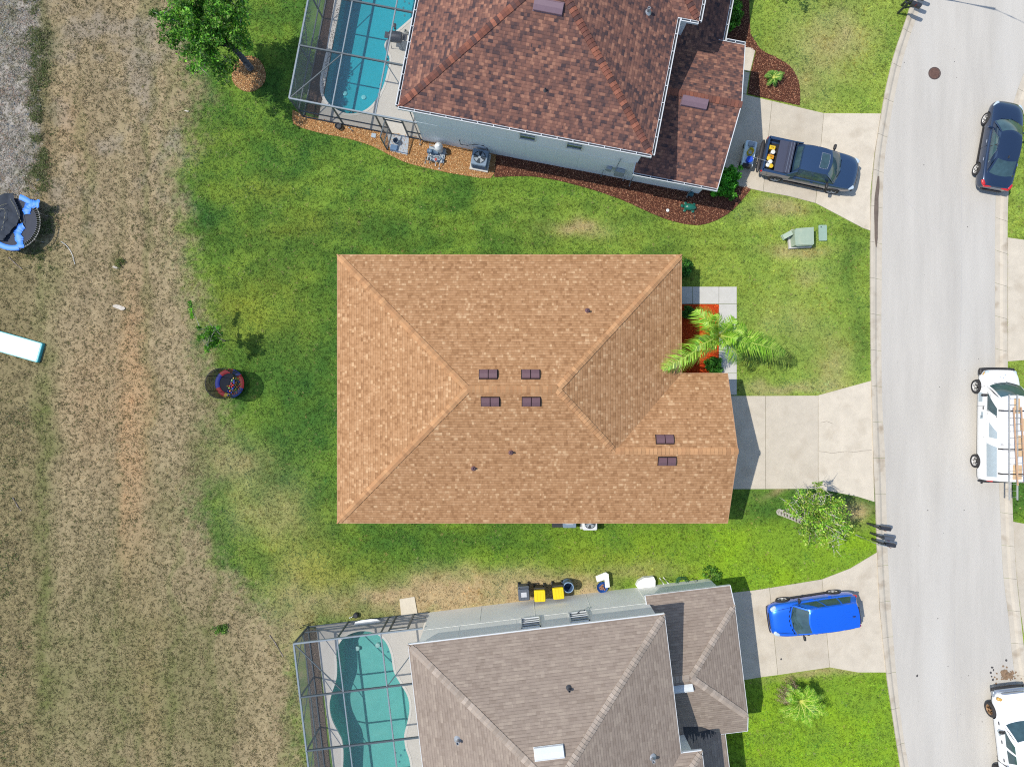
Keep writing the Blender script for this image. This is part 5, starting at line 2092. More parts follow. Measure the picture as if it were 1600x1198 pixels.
for k in range(6):
    a = R(30 + 60 * k)
    b = MB()
    b.tube([(.8 * math.cos(a), .8 * math.sin(a), .3), (.85 * math.cos(a), .85 * math.sin(a), .95), (.8 * math.cos(a), .8 * math.sin(a), 1.55)], .022, 6)
    b.build("pole", mat("pole_foam", S(150, 110, 140), .6) if k % 2 else M_plblack, g)
ballc = [("red", S(220, 50, 60)), ("yellow", S(244, 210, 60)), ("blue", S(50, 90, 210)), ("pale green", S(170, 220, 120)), ("orange", S(240, 140, 60))]
ball_me = {}
for nm, c in ballc:
    bm = bmesh.new()
    bmesh.ops.create_icosphere(bm, subdivisions=2, radius=.05)
    me = bpy.data.meshes.new("play_ball")
    bm.to_mesh(me)
    bm.free()
    me.polygons.foreach_set("use_smooth", [True] * len(me.polygons))
    me.materials.append(mat("ball_" + nm.replace(" ", "_"), c, .35, var=0))
    ball_me[nm] = me
rb = random.Random(4)
done = []
while len(done) < 34:
    a, r_ = rb.uniform(-2.4, 1.0), .62 * math.sqrt(rb.random())
    q = (r_ * math.cos(a), r_ * math.sin(a) - .05)
    if q[0] < -.12 or any(math.hypot(q[0] - d[0], q[1] - d[1]) < .1 for d in done):
        if len(done) > 0 and rb.random() < .002:
            break
        continue
    done.append(q)
    nm = rb.choice(ballc)[0]
    o = bpy.data.objects.new("play_ball", ball_me[nm])
    COL.objects.link(o)
    o.location = (kx + q[0], ky + q[1], .35)
    tag(o, "%s plastic play ball lying in the small netted trampoline" % nm, "ball", "play balls in the small trampoline, %s" % nm)

# inflatable mat
M_matw = mat("mat_white", S(238, 240, 246, 1.2), 0.5, var=0.02, vscale=2)
M_matt = mat("mat_teal", S(80, 190, 196), 0.45, var=0.04)
mx_, my_ = P(58, 566, .2)
ang = math.atan2(-16.5, 58)
g = thing("inflatable_mat", "white inflatable tumbling mat with teal sides lying on the field edge", "mat", (mx_, my_, 0), ang)
Lm, Wm = 4.0, 1.12
cx_ = -Lm / 2
b = MB()
b.rbox((cx_ + .02, Wm / 2 - .02, .1), (Lm, Wm, .19), .09, seg=5)
b.build("side_wall", M_matt, g)
b = MB()
b.rbox((cx_ - .02, Wm / 2 - .02, .197), (Lm - .14, Wm - .12, .012), .06, seg=5)
b.build("top_sheet", M_matw, g)

# loose sticks and pipes
b = MB()
b.tube(smooth_poly([P3(95, 377, .03), P3(104, 384, .05), P3(112, 396, .05), P3(117, 413, .03)], False, 5), .022, 6)
tag(b.build("bent_pipe", M_foam, None), "thin bent white pipe lying on the dry field right of the trampoline", "pipe")
M_stick = mat("grey_stick", S(178, 164, 156), .9, var=.2)
for k, (pts, lab) in enumerate((([(14, 402), (22, 410), (34, 420)], "long grey stick lying below the large trampoline"), ([(20, 777), (27, 790), (33, 798)], "pale dry stick on the weedy left verge"),
                                ([(421, 992), (430, 1004), (442, 1025)], "straight dry branch lying left of the lower pool cage"))):
    b = MB()
    b.tube([P3(p[0], p[1], .03) for p in pts], .028, 6)
    tag(b.build("stick", M_stick, None), lab, "stick")
M_stone = mat("pale_stone", S(214, 204, 188), .9, var=.2, vscale=10)
for (px_, py_, s_, lab) in ((187, 480, .22, "broken pale stone slab in the middle of the dry field"), (181, 418, .1, "small pale stone in a weedy tuft on the field"),
                            (11, 383, .16, "white stone at the foot of the large trampoline"), (292, 174, .07, "small white stone below the big green tree")):
    b = MB()
    x, y = P(px_, py_)
    for k in range(3):
        pl = [(x + s_ * (k - 1) * .7 + s_ * rb.uniform(.6, 1.1) * math.cos(a) * 1.2, y - s_ * (k - 1) * .3 + s_ * rb.uniform(.5, 1) * math.sin(a) * .6) for a in np.linspace(0, 2 * math.pi, 8)[:-1]]
        b.prism(pl, -.01, .03 + .012 * k)
    tag(b.build("stone", M_stone, None), lab, "stone")


# ================================================================ STREET THINGS
b = MB()
x, y = P(1460, 115, 0)
g = thing("manhole_cover", "round rusty iron manhole cover in the pale road", "manhole cover", (x, y, .011), 0)
M_rust = mat("rusty_iron", S(122, 92, 80), .8, metal=.2, var=.25, vscale=8, spots=(S(96, 70, 62), 6, .5, .2))
b.lathe([(.29, 0), (.29, .012), (.27, .016)], seg=36)
for k in range(6):
    b.box((0, -.2 + .08 * k, .018), (.40, .02, .008))
b.build("lid", M_rust, g)
b = MB()
p0, p1 = ringpts(.295, .014, 0, 360, 36), ringpts(.35, .006, 0, 360, 36)
for k in range(36):
    b.face([p1[k], p1[k + 1], p0[k + 1], p0[k]])
b.build("rim", mat("iron_rim", S(90, 74, 70), .8), g)

M_mailp = mat("mailbox_black", S(58, 60, 66), 0.35, var=0.05)
M_mailt = mat("mailbox_grey", S(92, 98, 108), 0.4, var=0.05)


def mailbox(label, px_, py_, face, h=1.05, group="", m=None):
    x, y = P(px_, py_, 0)
    g = thing("mailbox", label, "mailbox", (x, y, 0), face, group)
    b = MB()
    b.box((0, 0, (h + .2) / 2), (.1, .1, h + .2))
    b.lathe([(.075, h + .2), (.05, h + .27), (.0, h + .32)], seg=10)
    b.build("post", M_mailp, g)
    b = MB()
    b.bar((-.18, 0, h - .06), (.62, 0, h - .06), .07, .07)
    b.bar((.06, 0, h - .5), (.36, 0, h - .1), .05, .05)
    b.build("arm", M_mailp, g)
    b = MB()
    pr = [(-.11, 0), (.11, 0)] + [(.11 * math.cos(a), .14 + .11 * math.sin(a)) for a in np.linspace(0, math.pi, 9)]
    n = len(pr)
    vs = [(.1 + t * .55, u, h - .02 + v) for t in (0, 1) for u, v in pr]
    b.mesh(vs, [(i, (i + 1) % n, n + (i + 1) % n, n + i) for i in range(n)] + [tuple(reversed(range(n))), tuple(range(n, 2 * n))])
    b.build("box", m or M_mailt, g, smooth=True, fixn=True)
    b = MB()
    b.box((.35, -.13, h + .2), (.03, .015, .22))
    b.build("flag", mat("flag_red", S(150, 40, 40), .5), g)
    return g


ft = R(-22)
mailbox("black mailbox on a post by the upper kerb, nearest the lawn", 1402.5, 21, ft, group="mailboxes by the upper kerb", m=M_mailp)
mailbox("grey topped mailbox on a post by the upper kerb, the middle one", 1408.5, 9, ft, group="mailboxes by the upper kerb")
mailbox("black mailbox on a post by the upper kerb, at the photo's top edge", 1414, -3, ft, group="mailboxes by the upper kerb", m=M_mailp)
fb_ = R(-8)
mailbox("dark mailbox by the lower kerb, nearest the shaggy tree", 1355, 817, fb_, group="mailboxes by the lower kerb", m=M_mailp)
mailbox("dark mailbox by the lower kerb, between two others", 1360, 832, fb_, group="mailboxes by the lower kerb")
mailbox("dark mailbox by the lower kerb, nearest the blue car's driveway", 1362, 842, fb_, group="mailboxes by the lower kerb", m=M_mailp)
x, y = P(1337, 835)
g = thing("sign_post", "thin pale metal sign post on the grass by the lower mailboxes", "sign post", (x, y, 0), R(-10))
b = MB()
b.tube([(0, 0, 0), (0, 0, 2.5)], .03, 8)
b.build("pole", M_steel, g)
b = MB()
b.rbox((.22, 0, 2.3), (.4, .02, .3), .008)
b.build("sign_plate", M_meter, g)
x, y = P(1440, -8)
g = thing("street_lamp", "tall street lamp just beyond the top edge, casting a long shadow on the road", "street lamp", (x, y, 0), R(-26))
b = MB()
b.tube([(0, 0, 0), (0, 0, 6.6)], [.11, .075], 12)
b.build("pole", M_mailp, g, smooth=True)
b = MB()
b.tube([(0, 0, 6.55), (.9, 0, 6.75), (2.1, 0, 6.8)], .03, 8)
b.build("arm", M_mailp, g, smooth=True)
b = MB()
b.rbox((2.3, 0, 6.78), (.6, .26, .12), .08)
b.build("lamp_head", M_mailt, g)

# mud heap in the gutter
M_mud = mat("mud", S(150, 124, 98), .95, var=.4, vscale=8, bump=.6, bscale=15)
b = MB()
rm = random.Random(9)
for k in range(90):
    a, r_ = rm.uniform(0, 6.28), abs(rm.gauss(0, 1))
    x, y = P(1573 + 9 * r_ * math.cos(a), 1053 + 6 * r_ * math.sin(a))
    s_ = rm.uniform(.04, .13) * (1.2 if r_ < 1 else .6)
    pl = [(x + s_ * rm.uniform(.6, 1.1) * math.cos(t), y + s_ * rm.uniform(.6, 1.1) * math.sin(t)) for t in np.linspace(0, 2 * math.pi, 7)[:-1]]
    b.prism(pl, .0, .03 + rm.uniform(.0, .06) * max(.2, 1.4 - r_))
tag(b.build("mud_clods", M_mud, None), "heap of brown mud clods in the gutter ahead of the lower white pickup", "mud", kind='stuff')
M_tar = mat("dark_spot", S(84, 82, 82), .9)
b = MB()
for k in range(26):
    x, y = P(rm.uniform(1400, 1545), rm.uniform(20, 1190))
    s_ = rm.uniform(.01, .035)
    b.prism([(x + s_ * rm.uniform(.6, 1.1) * math.cos(t), y + s_ * rm.uniform(.6, 1.3) * math.sin(t)) for t in np.linspace(0, 2 * math.pi, 7)[:-1]], .005, .014)
for q in ((1550, 1042), (1552, 1046), (1548, 1050), (1572, 1031), (1549, 1056), (1551, 1061), (1220, 1029), (1433, 1055)):
    x, y = P(*q)
    s_ = rm.uniform(.05, .08)
    b.prism([(x + s_ * rm.uniform(.6, 1.1) * math.cos(t), y + s_ * rm.uniform(.6, 1.3) * math.sin(t)) for t in np.linspace(0, 2 * math.pi, 7)[:-1]], .005, .042 if q[0] < 1300 else .02)
tag(b.build("road_grit", M_tar, None), "scattered dark pebbles and clods on the pale road", "grit", kind='stuff')
# wet stain along the kerb by the pickup driveway
b = MB()
M_stain = mat("damp_stain", S(112, 98, 86), .8, var=.25, vscale=3)
sp = [(1371, 276, 1.2), (1370, 292, 2.6), (1368.5, 310, 3.0), (1368, 330, 3.4), (1367.5, 350, 2.6), (1367.5, 372, 2.4), (1367.5, 386, .6)]
L_, R_ = [], []
for i, (x, y, w) in enumerate(sp):
    jit_ = rm.uniform(-.5, .5)
    L_.append(P(x - w + jit_, y))
    R_.append(P(x + w + jit_, y))
for i in range(len(sp) - 1):
    b.face([(L_[i][0], L_[i][1], .091), (L_[i + 1][0], L_[i + 1][1], .091), (R_[i + 1][0], R_[i + 1][1], .091), (R_[i][0], R_[i][1], .091)])
struct(b.build("damp_stain", M_stain))
# hairline cracks and drips on the concrete
M_crack = mat("crack", S(120, 112, 104), .95)
b = MB()
for pts in ([(1280, 705), (1291, 706), (1300, 708), (1312, 706), (1322, 705), (1336, 706), (1348, 704), (1362, 703)], [(1283, 660), (1292, 658), (1302, 662)]):
    for (x0, y0), (x1, y1) in zip(pts, pts[1:]):
        p, q = P3(x0, y0, .0382), P3(x1, y1, .0382)
        b.bar(p, q, .014, .004)
struct(b.build("crack", M_crack))
b = MB()
for pts in ([(1492, 970), (1491, 1000), (1492, 1060), (1494, 1110), (1497, 1160)], [(1404, 300), (1440, 340)], [(1500, 200), (1503, 380), (1500, 560)]):
    pts = smooth_poly(pts, False, 4)
    for (x0, y0), (x1, y1) in zip(pts, pts[1:]):
        b.bar(P3(x0, y0, .0112), P3(x1, y1, .0112), .012, .003)
struct(b.build("road_seam", mat("road_seam", S(190, 188, 186), .95)))

# ================================================================ VEHICLES
M_tyre = mat("tyre_rubber", S(58, 56, 56), 0.85, var=0.1)
M_rim = mat("alloy_rim", S(226, 222, 216, 1.1), 0.4, metal=.1, var=0.04)
M_carglass = mat("car_glass", S(66, 92, 98), 0.05, var=0.35, vscale=2.2, spec=0.9)
M_trim = mat("car_black_trim", S(52, 50, 50), 0.5, var=0.05)
M_chrome = mat("chrome_trim", S(200, 206, 214), 0.2, metal=.7, var=0.02)
M_red = mat("tail_lamp", S(220, 44, 48), 0.2, coat=.6, var=0.05)
M_lamp = mat("head_lamp", S(206, 222, 232), 0.15, coat=.6, var=0.1)
M_amber = mat("amber_lamp", S(226, 178, 90), 0.2, coat=.5, var=.1)
M_under = mat("underbody", S(24, 24, 24), 0.9)


def interp(st, x):
    xs = [s[0] for s in st]
    return [float(np.interp(x, xs, [s[k] for s in st])) for k in range(1, len(st[0]))]


def wheel(parent, x, y, r, w, m_rim=M_rim):
    Mx = Matrix.Translation((x, y, r)) @ Matrix.Rotation(R(-90 if y > 0 else 90), 4, 'X')
    b = MB()
    b.lathe([(r * .3, -w * .4), (r * .3, w * .3)], mtx=Mx, seg=16)
    wh = b.build("wheel", M_under, parent)
    b = MB()
    b.lathe([(r * .66, -w / 2), (r * .93, -w / 2), (r, -w * .3), (r, w * .3), (r * .94, w / 2), (r * .68, w / 2), (r * .64, w * .38)], mtx=Mx, seg=32, capb=False, capt=False)
    b.build("tyre", M_tyre, wh, smooth=True)
    b = MB()
    b.lathe([(r * .66, -w * .3), (r * .66, w * .44), (r * .58, w * .36), (r * .56, w * .1)], mtx=Mx, seg=32, capb=False, capt=False)
    b.lathe([(r * .17, w * .1), (r * .15, w * .42), (r * .08, w * .44)], mtx=Mx, seg=14)
    for k in range(5):
        a = 2 * math.pi * k / 5
        for da in (-.16, .16):
            p = Mx @ Vector((r * .12 * math.cos(a), r * .12 * math.sin(a), w * .38))
            q = Mx @ Vector((r * .62 * math.cos(a + da), r * .62 * math.sin(a + da), w * .36))
            b.tube([p, q], r * .05, 5)
    b.lathe([(r * .6, w * .02), (r * .6, w * .04)], mtx=Mx, seg=24)
    b.build("rim", m_rim, wh, smooth=True)


class Cabin:
    """glasshouse surface: sides fl, rr, lt, rt in (s, t) and a crowned roof"""

    def __init__(s, xbf, xrf, xrr, xbr, zf, zb, zr, wb, wr, bowf=.18, bowfr=.1, bowr=.1, bowrr=.06, crown=.05, bulge=.03, wbr=None):
        s.__dict__.update(locals())
        s.wbr = wbr or wb

    def ztop(s, q, u):
        return s.zr - s.crown + s.crown * (1 - q * q) + .03 * math.sin(math.pi * u) - .02

    def F(s, side, a, t):
        q = 2 * a - 1
        if side == "front":
            b = Vector((s.xbf + s.bowf * (1 - q * q), -q * s.wb, s.zf))
            c = Vector((s.xrf + s.bowfr * (1 - q * q), -q * s.wr, s.ztop(q, 0)))
            out = Vector((.6, 0, .6))
        elif side == "rear":
            b = Vector((s.xbr - s.bowr * (1 - q * q), q * s.wbr, s.zb))
            c = Vector((s.xrr - s.bowrr * (1 - q * q), q * s.wr, s.ztop(q, 1)))
            out = Vector((-.5, 0, .4))
        else:
            sg = 1 if side == "left" else -1
            # s from front to rear
            b = Vector((s.xbf + (s.xbr - s.xbf) * a, sg * (s.wb + (s.wbr - s.wb) * a + .03 * math.sin(math.pi * a)), s.zf + (s.zb - s.zf) * a))
            c = Vector((s.xrf + (s.xrr - s.xrf) * a, sg * (s.wr + .03 * math.sin(math.pi * a)), s.ztop(1, a)))
            out = Vector((0, sg, .15))
        p = b.lerp(c, t)
        return p + out * (s.bulge * math.sin(math.pi * t))

    def roof(s, u, a):
        q = 2 * a - 1
        xf = s.xrf + s.bowfr * (1 - q * q)
        xr = s.xrr - s.bowrr * (1 - q * q)
        return Vector((xf + (xr - xf) * u, -q * (s.wr + .03 * math.sin(math.pi * u)), s.ztop(q, u)))

    def patch(s, b, side, a0, a1, t0, t1, off, n=10, m=5, skew=(0, 0)):
        """laid just proud of the shell; skew shifts the upper corners along the side"""
        f = (lambda a, t: s.roof(t, a)) if side == "roof" else (lambda a, t: s.F(side, a, t))
        e = 1e-3
        grid = []
        for j in range(m + 1):
            for i in range(n + 1):
                t = t0 + (t1 - t0) * j / m
                k = j / m
                A0, A1 = a0 + skew[0] * k, a1 + skew[1] * k
                a = A0 + (A1 - A0) * i / n
                p = f(a, t)
                nn = (f(a + e, t) - p).cross(f(a, t + e) - p)
                if nn.length > 0:
                    nn.normalize()
                c = Vector(((s.xrf + s.xrr) / 2, 0, s.zf - .3))
                if nn.dot(p - c) < 0:
                    nn = -nn
                grid.append(p + nn * off)
        fs = [(j * (n + 1) + i, j * (n + 1) + i + 1, (j + 1) * (n + 1) + i + 1, (j + 1) * (n + 1) + i) for j in range(m) for i in range(n)]
        b.mesh(grid, fs)
        return [grid[i] for i in range(n + 1)] + [grid[j * (n + 1) + n] for j in range(1, m + 1)] + \
               [grid[m * (n + 1) + i] for i in range(n - 1, -1, -1)] + [grid[j * (n + 1)] for j in range(m - 1, 0, -1)]

    def shell(s, m, parent, name="roof"):
        b = MB()
        n, k = 12, 6
        for side in ("front", "rear", "left", "right"):
            for i in range(n):
                for j in range(k):
                    b.face([s.F(side, i / n, j / k), s.F(side, (i + 1) / n, j / k), s.F(side, (i + 1) / n, (j + 1) / k), s.F(side, i / n, (j + 1) / k)])
        for i in range(n):
            for j in range(n):
                b.face([s.roof(i / n, j / n), s.roof((i + 1) / n, j / n), s.roof((i + 1) / n, (j + 1) / n), s.roof(i / n, (j + 1) / n)])
        return b.build(name, m, parent, smooth=True, weld=True, angle=32)


def car_body(parent, st, paint, axles, wr_, half_w, name="body"):
    """st: stations (x, half width, z underside, z shoulder, z deck)"""
    b = MB()
    rings = []
    for x, w, z0, zs, zd in st:
        h = zs - z0
        half = [(0, z0), (w * .72, z0), (w * .95, z0 + .05), (w, z0 + h * .35), (w * 1.0, z0 + h * .68), (w * .965, zs - .03),
                (w * .90, zs + .015), (w * .62, zd), (w * .3, zd + .012), (0, zd + .015)]
        rings.append([(x, y, z) for y, z in half] + [(x, -y, z) for y, z in reversed(half[1:-1])])
    n = len(rings[0])
    vs = [p for r_ in rings for p in r_]
    fs = [(i * n + k, i * n + (k + 1) % n, (i + 1) * n + (k + 1) % n, (i + 1) * n + k) for i in range(len(rings) - 1) for k in range(n)]
    fs += [tuple(range(n)), tuple(reversed(range((len(rings) - 1) * n, len(rings) * n)))]
    b.mesh(vs, fs)
    o = b.build(name, [paint, M_under], None, weld=True)
    ss = o.modifiers.new("s", 'SUBSURF')
    ss.levels = ss.render_levels = 2
    cut = []
    for ax in axles:
        for sg in (-1, 1):
            c = MB()
            c.lathe([(wr_ * 1.14, -.22), (wr_ * 1.14, .3)], mtx=Matrix.Translation((ax, sg * half_w, wr_ * 1.02)) @ Matrix.Rotation(R(-90 * sg), 4, 'X'), seg=28)
            co = c.build("cutter", M_under, None, fixn=True)
            md = o.modifiers.new("b", 'BOOLEAN')
            md.operation = 'DIFFERENCE'
            md.object = co
            md.solver = 'EXACT'
            cut.append(co)
    bpy.context.view_layer.update()
    dg = bpy.context.evaluated_depsgraph_get()
    me = bpy.data.meshes.new_from_object(o.evaluated_get(dg))
    me.name = name
    bpy.data.objects.remove(o)
    for co in cut:
        bpy.data.objects.remove(co)
    me.polygons.foreach_set("use_smooth", [True] * len(me.polygons))
    me.set_sharp_from_angle(angle=R(35))
    o = bpy.data.objects.new(name, me)
    COL.objects.link(o)
    o.parent = parent
    return o


def blob(b, c, s, mtx=None, seg=10):
    """soft ellipsoid-box for lamps and mirrors"""
    vs, fs = [], []
    for j in range(seg + 1):
        t = math.pi * j / seg - math.pi / 2
        for i in range(seg * 2):
            a = math.pi * i / seg
            def pw(v, e=.6):
                return math.copysign(abs(v) ** e, v)
            v = Vector((pw(math.cos(t)) * pw(math.cos(a)) * s[0] / 2, pw(math.cos(t)) * pw(math.sin(a)) * s[1] / 2, pw(math.sin(t)) * s[2] / 2))
            if mtx is not None:
                v = mtx @ v
            vs.append(v + Vector(c))
    n = seg * 2
    for j in range(seg):
        for i in range(n):
            fs.append((j * n + i, j * n + (i + 1) % n, (j + 1) * n + (i + 1) % n, (j + 1) * n + i))
    b.mesh(vs, fs)


def part(parent, name, m, fn, smooth=True, **k):
    b = MB()
    fn(b)
    return b.build(name, m, parent, smooth=smooth, **k)


def mirrors(g, cab, x, z, half, m, size=(.13, .26, .17)):
    for sg in (-1, 1):
        def f(b):
            blob(b, (x, sg * (half + .10), z), size)
            b.bar((x + .02, sg * (half - .12), z - .06), (x + .01, sg * (half + .04), z - .02), .06, .04)
        part(g, "wing_mirror", m, f)


def handles(g, pos, m):
    for x, y, z in pos:
        part(g, "door_handle", m, lambda b: blob(b, (x, y, z), (.2, .05, .04), seg=6))


def shade_band(g, name, m, pts, w, h):
    part(g, name, m, lambda b: [b.bar(p, q, w, h) for p, q in zip(pts, pts[1:])], smooth=False)


# ---------------------------------------------------------------- blue estate-shaped SUV
def paint(name, c, metal=.35, coat=1.0, rough=.3):
    m = mat(name, c, rough, metal=metal, var=0.03, vscale=1.0, coat=coat)
    return m


ang = math.atan2(-.147, -.989)
g = thing("suv", "bright blue sport utility car parked nose-in on the driveway of the taupe-roofed house", "car", (16.42, -12.62, .037), ang)
PB = paint("blue_paint", S(22, 108, 236, 1.05), .4)
st = [(2.38, .52, .36, .62, .70), (2.32, .74, .30, .70, .80), (2.10, .88, .26, .80, .94), (1.6, .94, .24, .92, 1.02), (1.1, .955, .24, 1.0, 1.10), (.3, .96, .24, 1.02, 1.1),
      (-.8, .96, .24, 1.04, 1.1), (-1.7, .955, .24, 1.06, 1.1), (-2.15, .93, .28, 1.06, 1.1), (-2.34, .84, .34, 1.02, 1.06), (-2.38, .7, .40, .92, .98)]
car_body(g, st, PB, (1.42, -1.40), .36, .93)
cb_ = Cabin(1.12, .42, -2.02, -2.28, 1.02, 1.04, 1.72, .84, .64, bowf=.26, bowfr=.14, bowr=.08, bowrr=.06, wbr=.86)
cb_.shell(PB, g)
part(g, "windshield", M_carglass, lambda b: cb_.patch(b, "front", .05, .95, .06, .93, .006))
part(g, "rear_window", M_carglass, lambda b: cb_.patch(b, "rear", .08, .92, .12, .9, .006))
for sd in ("left", "right"):
    for a0, a1, sk in ((.10, .36, (.10, 0)), (.39, .68, (0, 0)), (.71, .93, (0, -.05))):
        part(g, "side_window", M_carglass, lambda b: cb_.patch(b, sd, a0, a1, .1, .86, .006, skew=sk))
part(g, "roof_ribs", PB, lambda b: [b.bar(cb_.roof(.12, q) + Vector((0, 0, .004)), cb_.roof(.8, q) + Vector((0, 0, .004)), .02, .012) for q in (.3, .4, .5, .6, .7)])
part(g, "antenna", M_trim, lambda b: blob(b, cb_.roof(.88, .5) + Vector((0, 0, .03)), (.16, .05, .08)))
part(g, "wiper", M_trim, lambda b: [b.tube([cb_.F("front", s0, .03) + Vector((.02, 0, .02)), cb_.F("front", s1, .16) + Vector((.02, 0, .02))], .012, 5) for s0, s1 in ((.2, .45), (.55, .8))])
part(g, "spoiler", M_trim, lambda b: b.bar(cb_.F("rear", .15, .97) + Vector((-.04, 0, 0)), cb_.F("rear", .85, .97) + Vector((-.04, 0, 0)), .06, .03))
mirrors(g, cb_, .78, 1.12, .93, M_trim)
for sg in (-1, 1):
    part(g, "headlight", M_lamp, lambda b: blob(b, (2.12, sg * .68, .80), (.36, .24, .15), Matrix.Rotation(R(-28 * sg), 3, 'Z')))
    part(g, "taillight", M_red, lambda b: blob(b, (-2.26, sg * .80, 1.0), (.24, .14, .2)))
    part(g, "side_sill", M_trim, lambda b: b.bar((1.0, sg * .93, .29), (-1.0, sg * .93, .29), .06, .1), smooth=False)
part(g, "grille", M_trim, lambda b: blob(b, (2.33, 0, .60), (.12, 1.0, .2)))
part(g, "bumper", M_trim, lambda b: blob(b, (2.32, 0, .38), (.16, 1.5, .12)))
part(g, "bumper", M_chrome, lambda b: blob(b, (-2.36, 0, .55), (.1, 1.3, .12)))
handles(g, [(x_, s_ * .965, .94) for x_ in (.05, -.95) for s_ in (-1, 1)], PB)
for sg in (-1, 1):
    part(g, "door_seam", M_under, lambda b: [b.bar((x_, sg * .962, .42), (x_ - .02, sg * .93, 1.0), .012, .012) for x_ in (.86, -.12, -1.02)], smooth=False)
    part(g, "hood_seam", M_under, lambda b: b.tube([(2.16, sg * .58, .93), (1.7, sg * .66, 1.015), (1.25, sg * .72, 1.075)], .010, 5), smooth=False)
part(g, "cowl_panel", M_trim, lambda b: b.tube([cb_.F("front", s_, .0) + Vector((.05, 0, .03)) for s_ in (.06, .2, .35, .5, .65, .8, .94)], .035, 6))
for ax in (1.42, -1.40):
    for sg in (-1, 1):
        wheel(g, ax, sg * .86, .36, .23)

# ---------------------------------------------------------------- dark saloon
ang = math.atan2(.984, .179)
g = thing("sedan", "dark navy saloon car parked against the far kerb at the right edge", "car", (26.74, 13.0, .012), ang)
PN = paint("navy_paint", S(46, 66, 96), .4, rough=.25)
st = [(2.44, .48, .34, .56, .60), (2.38, .70, .28, .62, .70), (2.12, .86, .24, .74, .84), (1.6, .91, .22, .84, .93), (1.05, .92, .22, .90, .99), (.2, .925, .22, .93, .99),
      (-.9, .92, .22, .95, 1.0), (-1.6, .91, .22, .96, 1.02), (-2.1, .87, .26, .95, 1.03), (-2.36, .78, .32, .90, .98), (-2.43, .62, .40, .80, .88)]
car_body(g, st, PN, (1.45, -1.37), .335, .9)
cb_ = Cabin(1.1, .34, -.95, -1.72, .93, .99, 1.46, .79, .57, bowf=.28, bowfr=.16, bowr=.16, bowrr=.12, wbr=.74)
cb_.shell(PN, g)
part(g, "windshield", M_carglass, lambda b: cb_.patch(b, "front", .05, .95, .05, .94, .006))
part(g, "rear_window", M_carglass, lambda b: cb_.patch(b, "rear", .07, .93, .08, .94, .006))
for sd in ("left", "right"):
    b = MB()
    rim_ = cb_.patch(b, sd, .13, .86, .12, .86, .006, n=14, skew=(.10, -.14))
    b.build("side_window", M_carglass, g, smooth=True)
    part(g, "window_trim", M_chrome, lambda b: b.tube(rim_ + [rim_[0]], .012, 6, cap=False))
    part(g, "door_pillar", M_trim, lambda b: b.bar(cb_.F(sd, .5, .12) * 1.0 + Vector((0, .012 if sd == "left" else -.012, 0)), cb_.F(sd, .5, .86) + Vector((0, .012 if sd == "left" else -.012, 0)), .05, .02), smooth=False)
part(g, "antenna", M_trim, lambda b: blob(b, cb_.roof(.9, .5) + Vector((0, 0, .03)), (.16, .05, .07)))
part(g, "wiper", M_trim, lambda b: [b.tube([cb_.F("front", s0, .03) + Vector((.02, 0, .02)), cb_.F("front", s1, .14) + Vector((.02, 0, .02))], .012, 5) for s0, s1 in ((.2, .45), (.55, .8))])
mirrors(g, cb_, .72, 1.0, .9, PN, (.13, .22, .14))
for sg in (-1, 1):
    part(g, "headlight", M_lamp, lambda b: blob(b, (2.16, sg * .66, .68), (.40, .22, .12), Matrix.Rotation(R(-32 * sg), 3, 'Z')))
    part(g, "taillight", M_red, lambda b: (blob(b, (-2.24, sg * .74, .88), (.34, .16, .15), Matrix.Rotation(R(24 * sg), 3, 'Z')), blob(b, (-2.40, sg * .46, .86), (.1, .5, .12), Matrix.Rotation(R(9 * sg), 3, 'Z'))))
    part(g, "side_sill", M_trim, lambda b: b.bar((1.0, sg * .885, .26), (-1.0, sg * .885, .26), .06, .08), smooth=False)
    part(g, "door_seam", M_under, lambda b: b.bar((-.25, sg * .922, .4), (-.25, sg * .905, .9), .012, .012), smooth=False)
part(g, "grille", M_trim, lambda b: blob(b, (2.4, 0, .52), (.12, .9, .16)))
part(g, "trunk_trim", M_chrome, lambda b: b.bar((-2.425, -.3, .845), (-2.425, .3, .845), .02, .03), smooth=False)
part(g, "bumper", M_trim, lambda b: blob(b, (-2.42, 0, .46), (.12, 1.2, .14)))
handles(g, [(x_, s_ * .93, .86) for x_ in (.0, -.98) for s_ in (-1, 1)], M_chrome)
for ax in (1.45, -1.37):
    for sg in (-1, 1):
        wheel(g, ax, sg * .83, .335, .22)

# ---------------------------------------------------------------- dark crew-cab pickup with half-open bed cover
ang = R(-12.2)
g = thing("pickup_truck", "dark blue crew cab pickup with a half folded bed cover on the brown-roofed house's driveway", "pickup", (16.22, 11.86, .037), ang)
PP = paint("midnight_paint", S(56, 82, 116), .35, rough=.28)
st = [(2.62, .55, .44, .74, .82), (2.56, .78, .38, .84, .94), (2.3, .92, .34, .96, 1.06), (1.8, .975, .32, 1.04, 1.14), (1.25, .985, .32, 1.08, 1.18), (.4, .985, .32, 1.1, 1.16),
      (-.95, .985, .32, 1.12, 1.16), (-1.02, .985, .32, .86, .74), (-1.8, .985, .34, .86, .74), (-2.45, .96, .38, .84, .74), (-2.6, .92, .46, .78, .72)]
car_body(g, st, PP, (1.60, -1.58), .38, .95)
cb_ = Cabin(1.32, .62, -.78, -1.0, 1.12, 1.14, 1.79, .86, .66, bowf=.24, bowfr=.14, bowr=.05, bowrr=.04)
cb_.shell(PP, g)
part(g, "windshield", M_carglass, lambda b: cb_.patch(b, "front", .05, .95, .05, .94, .006))
part(g, "rear_window", M_carglass, lambda b: cb_.patch(b, "rear", .1, .9, .2, .85, .006))
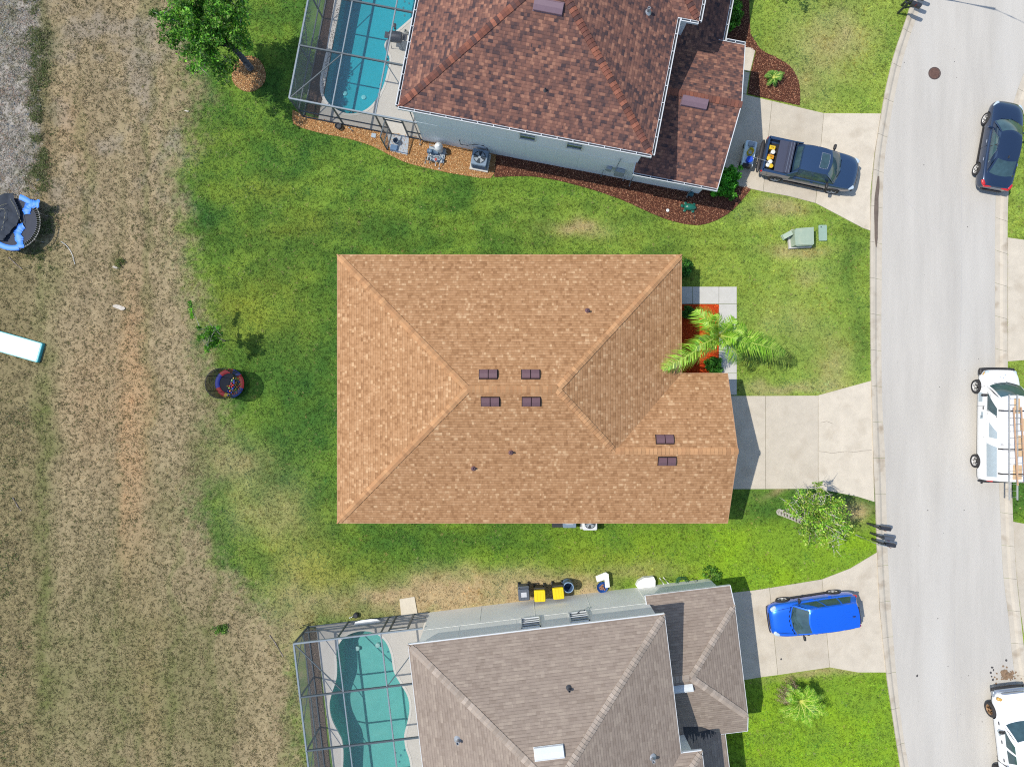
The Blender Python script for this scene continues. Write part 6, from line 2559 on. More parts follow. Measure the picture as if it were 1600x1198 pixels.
for sd in ("left", "right"):
    for a0, a1, sk in ((.12, .50, (.12, 0)), (.54, .90, (0, -.05))):
        part(g, "side_window", M_carglass, lambda b: cb_.patch(b, sd, a0, a1, .1, .85, .006, skew=sk))
part(g, "sunroof", M_carglass, lambda b: cb_.patch(b, "roof", .22, .78, .10, .36, .008))
b = MB()
rim_ = cb_.patch(b, "roof", .20, .80, .085, .375, .004)
b = MB()
b.tube(rim_ + [rim_[0]], .012, 6, cap=False)
b.build("sunroof_trim", M_meter, g)
part(g, "wiper", M_trim, lambda b: [b.tube([cb_.F("front", s0, .03) + Vector((.02, 0, .02)), cb_.F("front", s1, .16) + Vector((.02, 0, .02))], .013, 5) for s0, s1 in ((.2, .46), (.54, .8))])
for sg in (-1, 1):
    part(g, "bed_side", PP, lambda b: b.rbox((-1.79, sg * .90, .97), (1.56, .15, .40), .03), smooth=False)
    part(g, "bed_pillar", PP, lambda b: b.mesh([(-.9, sg * .86, 1.14), (-1.35, sg * .9, 1.17), (-.86, sg * .74, 1.62), (-.9, sg * .96, 1.14), (-1.35, sg * .96, 1.17), (-.86, sg * .8, 1.62)],
                                              [(0, 1, 2), (5, 4, 3), (0, 3, 4, 1), (1, 4, 5, 2), (2, 5, 3, 0)]), smooth=False, fixn=True)
part(g, "tailgate", PP, lambda b: b.rbox((-2.56, 0, .96), (.10, 1.86, .42), .03), smooth=False)
part(g, "bed_floor", M_trim, lambda b: b.box((-1.78, 0, .79), (1.5, 1.7, .03)), smooth=False)
M_tonn = mat("bed_cover_vinyl", S(70, 74, 94), .7, var=.06)
part(g, "bed_cover", M_tonn, lambda b: (b.rbox((-1.56, 0, 1.185), (.84, 1.72, .05), .03), b.rbox((-1.32, 0, 1.24), (.34, 1.70, .05), .03), [b.bar((x_, -.84, 1.275), (x_, .84, 1.275), .03, .02) for x_ in (-1.18, -1.29, -1.46)]), smooth=False)
part(g, "cover_rail", M_chrome, lambda b: [b.bar((x_, -.84, 1.285), (x_, .84, 1.285), .018, .02) for x_ in (-1.235, -1.375)], smooth=False)
part(g, "bumper", M_trim, lambda b: (blob(b, (-2.68, 0, .62), (.2, 1.86, .2)), b.bar((-2.78, -.7, .66), (-2.78, .7, .66), .05, .06)))
part(g, "bumper", M_trim, lambda b: blob(b, (2.58, 0, .5), (.18, 1.6, .18)))
part(g, "grille", M_trim, lambda b: blob(b, (2.58, 0, .76), (.12, 1.1, .2)))
mirrors(g, cb_, .95, 1.24, .97, M_trim, (.14, .3, .2))
for sg in (-1, 1):
    part(g, "headlight", M_lamp, lambda b: blob(b, (2.38, sg * .74, .88), (.34, .24, .15), Matrix.Rotation(R(-24 * sg), 3, 'Z')))
    part(g, "taillight", M_red, lambda b: blob(b, (-2.52, sg * .9, .96), (.2, .14, .28)))
    part(g, "side_sill", M_trim, lambda b: b.bar((1.1, sg * .96, .36), (-1.1, sg * .96, .36), .08, .1), smooth=False)
handles(g, [(x_, s_ * .99, 1.0) for x_ in (.2, -.75) for s_ in (-1, 1)], PP)
for ax in (1.60, -1.58):
    for sg in (-1, 1):
        wheel(g, ax, sg * .88, .38, .25)
ctruck, strk = math.cos(ang), math.sin(ang)


def on_truck(x, y, z):
    return (16.22 + x * ctruck - y * strk, 11.86 + x * strk + y * ctruck, z + .037)


M_cargow = mat("white_bucket", S(240, 238, 226), .4)
M_cargoy = mat("yellow_case", S(240, 200, 40), .45)
M_cargoo = mat("orange_case", S(232, 160, 30), .45)
for k, (x_, y_, m_, kd) in enumerate(((-2.28, .42, M_cargoy, "case"), (-2.2, .18, M_cargow, "jug"), (-2.26, -.08, M_cargoo, "case"), (-2.24, -.36, M_cargow, "jug"), (-2.33, -.56, M_cargow, "jug"), (-2.15, -.58, M_cargoy, "jug"), (-2.36, -.2, M_cargoy, "jug"))):
    lab = ["yellow tool case in the pickup bed, nearest the empty corner", "white bucket in the pickup bed next to the yellow tool case", "orange case across the pickup bed", "white bucket in the pickup bed below the orange case",
           "white bucket in the pickup bed's near rear corner", "yellow bucket in the pickup bed beside the folded cover", "small yellow bucket against the pickup tailgate"][k]
    if kd == "case":
        t = thing("tool_case", lab, "case", on_truck(x_, y_, .81), ang)
        b = MB()
        b.rbox((0, 0, .12), (.34, .22, .24), .03)
        b.build("shell", m_, t)
        b = MB()
        b.tube([(-.07, 0, .24), (-.05, 0, .29), (.05, 0, .29), (.07, 0, .24)], .013, 6)
        b.build("handle", M_plblack, t)
    else:
        t = thing("bucket", lab, "bucket", on_truck(x_, y_, .81), 0)
        b = MB()
        b.lathe([(.09, 0), (.105, .24), (.112, .24), (.112, .26)], seg=18)
        b.build("tub", m_, t, smooth=True)
        b = MB()
        b.lathe([(.116, .255), (.116, .28), (.10, .286)], seg=18)
        b.build("lid", m_, t, smooth=True)
x, y = P(1171.5, 239.5, .6)
cz = R(-12)
g = thing("utility_cart", "narrow pale blue grey utility cart standing across the driveway behind the pickup", "cart", (x, y, .037), cz)
M_cart = mat("cart_grey", S(214, 232, 238, 1.1), .5, var=.08)
b = MB()
b.rbox((0, 0, .42), (.62, 1.40, .22), .05)
b.build("tray", M_cart, g)
b = MB()
b.rbox((.0, -.66, .4), (.52, .16, .34), .04)
b.build("battery_box", M_trim, g)
b = MB()
b.rbox((0, .5, .57), (.36, .26, .1), .03)
b.tube([(-.1, .3, .54), (.05, .42, .64), (.14, .5, .6)], .03, 6)
b.build("engine_housing", M_meter, g)
for sx in (-.2, .2):
    for sy in (-.5, .5):
        b = MB()
        b.lathe([(.13, -.04), (.14, 0), (.13, .04)], mtx=Matrix.Translation((sx * 1.35, sy, .14)) @ Matrix.Rotation(R(90), 4, 'Y'), seg=16)
        b.build("wheel", M_plblack, g)
b = MB()
b.bar((-.27, -.6, .3), (-.27, .6, .3), .05, .12)
b.bar((.27, -.6, .3), (.27, .6, .3), .05, .12)
b.build("frame", M_trim, g)
cc_, ss_ = math.cos(cz), math.sin(cz)
oc = lambda a, b_, z: (x + a * cc_ - b_ * ss_, y + a * ss_ + b_ * cc_, z + .037)
g2 = thing("hose_bundle", "coil of bright yellow hose lying on the utility cart", "hose", oc(0, .05, .53), cz)
b = MB()
pts = [((.15 + .03 * math.sin(k * .9)) * math.cos(k * .45), (.2 + .03 * math.cos(k * .7)) * math.sin(k * .45), .03 + .002 * k) for k in range(80)]
b.tube(pts, .028, 6)
b.build("coil", mat("hose_yellow", S(252, 232, 60, .9), .45, var=.1), g2, smooth=True)
b = MB()
b.tube([(-.16, .0, .2), (.0, .05, .24), (.14, -.04, .2)], .035, 6)
b.build("wrap", M_cargoy, g2)
g2 = thing("bucket", "round royal blue bucket lid on the utility cart's lower end", "bucket", oc(0, -.42, .53), 0)
b = MB()
b.lathe([(.14, 0), (.16, .28), (.165, .28)], seg=24)
b.build("tub", mat("bucket_blue", S(30, 84, 210), .4), g2, smooth=True)
b = MB()
b.lathe([(.175, .27), (.175, .305), (.15, .31), (.13, .30)], seg=24)
b.build("lid", mat("bucket_blue", None), g2, smooth=True)
b = MB()
b.tube([oc(.2, -.2, .62), on_truck(-2.62, -.42, 1.22), on_truck(-2.4, -.46, 1.22)], .035, 8)
tag(b.build("pole", M_chrome, None), "pale metal pole reaching from the utility cart to the pickup tailgate", "pole")

# ---------------------------------------------------------------- white work van with ladders
ang = R(89.4)
VX, VY = 26.52, -2.25
g = thing("van", "weathered white work van with roof rack parked at the far kerb", "van", (VX, VY, .012), ang)
PW = mat("worn_white_paint", S(244, 243, 240, 1.15), .35, var=0.03, vscale=1.5, coat=.4, spots=(S(206, 204, 200), 2.2, .66, .06))
st = [(3.0, .58, .48, .86, .92), (2.94, .82, .40, .94, 1.02), (2.66, .95, .36, 1.02, 1.12), (2.2, .99, .34, 1.08, 1.18), (1.6, 1.0, .34, 1.14, 1.2), (0, 1.0, .34, 1.18, 1.2),
      (-2.4, 1.0, .34, 1.18, 1.2), (-2.95, .99, .36, 1.16, 1.2), (-3.02, .96, .42, 1.1, 1.14)]
car_body(g, st, PW, (2.08, -2.02), .38, .97)
cb_ = Cabin(2.12, 1.42, -2.90, -2.98, 1.14, 1.16, 2.1, .93, .80, bowf=.24, bowfr=.14, bowr=.03, bowrr=.03, crown=.07, bulge=.05)
cb_.shell(PW, g)
part(g, "windshield", M_carglass, lambda b: cb_.patch(b, "front", .05, .95, .08, .92, .006))
M_ghost = mat("faded_panel_blue", S(190, 204, 210), .5, var=.08, vscale=3)
for sd in ("left", "right"):
    part(g, "side_window", M_carglass, lambda b: cb_.patch(b, sd, .05, .235, .12, .82, .006, skew=(.09, 0)))
    part(g, "window_trim", M_trim, lambda b: b.bar(cb_.F(sd, .245, .1), cb_.F(sd, .245, .84), .03, .03), smooth=False)
    part(g, "faded_patch", M_ghost, lambda b: cb_.patch(b, sd, .36, .52, .3, .85, .005, skew=(.06, -.02)))
    part(g, "faded_patch", M_ghost, lambda b: cb_.patch(b, sd, .60, .955, .1, .84, .005))
for sg in (-1, 1):
    part(g, "paint_chip", M_ghost, lambda b: [b.box((x_, sg * 1.0, z_), (w_, .012, h_)) for x_, z_, w_, h_ in ((.55, .92, .3, .16), (.42, .86, .18, .2), (1.5, .78, .5, .3))], smooth=False)
    part(g, "door_seam", M_trim, lambda b: (b.bar((1.02, sg * 1.002, .5), (1.02, sg * .985, 1.14), .012, .012), b.bar((2.05, sg * 1.0, .75), (2.1, sg * .97, 1.1), .012, .012)), smooth=False)
    part(g, "headlight", M_lamp, lambda b: blob(b, (2.82, sg * .70, .9), (.22, .3, .18), Matrix.Rotation(R(-20 * sg), 3, 'Z')))
    part(g, "indicator", M_amber, lambda b: blob(b, (2.78, sg * .82, .82), (.24, .14, .12), Matrix.Rotation(R(-35 * sg), 3, 'Z')))
    part(g, "taillight", M_red, lambda b: blob(b, (-2.97, sg * .84, 1.3), (.12, .12, .5)))
mirrors(g, cb_, 1.62, 1.22, 1.0, M_trim, (.14, .26, .24))
handles(g, [(.92, s_ * 1.0, 1.0) for s_ in (-1, 1)], M_trim)
part(g, "bumper", M_trim, lambda b: (blob(b, (3.02, 0, .58), (.22, 1.9, .24)), blob(b, (2.9, .86, .58), (.4, .2, .22)), blob(b, (2.9, -.86, .58), (.4, .2, .22))))
part(g, "bumper", M_trim, lambda b: (blob(b, (-3.08, 0, .56), (.2, 1.9, .16)), b.bar((-3.1, .7, .56), (-3.24, .7, .5), .06, .06)))
part(g, "grille", M_trim, lambda b: blob(b, (2.97, 0, .82), (.1, 1.1, .2)))
part(g, "hood_scratches", M_ghost, lambda b: [b.box((x_, y_, z_), (.1, .05, .012), rz=r_) for x_, y_, z_, r_ in ((2.6, .2, 1.135, .4), (2.5, .5, 1.125, .2), (2.7, -.1, 1.122, 1.2), (2.55, .02, 1.142, .6))], smooth=False)
M_rustp = mat("rust_streak", S(232, 196, 150), .7, var=.2, vscale=3)
part(g, "rust_patch", M_rustp, lambda b: [cb_.patch(b, "roof", a0, a1, t0, t1, .004) for a0, a1, t0, t1 in ((.42, .62, .02, .2), (.5, .75, .45, .7), (.4, .7, .8, .97), (.6, .8, .25, .4))])
part(g, "wiper", M_trim, lambda b: [b.tube([cb_.F("front", s0, .04) + Vector((.02, 0, .02)), cb_.F("front", s1, .2) + Vector((.02, 0, .02))], .013, 5) for s0, s1 in ((.2, .46), (.54, .8))])
for x_ in (.82, -1.2, -2.5):
    def rk(b):
        b.bar((x_, -.82, 2.26), (x_, .82, 2.26), .06, .05)
        for s_ in (-1, 1):
            b.bar((x_, s_ * .80, 2.26), (x_, s_ * .84, 1.96), .07, .05)
    part(g, "roof_rack", M_trim, rk, smooth=False)
for ax in (2.08, -2.02):
    for sg in (-1, 1):
        wheel(g, ax, sg * .90, .38, .26)
M_lad = mat("ladder_aluminium", S(206, 206, 202), .4, metal=.3)
M_lado = mat("ladder_fibreglass", S(222, 178, 140), .5)


def ladder(label, x0, y0, x1, y1, z, w, m, n, pull=0.0):
    p, q = Vector((x0, y0, z)), Vector((x1, y1, z))
    L = (q - p).length
    t = thing("ladder", label, "ladder", p, math.atan2(q.y - p.y, q.x - p.x))
    for s_ in (-1, 1):
        b = MB()
        b.bar((0, s_ * w / 2, 0), (L, s_ * (w / 2 + (pull if s_ > 0 else 0)), 0), .035, .085)
        b.build("rail", m, t)
    for k in range(n):
        u = L * (k + .6) / n
        b = MB()
        b.tube([(u, -w / 2, 0), (u, w / 2 + pull * u / L, 0)], .018, 6)
        b.build("rung", M_lad, t)


a0 = P3(1577, 616, 2.34)
a1 = P3(1575, 781, 2.34)
ladder("pale aluminium extension ladder strapped lengthways on the white van's roof", a0.x + .22, a0.y, a1.x + .28, a1.y, 2.34, .42, M_lad, 16)
a0, a1 = P3(1590, 636, 2.46), P3(1596, 758, 2.46)
ladder("orange fibreglass ladder lying aslant on top of the pale ladder", a0.x, a0.y, a1.x, a1.y, 2.46, .38, M_lado, 12)

# ---------------------------------------------------------------- lower white pickup
ang = math.atan2(.993, -.118)
g = thing("pickup_truck", "white pickup truck with tan wheels parked at the lower right corner", "pickup", (27.52, -19.55, .012), ang)
PW2 = mat("clean_white_paint", S(248, 248, 248, 1.15), .3, var=0.015, coat=.6)
st = [(2.82, .6, .5, .86, .92), (2.76, .84, .44, .98, 1.06), (2.45, .97, .4, 1.08, 1.18), (1.9, 1.0, .38, 1.14, 1.24), (1.2, 1.0, .38, 1.18, 1.28), (.3, 1.0, .38, 1.2, 1.26),
      (-.95, 1.0, .38, 1.2, 1.26), (-1.05, 1.0, .38, .9, .82), (-2.0, 1.0, .4, .9, .82), (-2.7, .98, .44, .88, .8), (-2.85, .94, .5, .84, .78)]
car_body(g, st, PW2, (1.75, -1.75), .41, .97)
cb_ = Cabin(1.28, .55, -.72, -.95, 1.22, 1.24, 1.92, .9, .72, bowf=.2, bowfr=.12, bowr=.04, bowrr=.03)
cb_.shell(PW2, g)
part(g, "windshield", M_carglass, lambda b: cb_.patch(b, "front", .05, .95, .05, .94, .006))
part(g, "rear_window", M_carglass, lambda b: cb_.patch(b, "rear", .1, .9, .2, .85, .006))
for sd in ("left", "right"):
    for a0_, a1_, sk in ((.08, .50, (.14, 0)), (.58, .92, (0, -.04))):
        part(g, "side_window", M_carglass, lambda b: cb_.patch(b, sd, a0_, a1_, .08, .84, .006, skew=sk))
for sg in (-1, 1):
    part(g, "bed_side", PW2, lambda b: b.rbox((-1.92, sg * .92, 1.06), (1.8, .14, .44), .03), smooth=False)
    part(g, "headlight", M_amber, lambda b: blob(b, (2.56, sg * .80, 1.0), (.2, .34, .18), Matrix.Rotation(R(-24 * sg), 3, 'Z')))
    part(g, "taillight", M_red, lambda b: blob(b, (-2.78, sg * .92, 1.06), (.16, .12, .3)))
    part(g, "door_decal", M_ghost, lambda b: [b.lathe([(r_, -.004), (r_, .004)], mtx=Matrix.Translation((x_, sg * 1.0, z_)) @ Matrix.Rotation(R(90), 4, 'X'), seg=10) for x_, z_, r_ in ((.72, .95, .09), (.82, .98, .05), (.66, 1.02, .05), (.78, .86, .06), (.6, .92, .045), (.88, 1.06, .03))], smooth=False)
    part(g, "fender_badge", M_trim, lambda b: blob(b, (1.28, sg * 1.0, 1.0), (.2, .03, .08)))
    part(g, "door_seam", M_trim, lambda b: b.bar((-.98, sg * 1.002, .5), (-.98, sg * .97, 1.22), .03, .03), smooth=False)
part(g, "tailgate", PW2, lambda b: b.rbox((-2.82, 0, 1.04), (.1, 1.86, .46), .03), smooth=False)
part(g, "bed_floor", M_trim, lambda b: b.box((-1.9, 0, .86), (1.7, 1.75, .03)), smooth=False)
part(g, "bumper", M_chrome, lambda b: (blob(b, (2.84, 0, .62), (.2, 1.7, .26)), blob(b, (2.7, .84, .62), (.36, .2, .26)), blob(b, (2.7, -.84, .62), (.36, .2, .26))))
part(g, "bumper_guard", M_trim, lambda b: (blob(b, (2.96, 0, .56), (.12, 1.6, .18)), blob(b, (2.82, .86, .56), (.34, .12, .16)), blob(b, (2.82, -.86, .56), (.34, .12, .16))))
part(g, "grille", M_chrome, lambda b: blob(b, (2.78, 0, .9), (.12, 1.25, .22)))
mirrors(g, cb_, .95, 1.32, 1.0, M_trim, (.14, .28, .22))
handles(g, [(x_, s_ * 1.005, 1.08) for x_ in (.3, -.7) for s_ in (-1, 1)], M_trim)
M_rimt = mat("tan_rim", S(190, 150, 110), .5, metal=.2)
for ax in (1.75, -1.75):
    for sg in (-1, 1):
        wheel(g, ax, sg * .93, .41, .27, M_rimt)

# ================================================================ TREES, PALMS, SHRUBS
M_leaf = mat("leaf_tissue", None, 0.5, var=0.1, vscale=4, attr=True, spec=0.35, trans=0.35)
M_frond = mat("frond_tissue", None, 0.45, var=0.1, vscale=4, attr=True, spec=0.4, trans=0.25)
M_bark = mat("grey_bark", S(128, 124, 118), .9, var=.3, vscale=9, bump=.6, bscale=18)
M_barkp = mat("pale_bark", S(200, 194, 178), .9, var=.2, vscale=9, bump=.5, bscale=18)


def leaf_cloud(name, centers, radii, per, size, cols, parent, seed, flat=.35, aspect=.5, bright=.25, lum=1.6):
    """leaf-sized folded faces spread through clump volumes"""
    r = np.random.default_rng(seed)
    c = np.repeat(np.asarray(centers), per, 0)
    rad = np.repeat(np.asarray(radii), per)
    n = len(c)
    d = r.normal(0, 1, (n, 3))
    d /= np.linalg.norm(d, axis=1)[:, None]
    rr = rad * r.random(n) ** .55
    p = c + d * rr[:, None] * np.array([1, 1, .75])
    nrm = r.normal(0, 1, (n, 3)) * np.array([1, 1, .6]) + np.array([0, 0, 1.35 - flat])
    nrm /= np.linalg.norm(nrm, axis=1)[:, None]
    t = np.cross(nrm, r.normal(0, 1, (n, 3)))
    t /= np.linalg.norm(t, axis=1)[:, None] + 1e-9
    u = np.cross(nrm, t)
    s = size * r.uniform(.6, 1.35, n)
    L, Wd = t * (s / 2)[:, None], u * (s * aspect / 2)[:, None]
    V = np.stack([p - L, p + Wd, p + L, p - Wd], 1)
    V[:, 1] -= nrm * (s * .08)[:, None]
    V[:, 3] -= nrm * (s * .08)[:, None]
    ci = r.integers(0, len(cols), n)
    clump = np.repeat(np.exp(r.normal(0, bright, len(centers))), per)
    C = np.array(cols)[ci] * lum * (clump * np.exp(r.normal(0, .15, n)))[:, None]
    C[:, 3] = 1
    F = np.arange(n * 4).reshape(-1, 4)
    return soup(name, M_leaf, V.reshape(-1, 3), F, np.repeat(C, 4, 0), parent)


def limbs(b, base, tips, r0, rng_, fork=.45, bare=False):
    """limbs leave the top of the trunk and bend out to every tip"""
    base = Vector(base)
    for t in tips:
        t = Vector(t)
        m = base.lerp(t, fork) + Vector((rng_.uniform(-.15, .15), rng_.uniform(-.15, .15), rng_.uniform(.0, .25)))
        b.tube(smooth_poly([base, m, t], False, 4), [r0 * (1 - .85 * k / 8) for k in range(9)], 7)
        if bare:
            for q in range(3):
                e = t + Vector((rng_.uniform(-.45, .45), rng_.uniform(-.45, .45), rng_.uniform(-.1, .4)))
                b.tube([m.lerp(t, rng_.uniform(.3, 1)), e], [r0 * .3, r0 * .08], 5)


def tree(name, label, base, top, crown_c, crown_r, nclump, per, size, cols, bark, seed, r0, clump_r, squash=.7, bare=.0, label_cat="tree", hole=.0, limb_n=12):
    rg = random.Random(seed)
    g = thing(name, label, label_cat, base)
    b = MB()
    top = Vector(top) - Vector(base)
    mid = top * .5 + Vector((rg.uniform(-.1, .1), rg.uniform(-.1, .1), 0))
    b.tube(smooth_poly([Vector((0, 0, -.05)), mid, top], False, 5), [r0 * (1.25 - .5 * k / 10) for k in range(11)], 12)
    cc = Vector(crown_c) - Vector(base)
    cl, rad = [], []
    tries = 0
    while len(cl) < nclump and tries < 6000:
        tries += 1
        v = Vector((rg.gauss(0, 1), rg.gauss(0, 1), rg.gauss(0, 1)))
        v.normalize()
        k = rg.random() ** .4
        ang_ = math.atan2(v.y, v.x)
        edge = 1 + .16 * math.sin(3 * ang_ + seed) + .12 * math.sin(5 * ang_ + 2 * seed) + .08 * math.sin(9 * ang_)
        p = cc + Vector((v.x * crown_r * k * edge, v.y * crown_r * k * edge, v.z * crown_r * squash * k))
        if float(fbm(np.array([p.x * .9 + seed]), np.array([p.y * .9]), seed + 3)[0]) < hole and rg.random() < .85:
            continue
        cl.append(tuple(p))
        rad.append(clump_r * rg.uniform(.6, 1.25))
    tips = rg.sample(cl, min(limb_n, len(cl)))
    limbs(b, top * .96, tips, r0 * .5, rg, bare=bare > 0)
    b.build("trunk", bark, g, smooth=True, angle=180)
    leaf_cloud("crown", cl, rad, per, size, cols, g, seed, lum=2.1 if seed == 12 else 1.6)
    if bare > 0:
        tb = MB()
        for k in range(int(bare)):
            p = Vector(rg.choice(cl))
            for q in range(3):
                e = p + Vector((rg.uniform(-.6, .6), rg.uniform(-.6, .6), rg.uniform(0, .5)))
                tb.tube([p, p.lerp(e, .5) + Vector((0, 0, .1)), e], [.022, .015, .006], 5)
        tb.build("bare_twigs", M_barkp if bark is M_barkp else mat("twig_grey", S(150, 144, 140), .9, var=.15), g)
    return g


bx, by = P(392, 108)
tree("shade_tree", "large leafy bright green tree in a round chip ring near the top left", (bx, by, 0), (bx - .08, by + .05, 2.5), (-15.05, 17.65, 4.4), 2.35,
     190, 115, .15, [S(70, 120, 36, 1.3), S(90, 146, 42, 1.3), S(116, 166, 52, 1.3), S(52, 92, 32, 1.3), S(104, 132, 58, 1.3)], M_bark, 5, .17, .40, .72, bare=34, hole=.41, limb_n=16)
# sapling on the lawn edge
bx, by = P(352, 533)
g = tree("sapling", "thin young tree with sparse leaves at the edge of the dry field", (bx, by, 0), (bx - .12, by + .1, 1.5), (bx + .1, by + .05, 2.1), .72,
         26, 90, .11, [S(84, 140, 30), S(110, 164, 44), S(56, 100, 34), S(70, 116, 40)], M_bark, 8, .04, .24, .75, bare=5, hole=.3, limb_n=8)
sb_ = MB()
tipp = P3(296, 472, 2.5) - Vector((bx, by, 0))
sb_.tube([(-.1, .05, 1.2), (-.5, .6, 2.0), tuple(tipp)], [.03, .02, .008], 6)
sb_.build("trunk", M_barkp, g)
leaf_cloud("crown", [tuple(tipp + Vector((.0, -.12 * k, -.06 * k))) for k in range(7)], [.16] * 7, 34, .11, [S(84, 140, 30), S(110, 164, 44), S(70, 130, 30)], g, 15)
# shaggy, half-bare tree by the driveway
bx, by = P(1216, 799)
g = tree("street_tree", "shaggy half-bare yellow green tree between the driveways, by the lower mailboxes", (bx, by, 0), (bx + .15, by - .05, 3.0), P3(1281, 806, 3.8), 1.62,
         84, 84, .13, [S(120, 146, 40), S(128, 166, 56), S(80, 116, 36), S(150, 156, 84), S(92, 134, 40)], M_barkp, 12, .15, .32, .66, bare=34, hole=.36, limb_n=14)
sb_ = MB()
rg = random.Random(3)
root_ = Vector((.15, -.05, 2.9))
for q in ((1262, 764, 3.2), (1244, 758, 2.8), (1280, 752, 3.4), (1248, 835, 2.4), (1238, 790, 3.0), (1272, 770, 3.9), (1254, 775, 3.6)):
    e = P3(*q) - Vector((bx, by, 0))
    m_ = root_.lerp(e, .55) + Vector((0, 0, .25))
    sb_.tube(smooth_poly([root_, m_, e], False, 3), [.05, .045, .04, .035, .025, .018, .01], 6)
    for k in range(4):
        s0 = m_.lerp(e, rg.uniform(.2, 1))
        sb_.tube([s0, s0 + Vector((rg.uniform(-.4, .4), rg.uniform(-.1, .55), rg.uniform(0, .3)))], [.016, .006], 5)
sb_.build("bare_branches", M_barkp, g)


# ---------------------------------------------------------------- palms
def frond(name, parent, p0, p1, sag, nl, leaf, cols, seed, curl=.5, mat_=None, wid=.022, rach=None):
    """arching midrib with drooping leaflets down both sides"""
    r = np.random.default_rng(seed)
    p0, p1 = Vector(p0), Vector(p1)
    V, F, C = [], [], []
    d = p1 - p0
    side = Vector((-d.y, d.x, 0)).normalized()

    def pt(t):
        p = p0.lerp(p1, t)
        return p + Vector((0, 0, sag * 4 * t * (1 - t)))
    pts = [pt(k / 12) for k in range(13)]
    # midrib
    for k in range(12):
        a, c = pts[k], pts[k + 1]
        w0, w1 = .045 * (1 - k / 13), .045 * (1 - (k + 1) / 13)
        up = Vector((0, 0, .02))
        i = len(V)
        V += [a - side * w0, a + up, a + side * w0, c - side * w1, c + up, c + side * w1]
        F += [(i, i + 3, i + 4, i + 1), (i + 1, i + 4, i + 5, i + 2)]
        C += [rach or S(214, 218, 120, 1.0)] * 6
    for k in range(nl):
        t = .12 + .88 * k / (nl - 1)
        p = pt(t)
        fw = (pt(min(1, t + .02)) - pt(t - .02)).normalized()
        ll = leaf * (math.sin(math.pi * min(1, .18 + .80 * t)) ** .6) * r.uniform(.85, 1.1)
        for sg in (-1, 1):
            out = (side * sg * r.uniform(.75, 1.0) + fw * r.uniform(.35, .75)).normalized()
            lift = r.uniform(-.1, .35)
            a = p + Vector((0, 0, .01))
            m = a + out * ll * .5 + Vector((0, 0, lift * ll * .35))
            e = a + out * ll * .92 + fw * ll * .18 - Vector((0, 0, curl * ll * r.uniform(.5, 1.1)))
            ws = fw * wid * r.uniform(.8, 1.2)
            i = len(V)
            V += [a - ws * .6, a + ws * .6, m + ws, m - ws, e]
            F += [(i, i + 1, i + 2, i + 3), (i + 3, i + 2, i + 4, i + 4)]
            c = np.array(cols[r.integers(0, len(cols))]) * math.exp(r.normal(0, .12))
            c[3] = 1
            C += [tuple(c)] * 5
    me = bpy.data.meshes.new(name)
    me.from_pydata([tuple(v) for v in V], [], [f if f[2] != f[3] else f[:3] for f in F])
    at = me.color_attributes.new("Col", 'FLOAT_COLOR', 'POINT')
    at.data.foreach_set("color", np.array([list(c) for c in C], dtype=np.float32).ravel())
    me.materials.append(mat_ or M_frond)
    o = bpy.data.objects.new(name, me)
    COL.objects.link(o)
    o.parent = parent
    return o


px0, py0 = P(1124, 524, 3.7)
bx, by = P(1094, 529)
g = thing("palm_tree", "tall feathery palm with long arching fronds overhanging the front of the tan roof", "palm", (bx, by, .03))
b = MB()
topv = Vector((px0 - bx, py0 - by, 3.5))
b.tube(smooth_poly([Vector((0, 0, -.1)), topv * .5 + Vector((.05, 0, 0)), topv], False, 5), [.16, .15, .14, .135, .13, .125, .12, .12, .125, .13, .10], 12)
b.build("trunk", M_bark, g, smooth=True, angle=180)
pc = [S(128, 176, 44, 1.0), S(152, 196, 62, 1.0), S(100, 150, 38, 1.0), S(176, 206, 84, 1.0)]
for k, (x_, y_, h_, sag, nl, lf) in enumerate(((1036, 577, 3.75, .55, 74, .86), (1226, 552, 3.3, .6, 74, .9), (1086, 486, 4.0, .5, 64, .82), (1156, 566, 3.0, .55, 40, .74), (1140, 505, 4.9, .3, 30, .5),
                                              (1166, 512, 4.3, .45, 34, .55), (1104, 548, 3.7, .5, 30, .5), (1205, 530, 3.6, .5, 34, .55), (1100, 505, 4.4, .4, 30, .5), (1136, 538, 4.6, .35, 26, .5), (1118, 492, 4.7, .3, 30, .6), (1150, 530, 4.8, .3, 30, .6), (1110, 522, 4.9, .3, 28, .6), (1148, 498, 4.6, .35, 30, .6), (1172, 540, 4.0, .45, 34, .66), (1080, 545, 4.1, .5, 36, .7))):
    e = P3(x_, y_, h_) - Vector((bx, by, .03))
    frond("frond", g, topv, e, sag, nl, lf, pc, 60 + k, curl=.6, wid=.022)
# short palm on the lower lawn
bx, by = P(1237, 1080)
g = thing("palm_tree", "short bushy palm with some withered brown fronds on the lower right lawn", "palm", (bx, by, 0))
b = MB()
topv = Vector((.12, -.1, .75))
b.tube([(0, 0, -.05), (.05, -.04, .4), tuple(topv)], [.2, .18, .15], 12)
b.build("trunk", M_bark, g, smooth=True, angle=180)
pc2 = [S(126, 176, 34, 1.0), S(150, 196, 54, 1.0), S(96, 150, 30, 1.0), S(176, 206, 80, 1.0)]
rg = random.Random(6)
for k in range(30):
    a = R(-160 + 11.6 * k + rg.uniform(-6, 6))
    L_ = rg.uniform(.85, 1.45)
    if 92 < math.degrees(a) % 360 < 190:
        L_ *= .75
    e = topv + Vector((math.cos(a) * L_, math.sin(a) * L_, rg.uniform(-.15, .65)))
    frond("frond", g, topv, e, .3, 30, .32, pc2, 90 + k, curl=.3, wid=.015)
dead = [S(150, 120, 100), S(176, 150, 128), S(120, 96, 80)]
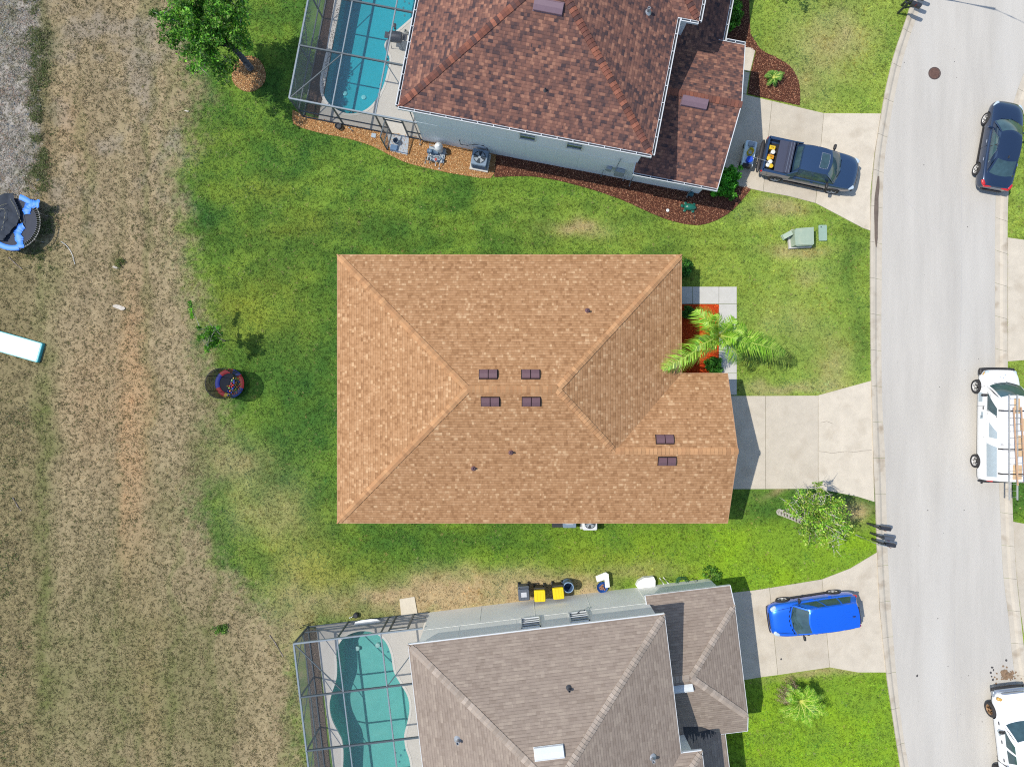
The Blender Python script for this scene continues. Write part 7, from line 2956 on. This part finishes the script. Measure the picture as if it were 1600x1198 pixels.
for k, a in enumerate((105, 122, 140, 158, 172, 186)):
    a = R(a)
    e = topv + Vector((math.cos(a) * 1.2, math.sin(a) * 1.1, -.45 + .1 * (k % 3)))
    o = frond("frond", g, topv, e, .35, 18, .3, dead, 130 + k, curl=.7, wid=.02, rach=S(190, 170, 150))
    o["label"] = "withered brown frond"
# tufted shrub in the front bed
bx, by = P(1207, 122.5, .2)
g = thing("tufted_shrub", "small round tufted bright green palm shrub in the brown mulch bed", "shrub", (bx, by, .03))
rg = random.Random(16)
b = MB()
b.tube([(0, 0, -.02), (0, 0, .2)], [.09, .07], 8)
b.build("stem", M_bark, g)
for k in range(24):
    a = rg.uniform(0, 6.28)
    L_ = rg.uniform(.3, .56)
    frond("frond", g, (0, 0, .18), (math.cos(a) * L_, math.sin(a) * L_, rg.uniform(.15, .55)), .12, 16, .2, [S(120, 180, 60), S(150, 204, 90), S(90, 150, 50)], 200 + k, curl=.2, wid=.010)


# ---------------------------------------------------------------- hedges and shrubs
def shrub(name, label, base, rad, h, n, per, size, cols, seed, rz=0, box=False):
    rg = random.Random(seed)
    g = thing(name, label, "shrub" if not box else "hedge", base, rz)
    cl = []
    for k in range(n):
        if box:
            p = (rg.uniform(-rad[0], rad[0]), rg.uniform(-rad[1], rad[1]), rg.uniform(.1, h))
        else:
            a, q = rg.uniform(0, 6.28), math.sqrt(rg.random())
            p = (rad[0] * q * math.cos(a), rad[1] * q * math.sin(a), rg.uniform(.1, h) * (1 - .55 * q * q))
        cl.append(p)
    b = MB()
    for k in range(7):
        t = rg.choice(cl)
        b.tube([(t[0] * .2, t[1] * .2, -.05), (t[0] * .6, t[1] * .6, t[2] * .6), t], [.03, .022, .01], 6)
    b.build("stem", M_bark, g)
    leaf_cloud("foliage", cl, [.17] * n, per, size, cols, g, seed)
    return g


x, y = P(1138.5, 281, 1.0)
hedgec = [S(58, 128, 24, 1.2), S(80, 152, 34, 1.2), S(48, 104, 24, 1.2), S(98, 166, 50, 1.2)]
shrub("hedge", "dense clipped green hedge at the garage corner of the brown-roofed house", (x, y, 0), (.55, .78), 1.15, 110, 80, .11, hedgec, 31, RB, True)
x, y = P(1150, 14, 1.0)
shrub("shrub", "large rounded green shrub against the brown-roofed house near the top edge", (x, y, 0), (.5, .75), 1.2, 60, 84, .11, [S(66, 124, 30), S(96, 160, 44), S(50, 96, 28), S(128, 180, 70)], 32)
x, y = P(1079, 488, .7)
shrub("shrub", "dark green shrub beside the front walk, under the upper palm frond", (x, y, 0), (.34, .34), .7, 26, 70, .1, [S(60, 112, 40), S(80, 138, 50), S(40, 84, 34)], 33)
x, y = P(1119, 572, .6)
shrub("shrub", "green shrub between the orange mulch and the shaded front walk", (x, y, 0), (.52, .42), .7, 40, 74, .1, [S(70, 130, 36), S(92, 156, 50), S(52, 100, 30)], 34)
x, y = P(1072, 418, .5)
shrub("shrub", "dark shrub in the shade at the tan roof's upper front corner", (x, y, 0), (.4, .5), .6, 26, 70, .1, [S(60, 112, 40), S(80, 138, 50), S(40, 84, 34)], 35)
x, y = P(1113, 899, .4)
shrub("shrub", "spindly weed-like shrub beside the taupe-roofed garage", (x, y, 0), (.45, .4), .7, 20, 44, .09, [S(92, 140, 44), S(120, 160, 60), S(66, 104, 34)], 36)
x, y = P(344, 984, .2)
shrub("weed_clump", "isolated low green weed clump on the lower dry field", (x, y, 0), (.45, .22), .3, 14, 50, .08, [S(88, 132, 44), S(112, 150, 60), S(60, 96, 34)], 37)
x, y = P(187, 412, .15)
shrub("weed_clump", "small weed tuft in the middle of the dry field above the pale stone", (x, y, 0), (.22, .3), .22, 8, 40, .07, [S(92, 112, 50), S(112, 124, 66), S(70, 90, 40)], 38)

# a tree that stands just above the photograph's top edge; its shade falls on the upper front lawn
bx, by = P(1168, -48)
tree("shade_tree", "leafy tree just beyond the top edge, shading the upper front lawn beside the house", (bx, by, 0), (bx, by, 2.4), (bx, by + .1, 4.0), 1.8,
     70, 70, .16, [S(64, 130, 22, 1.3), S(84, 154, 28, 1.3), S(48, 98, 24, 1.3)], M_bark, 25, .13, .4, .7, hole=.3, limb_n=10)
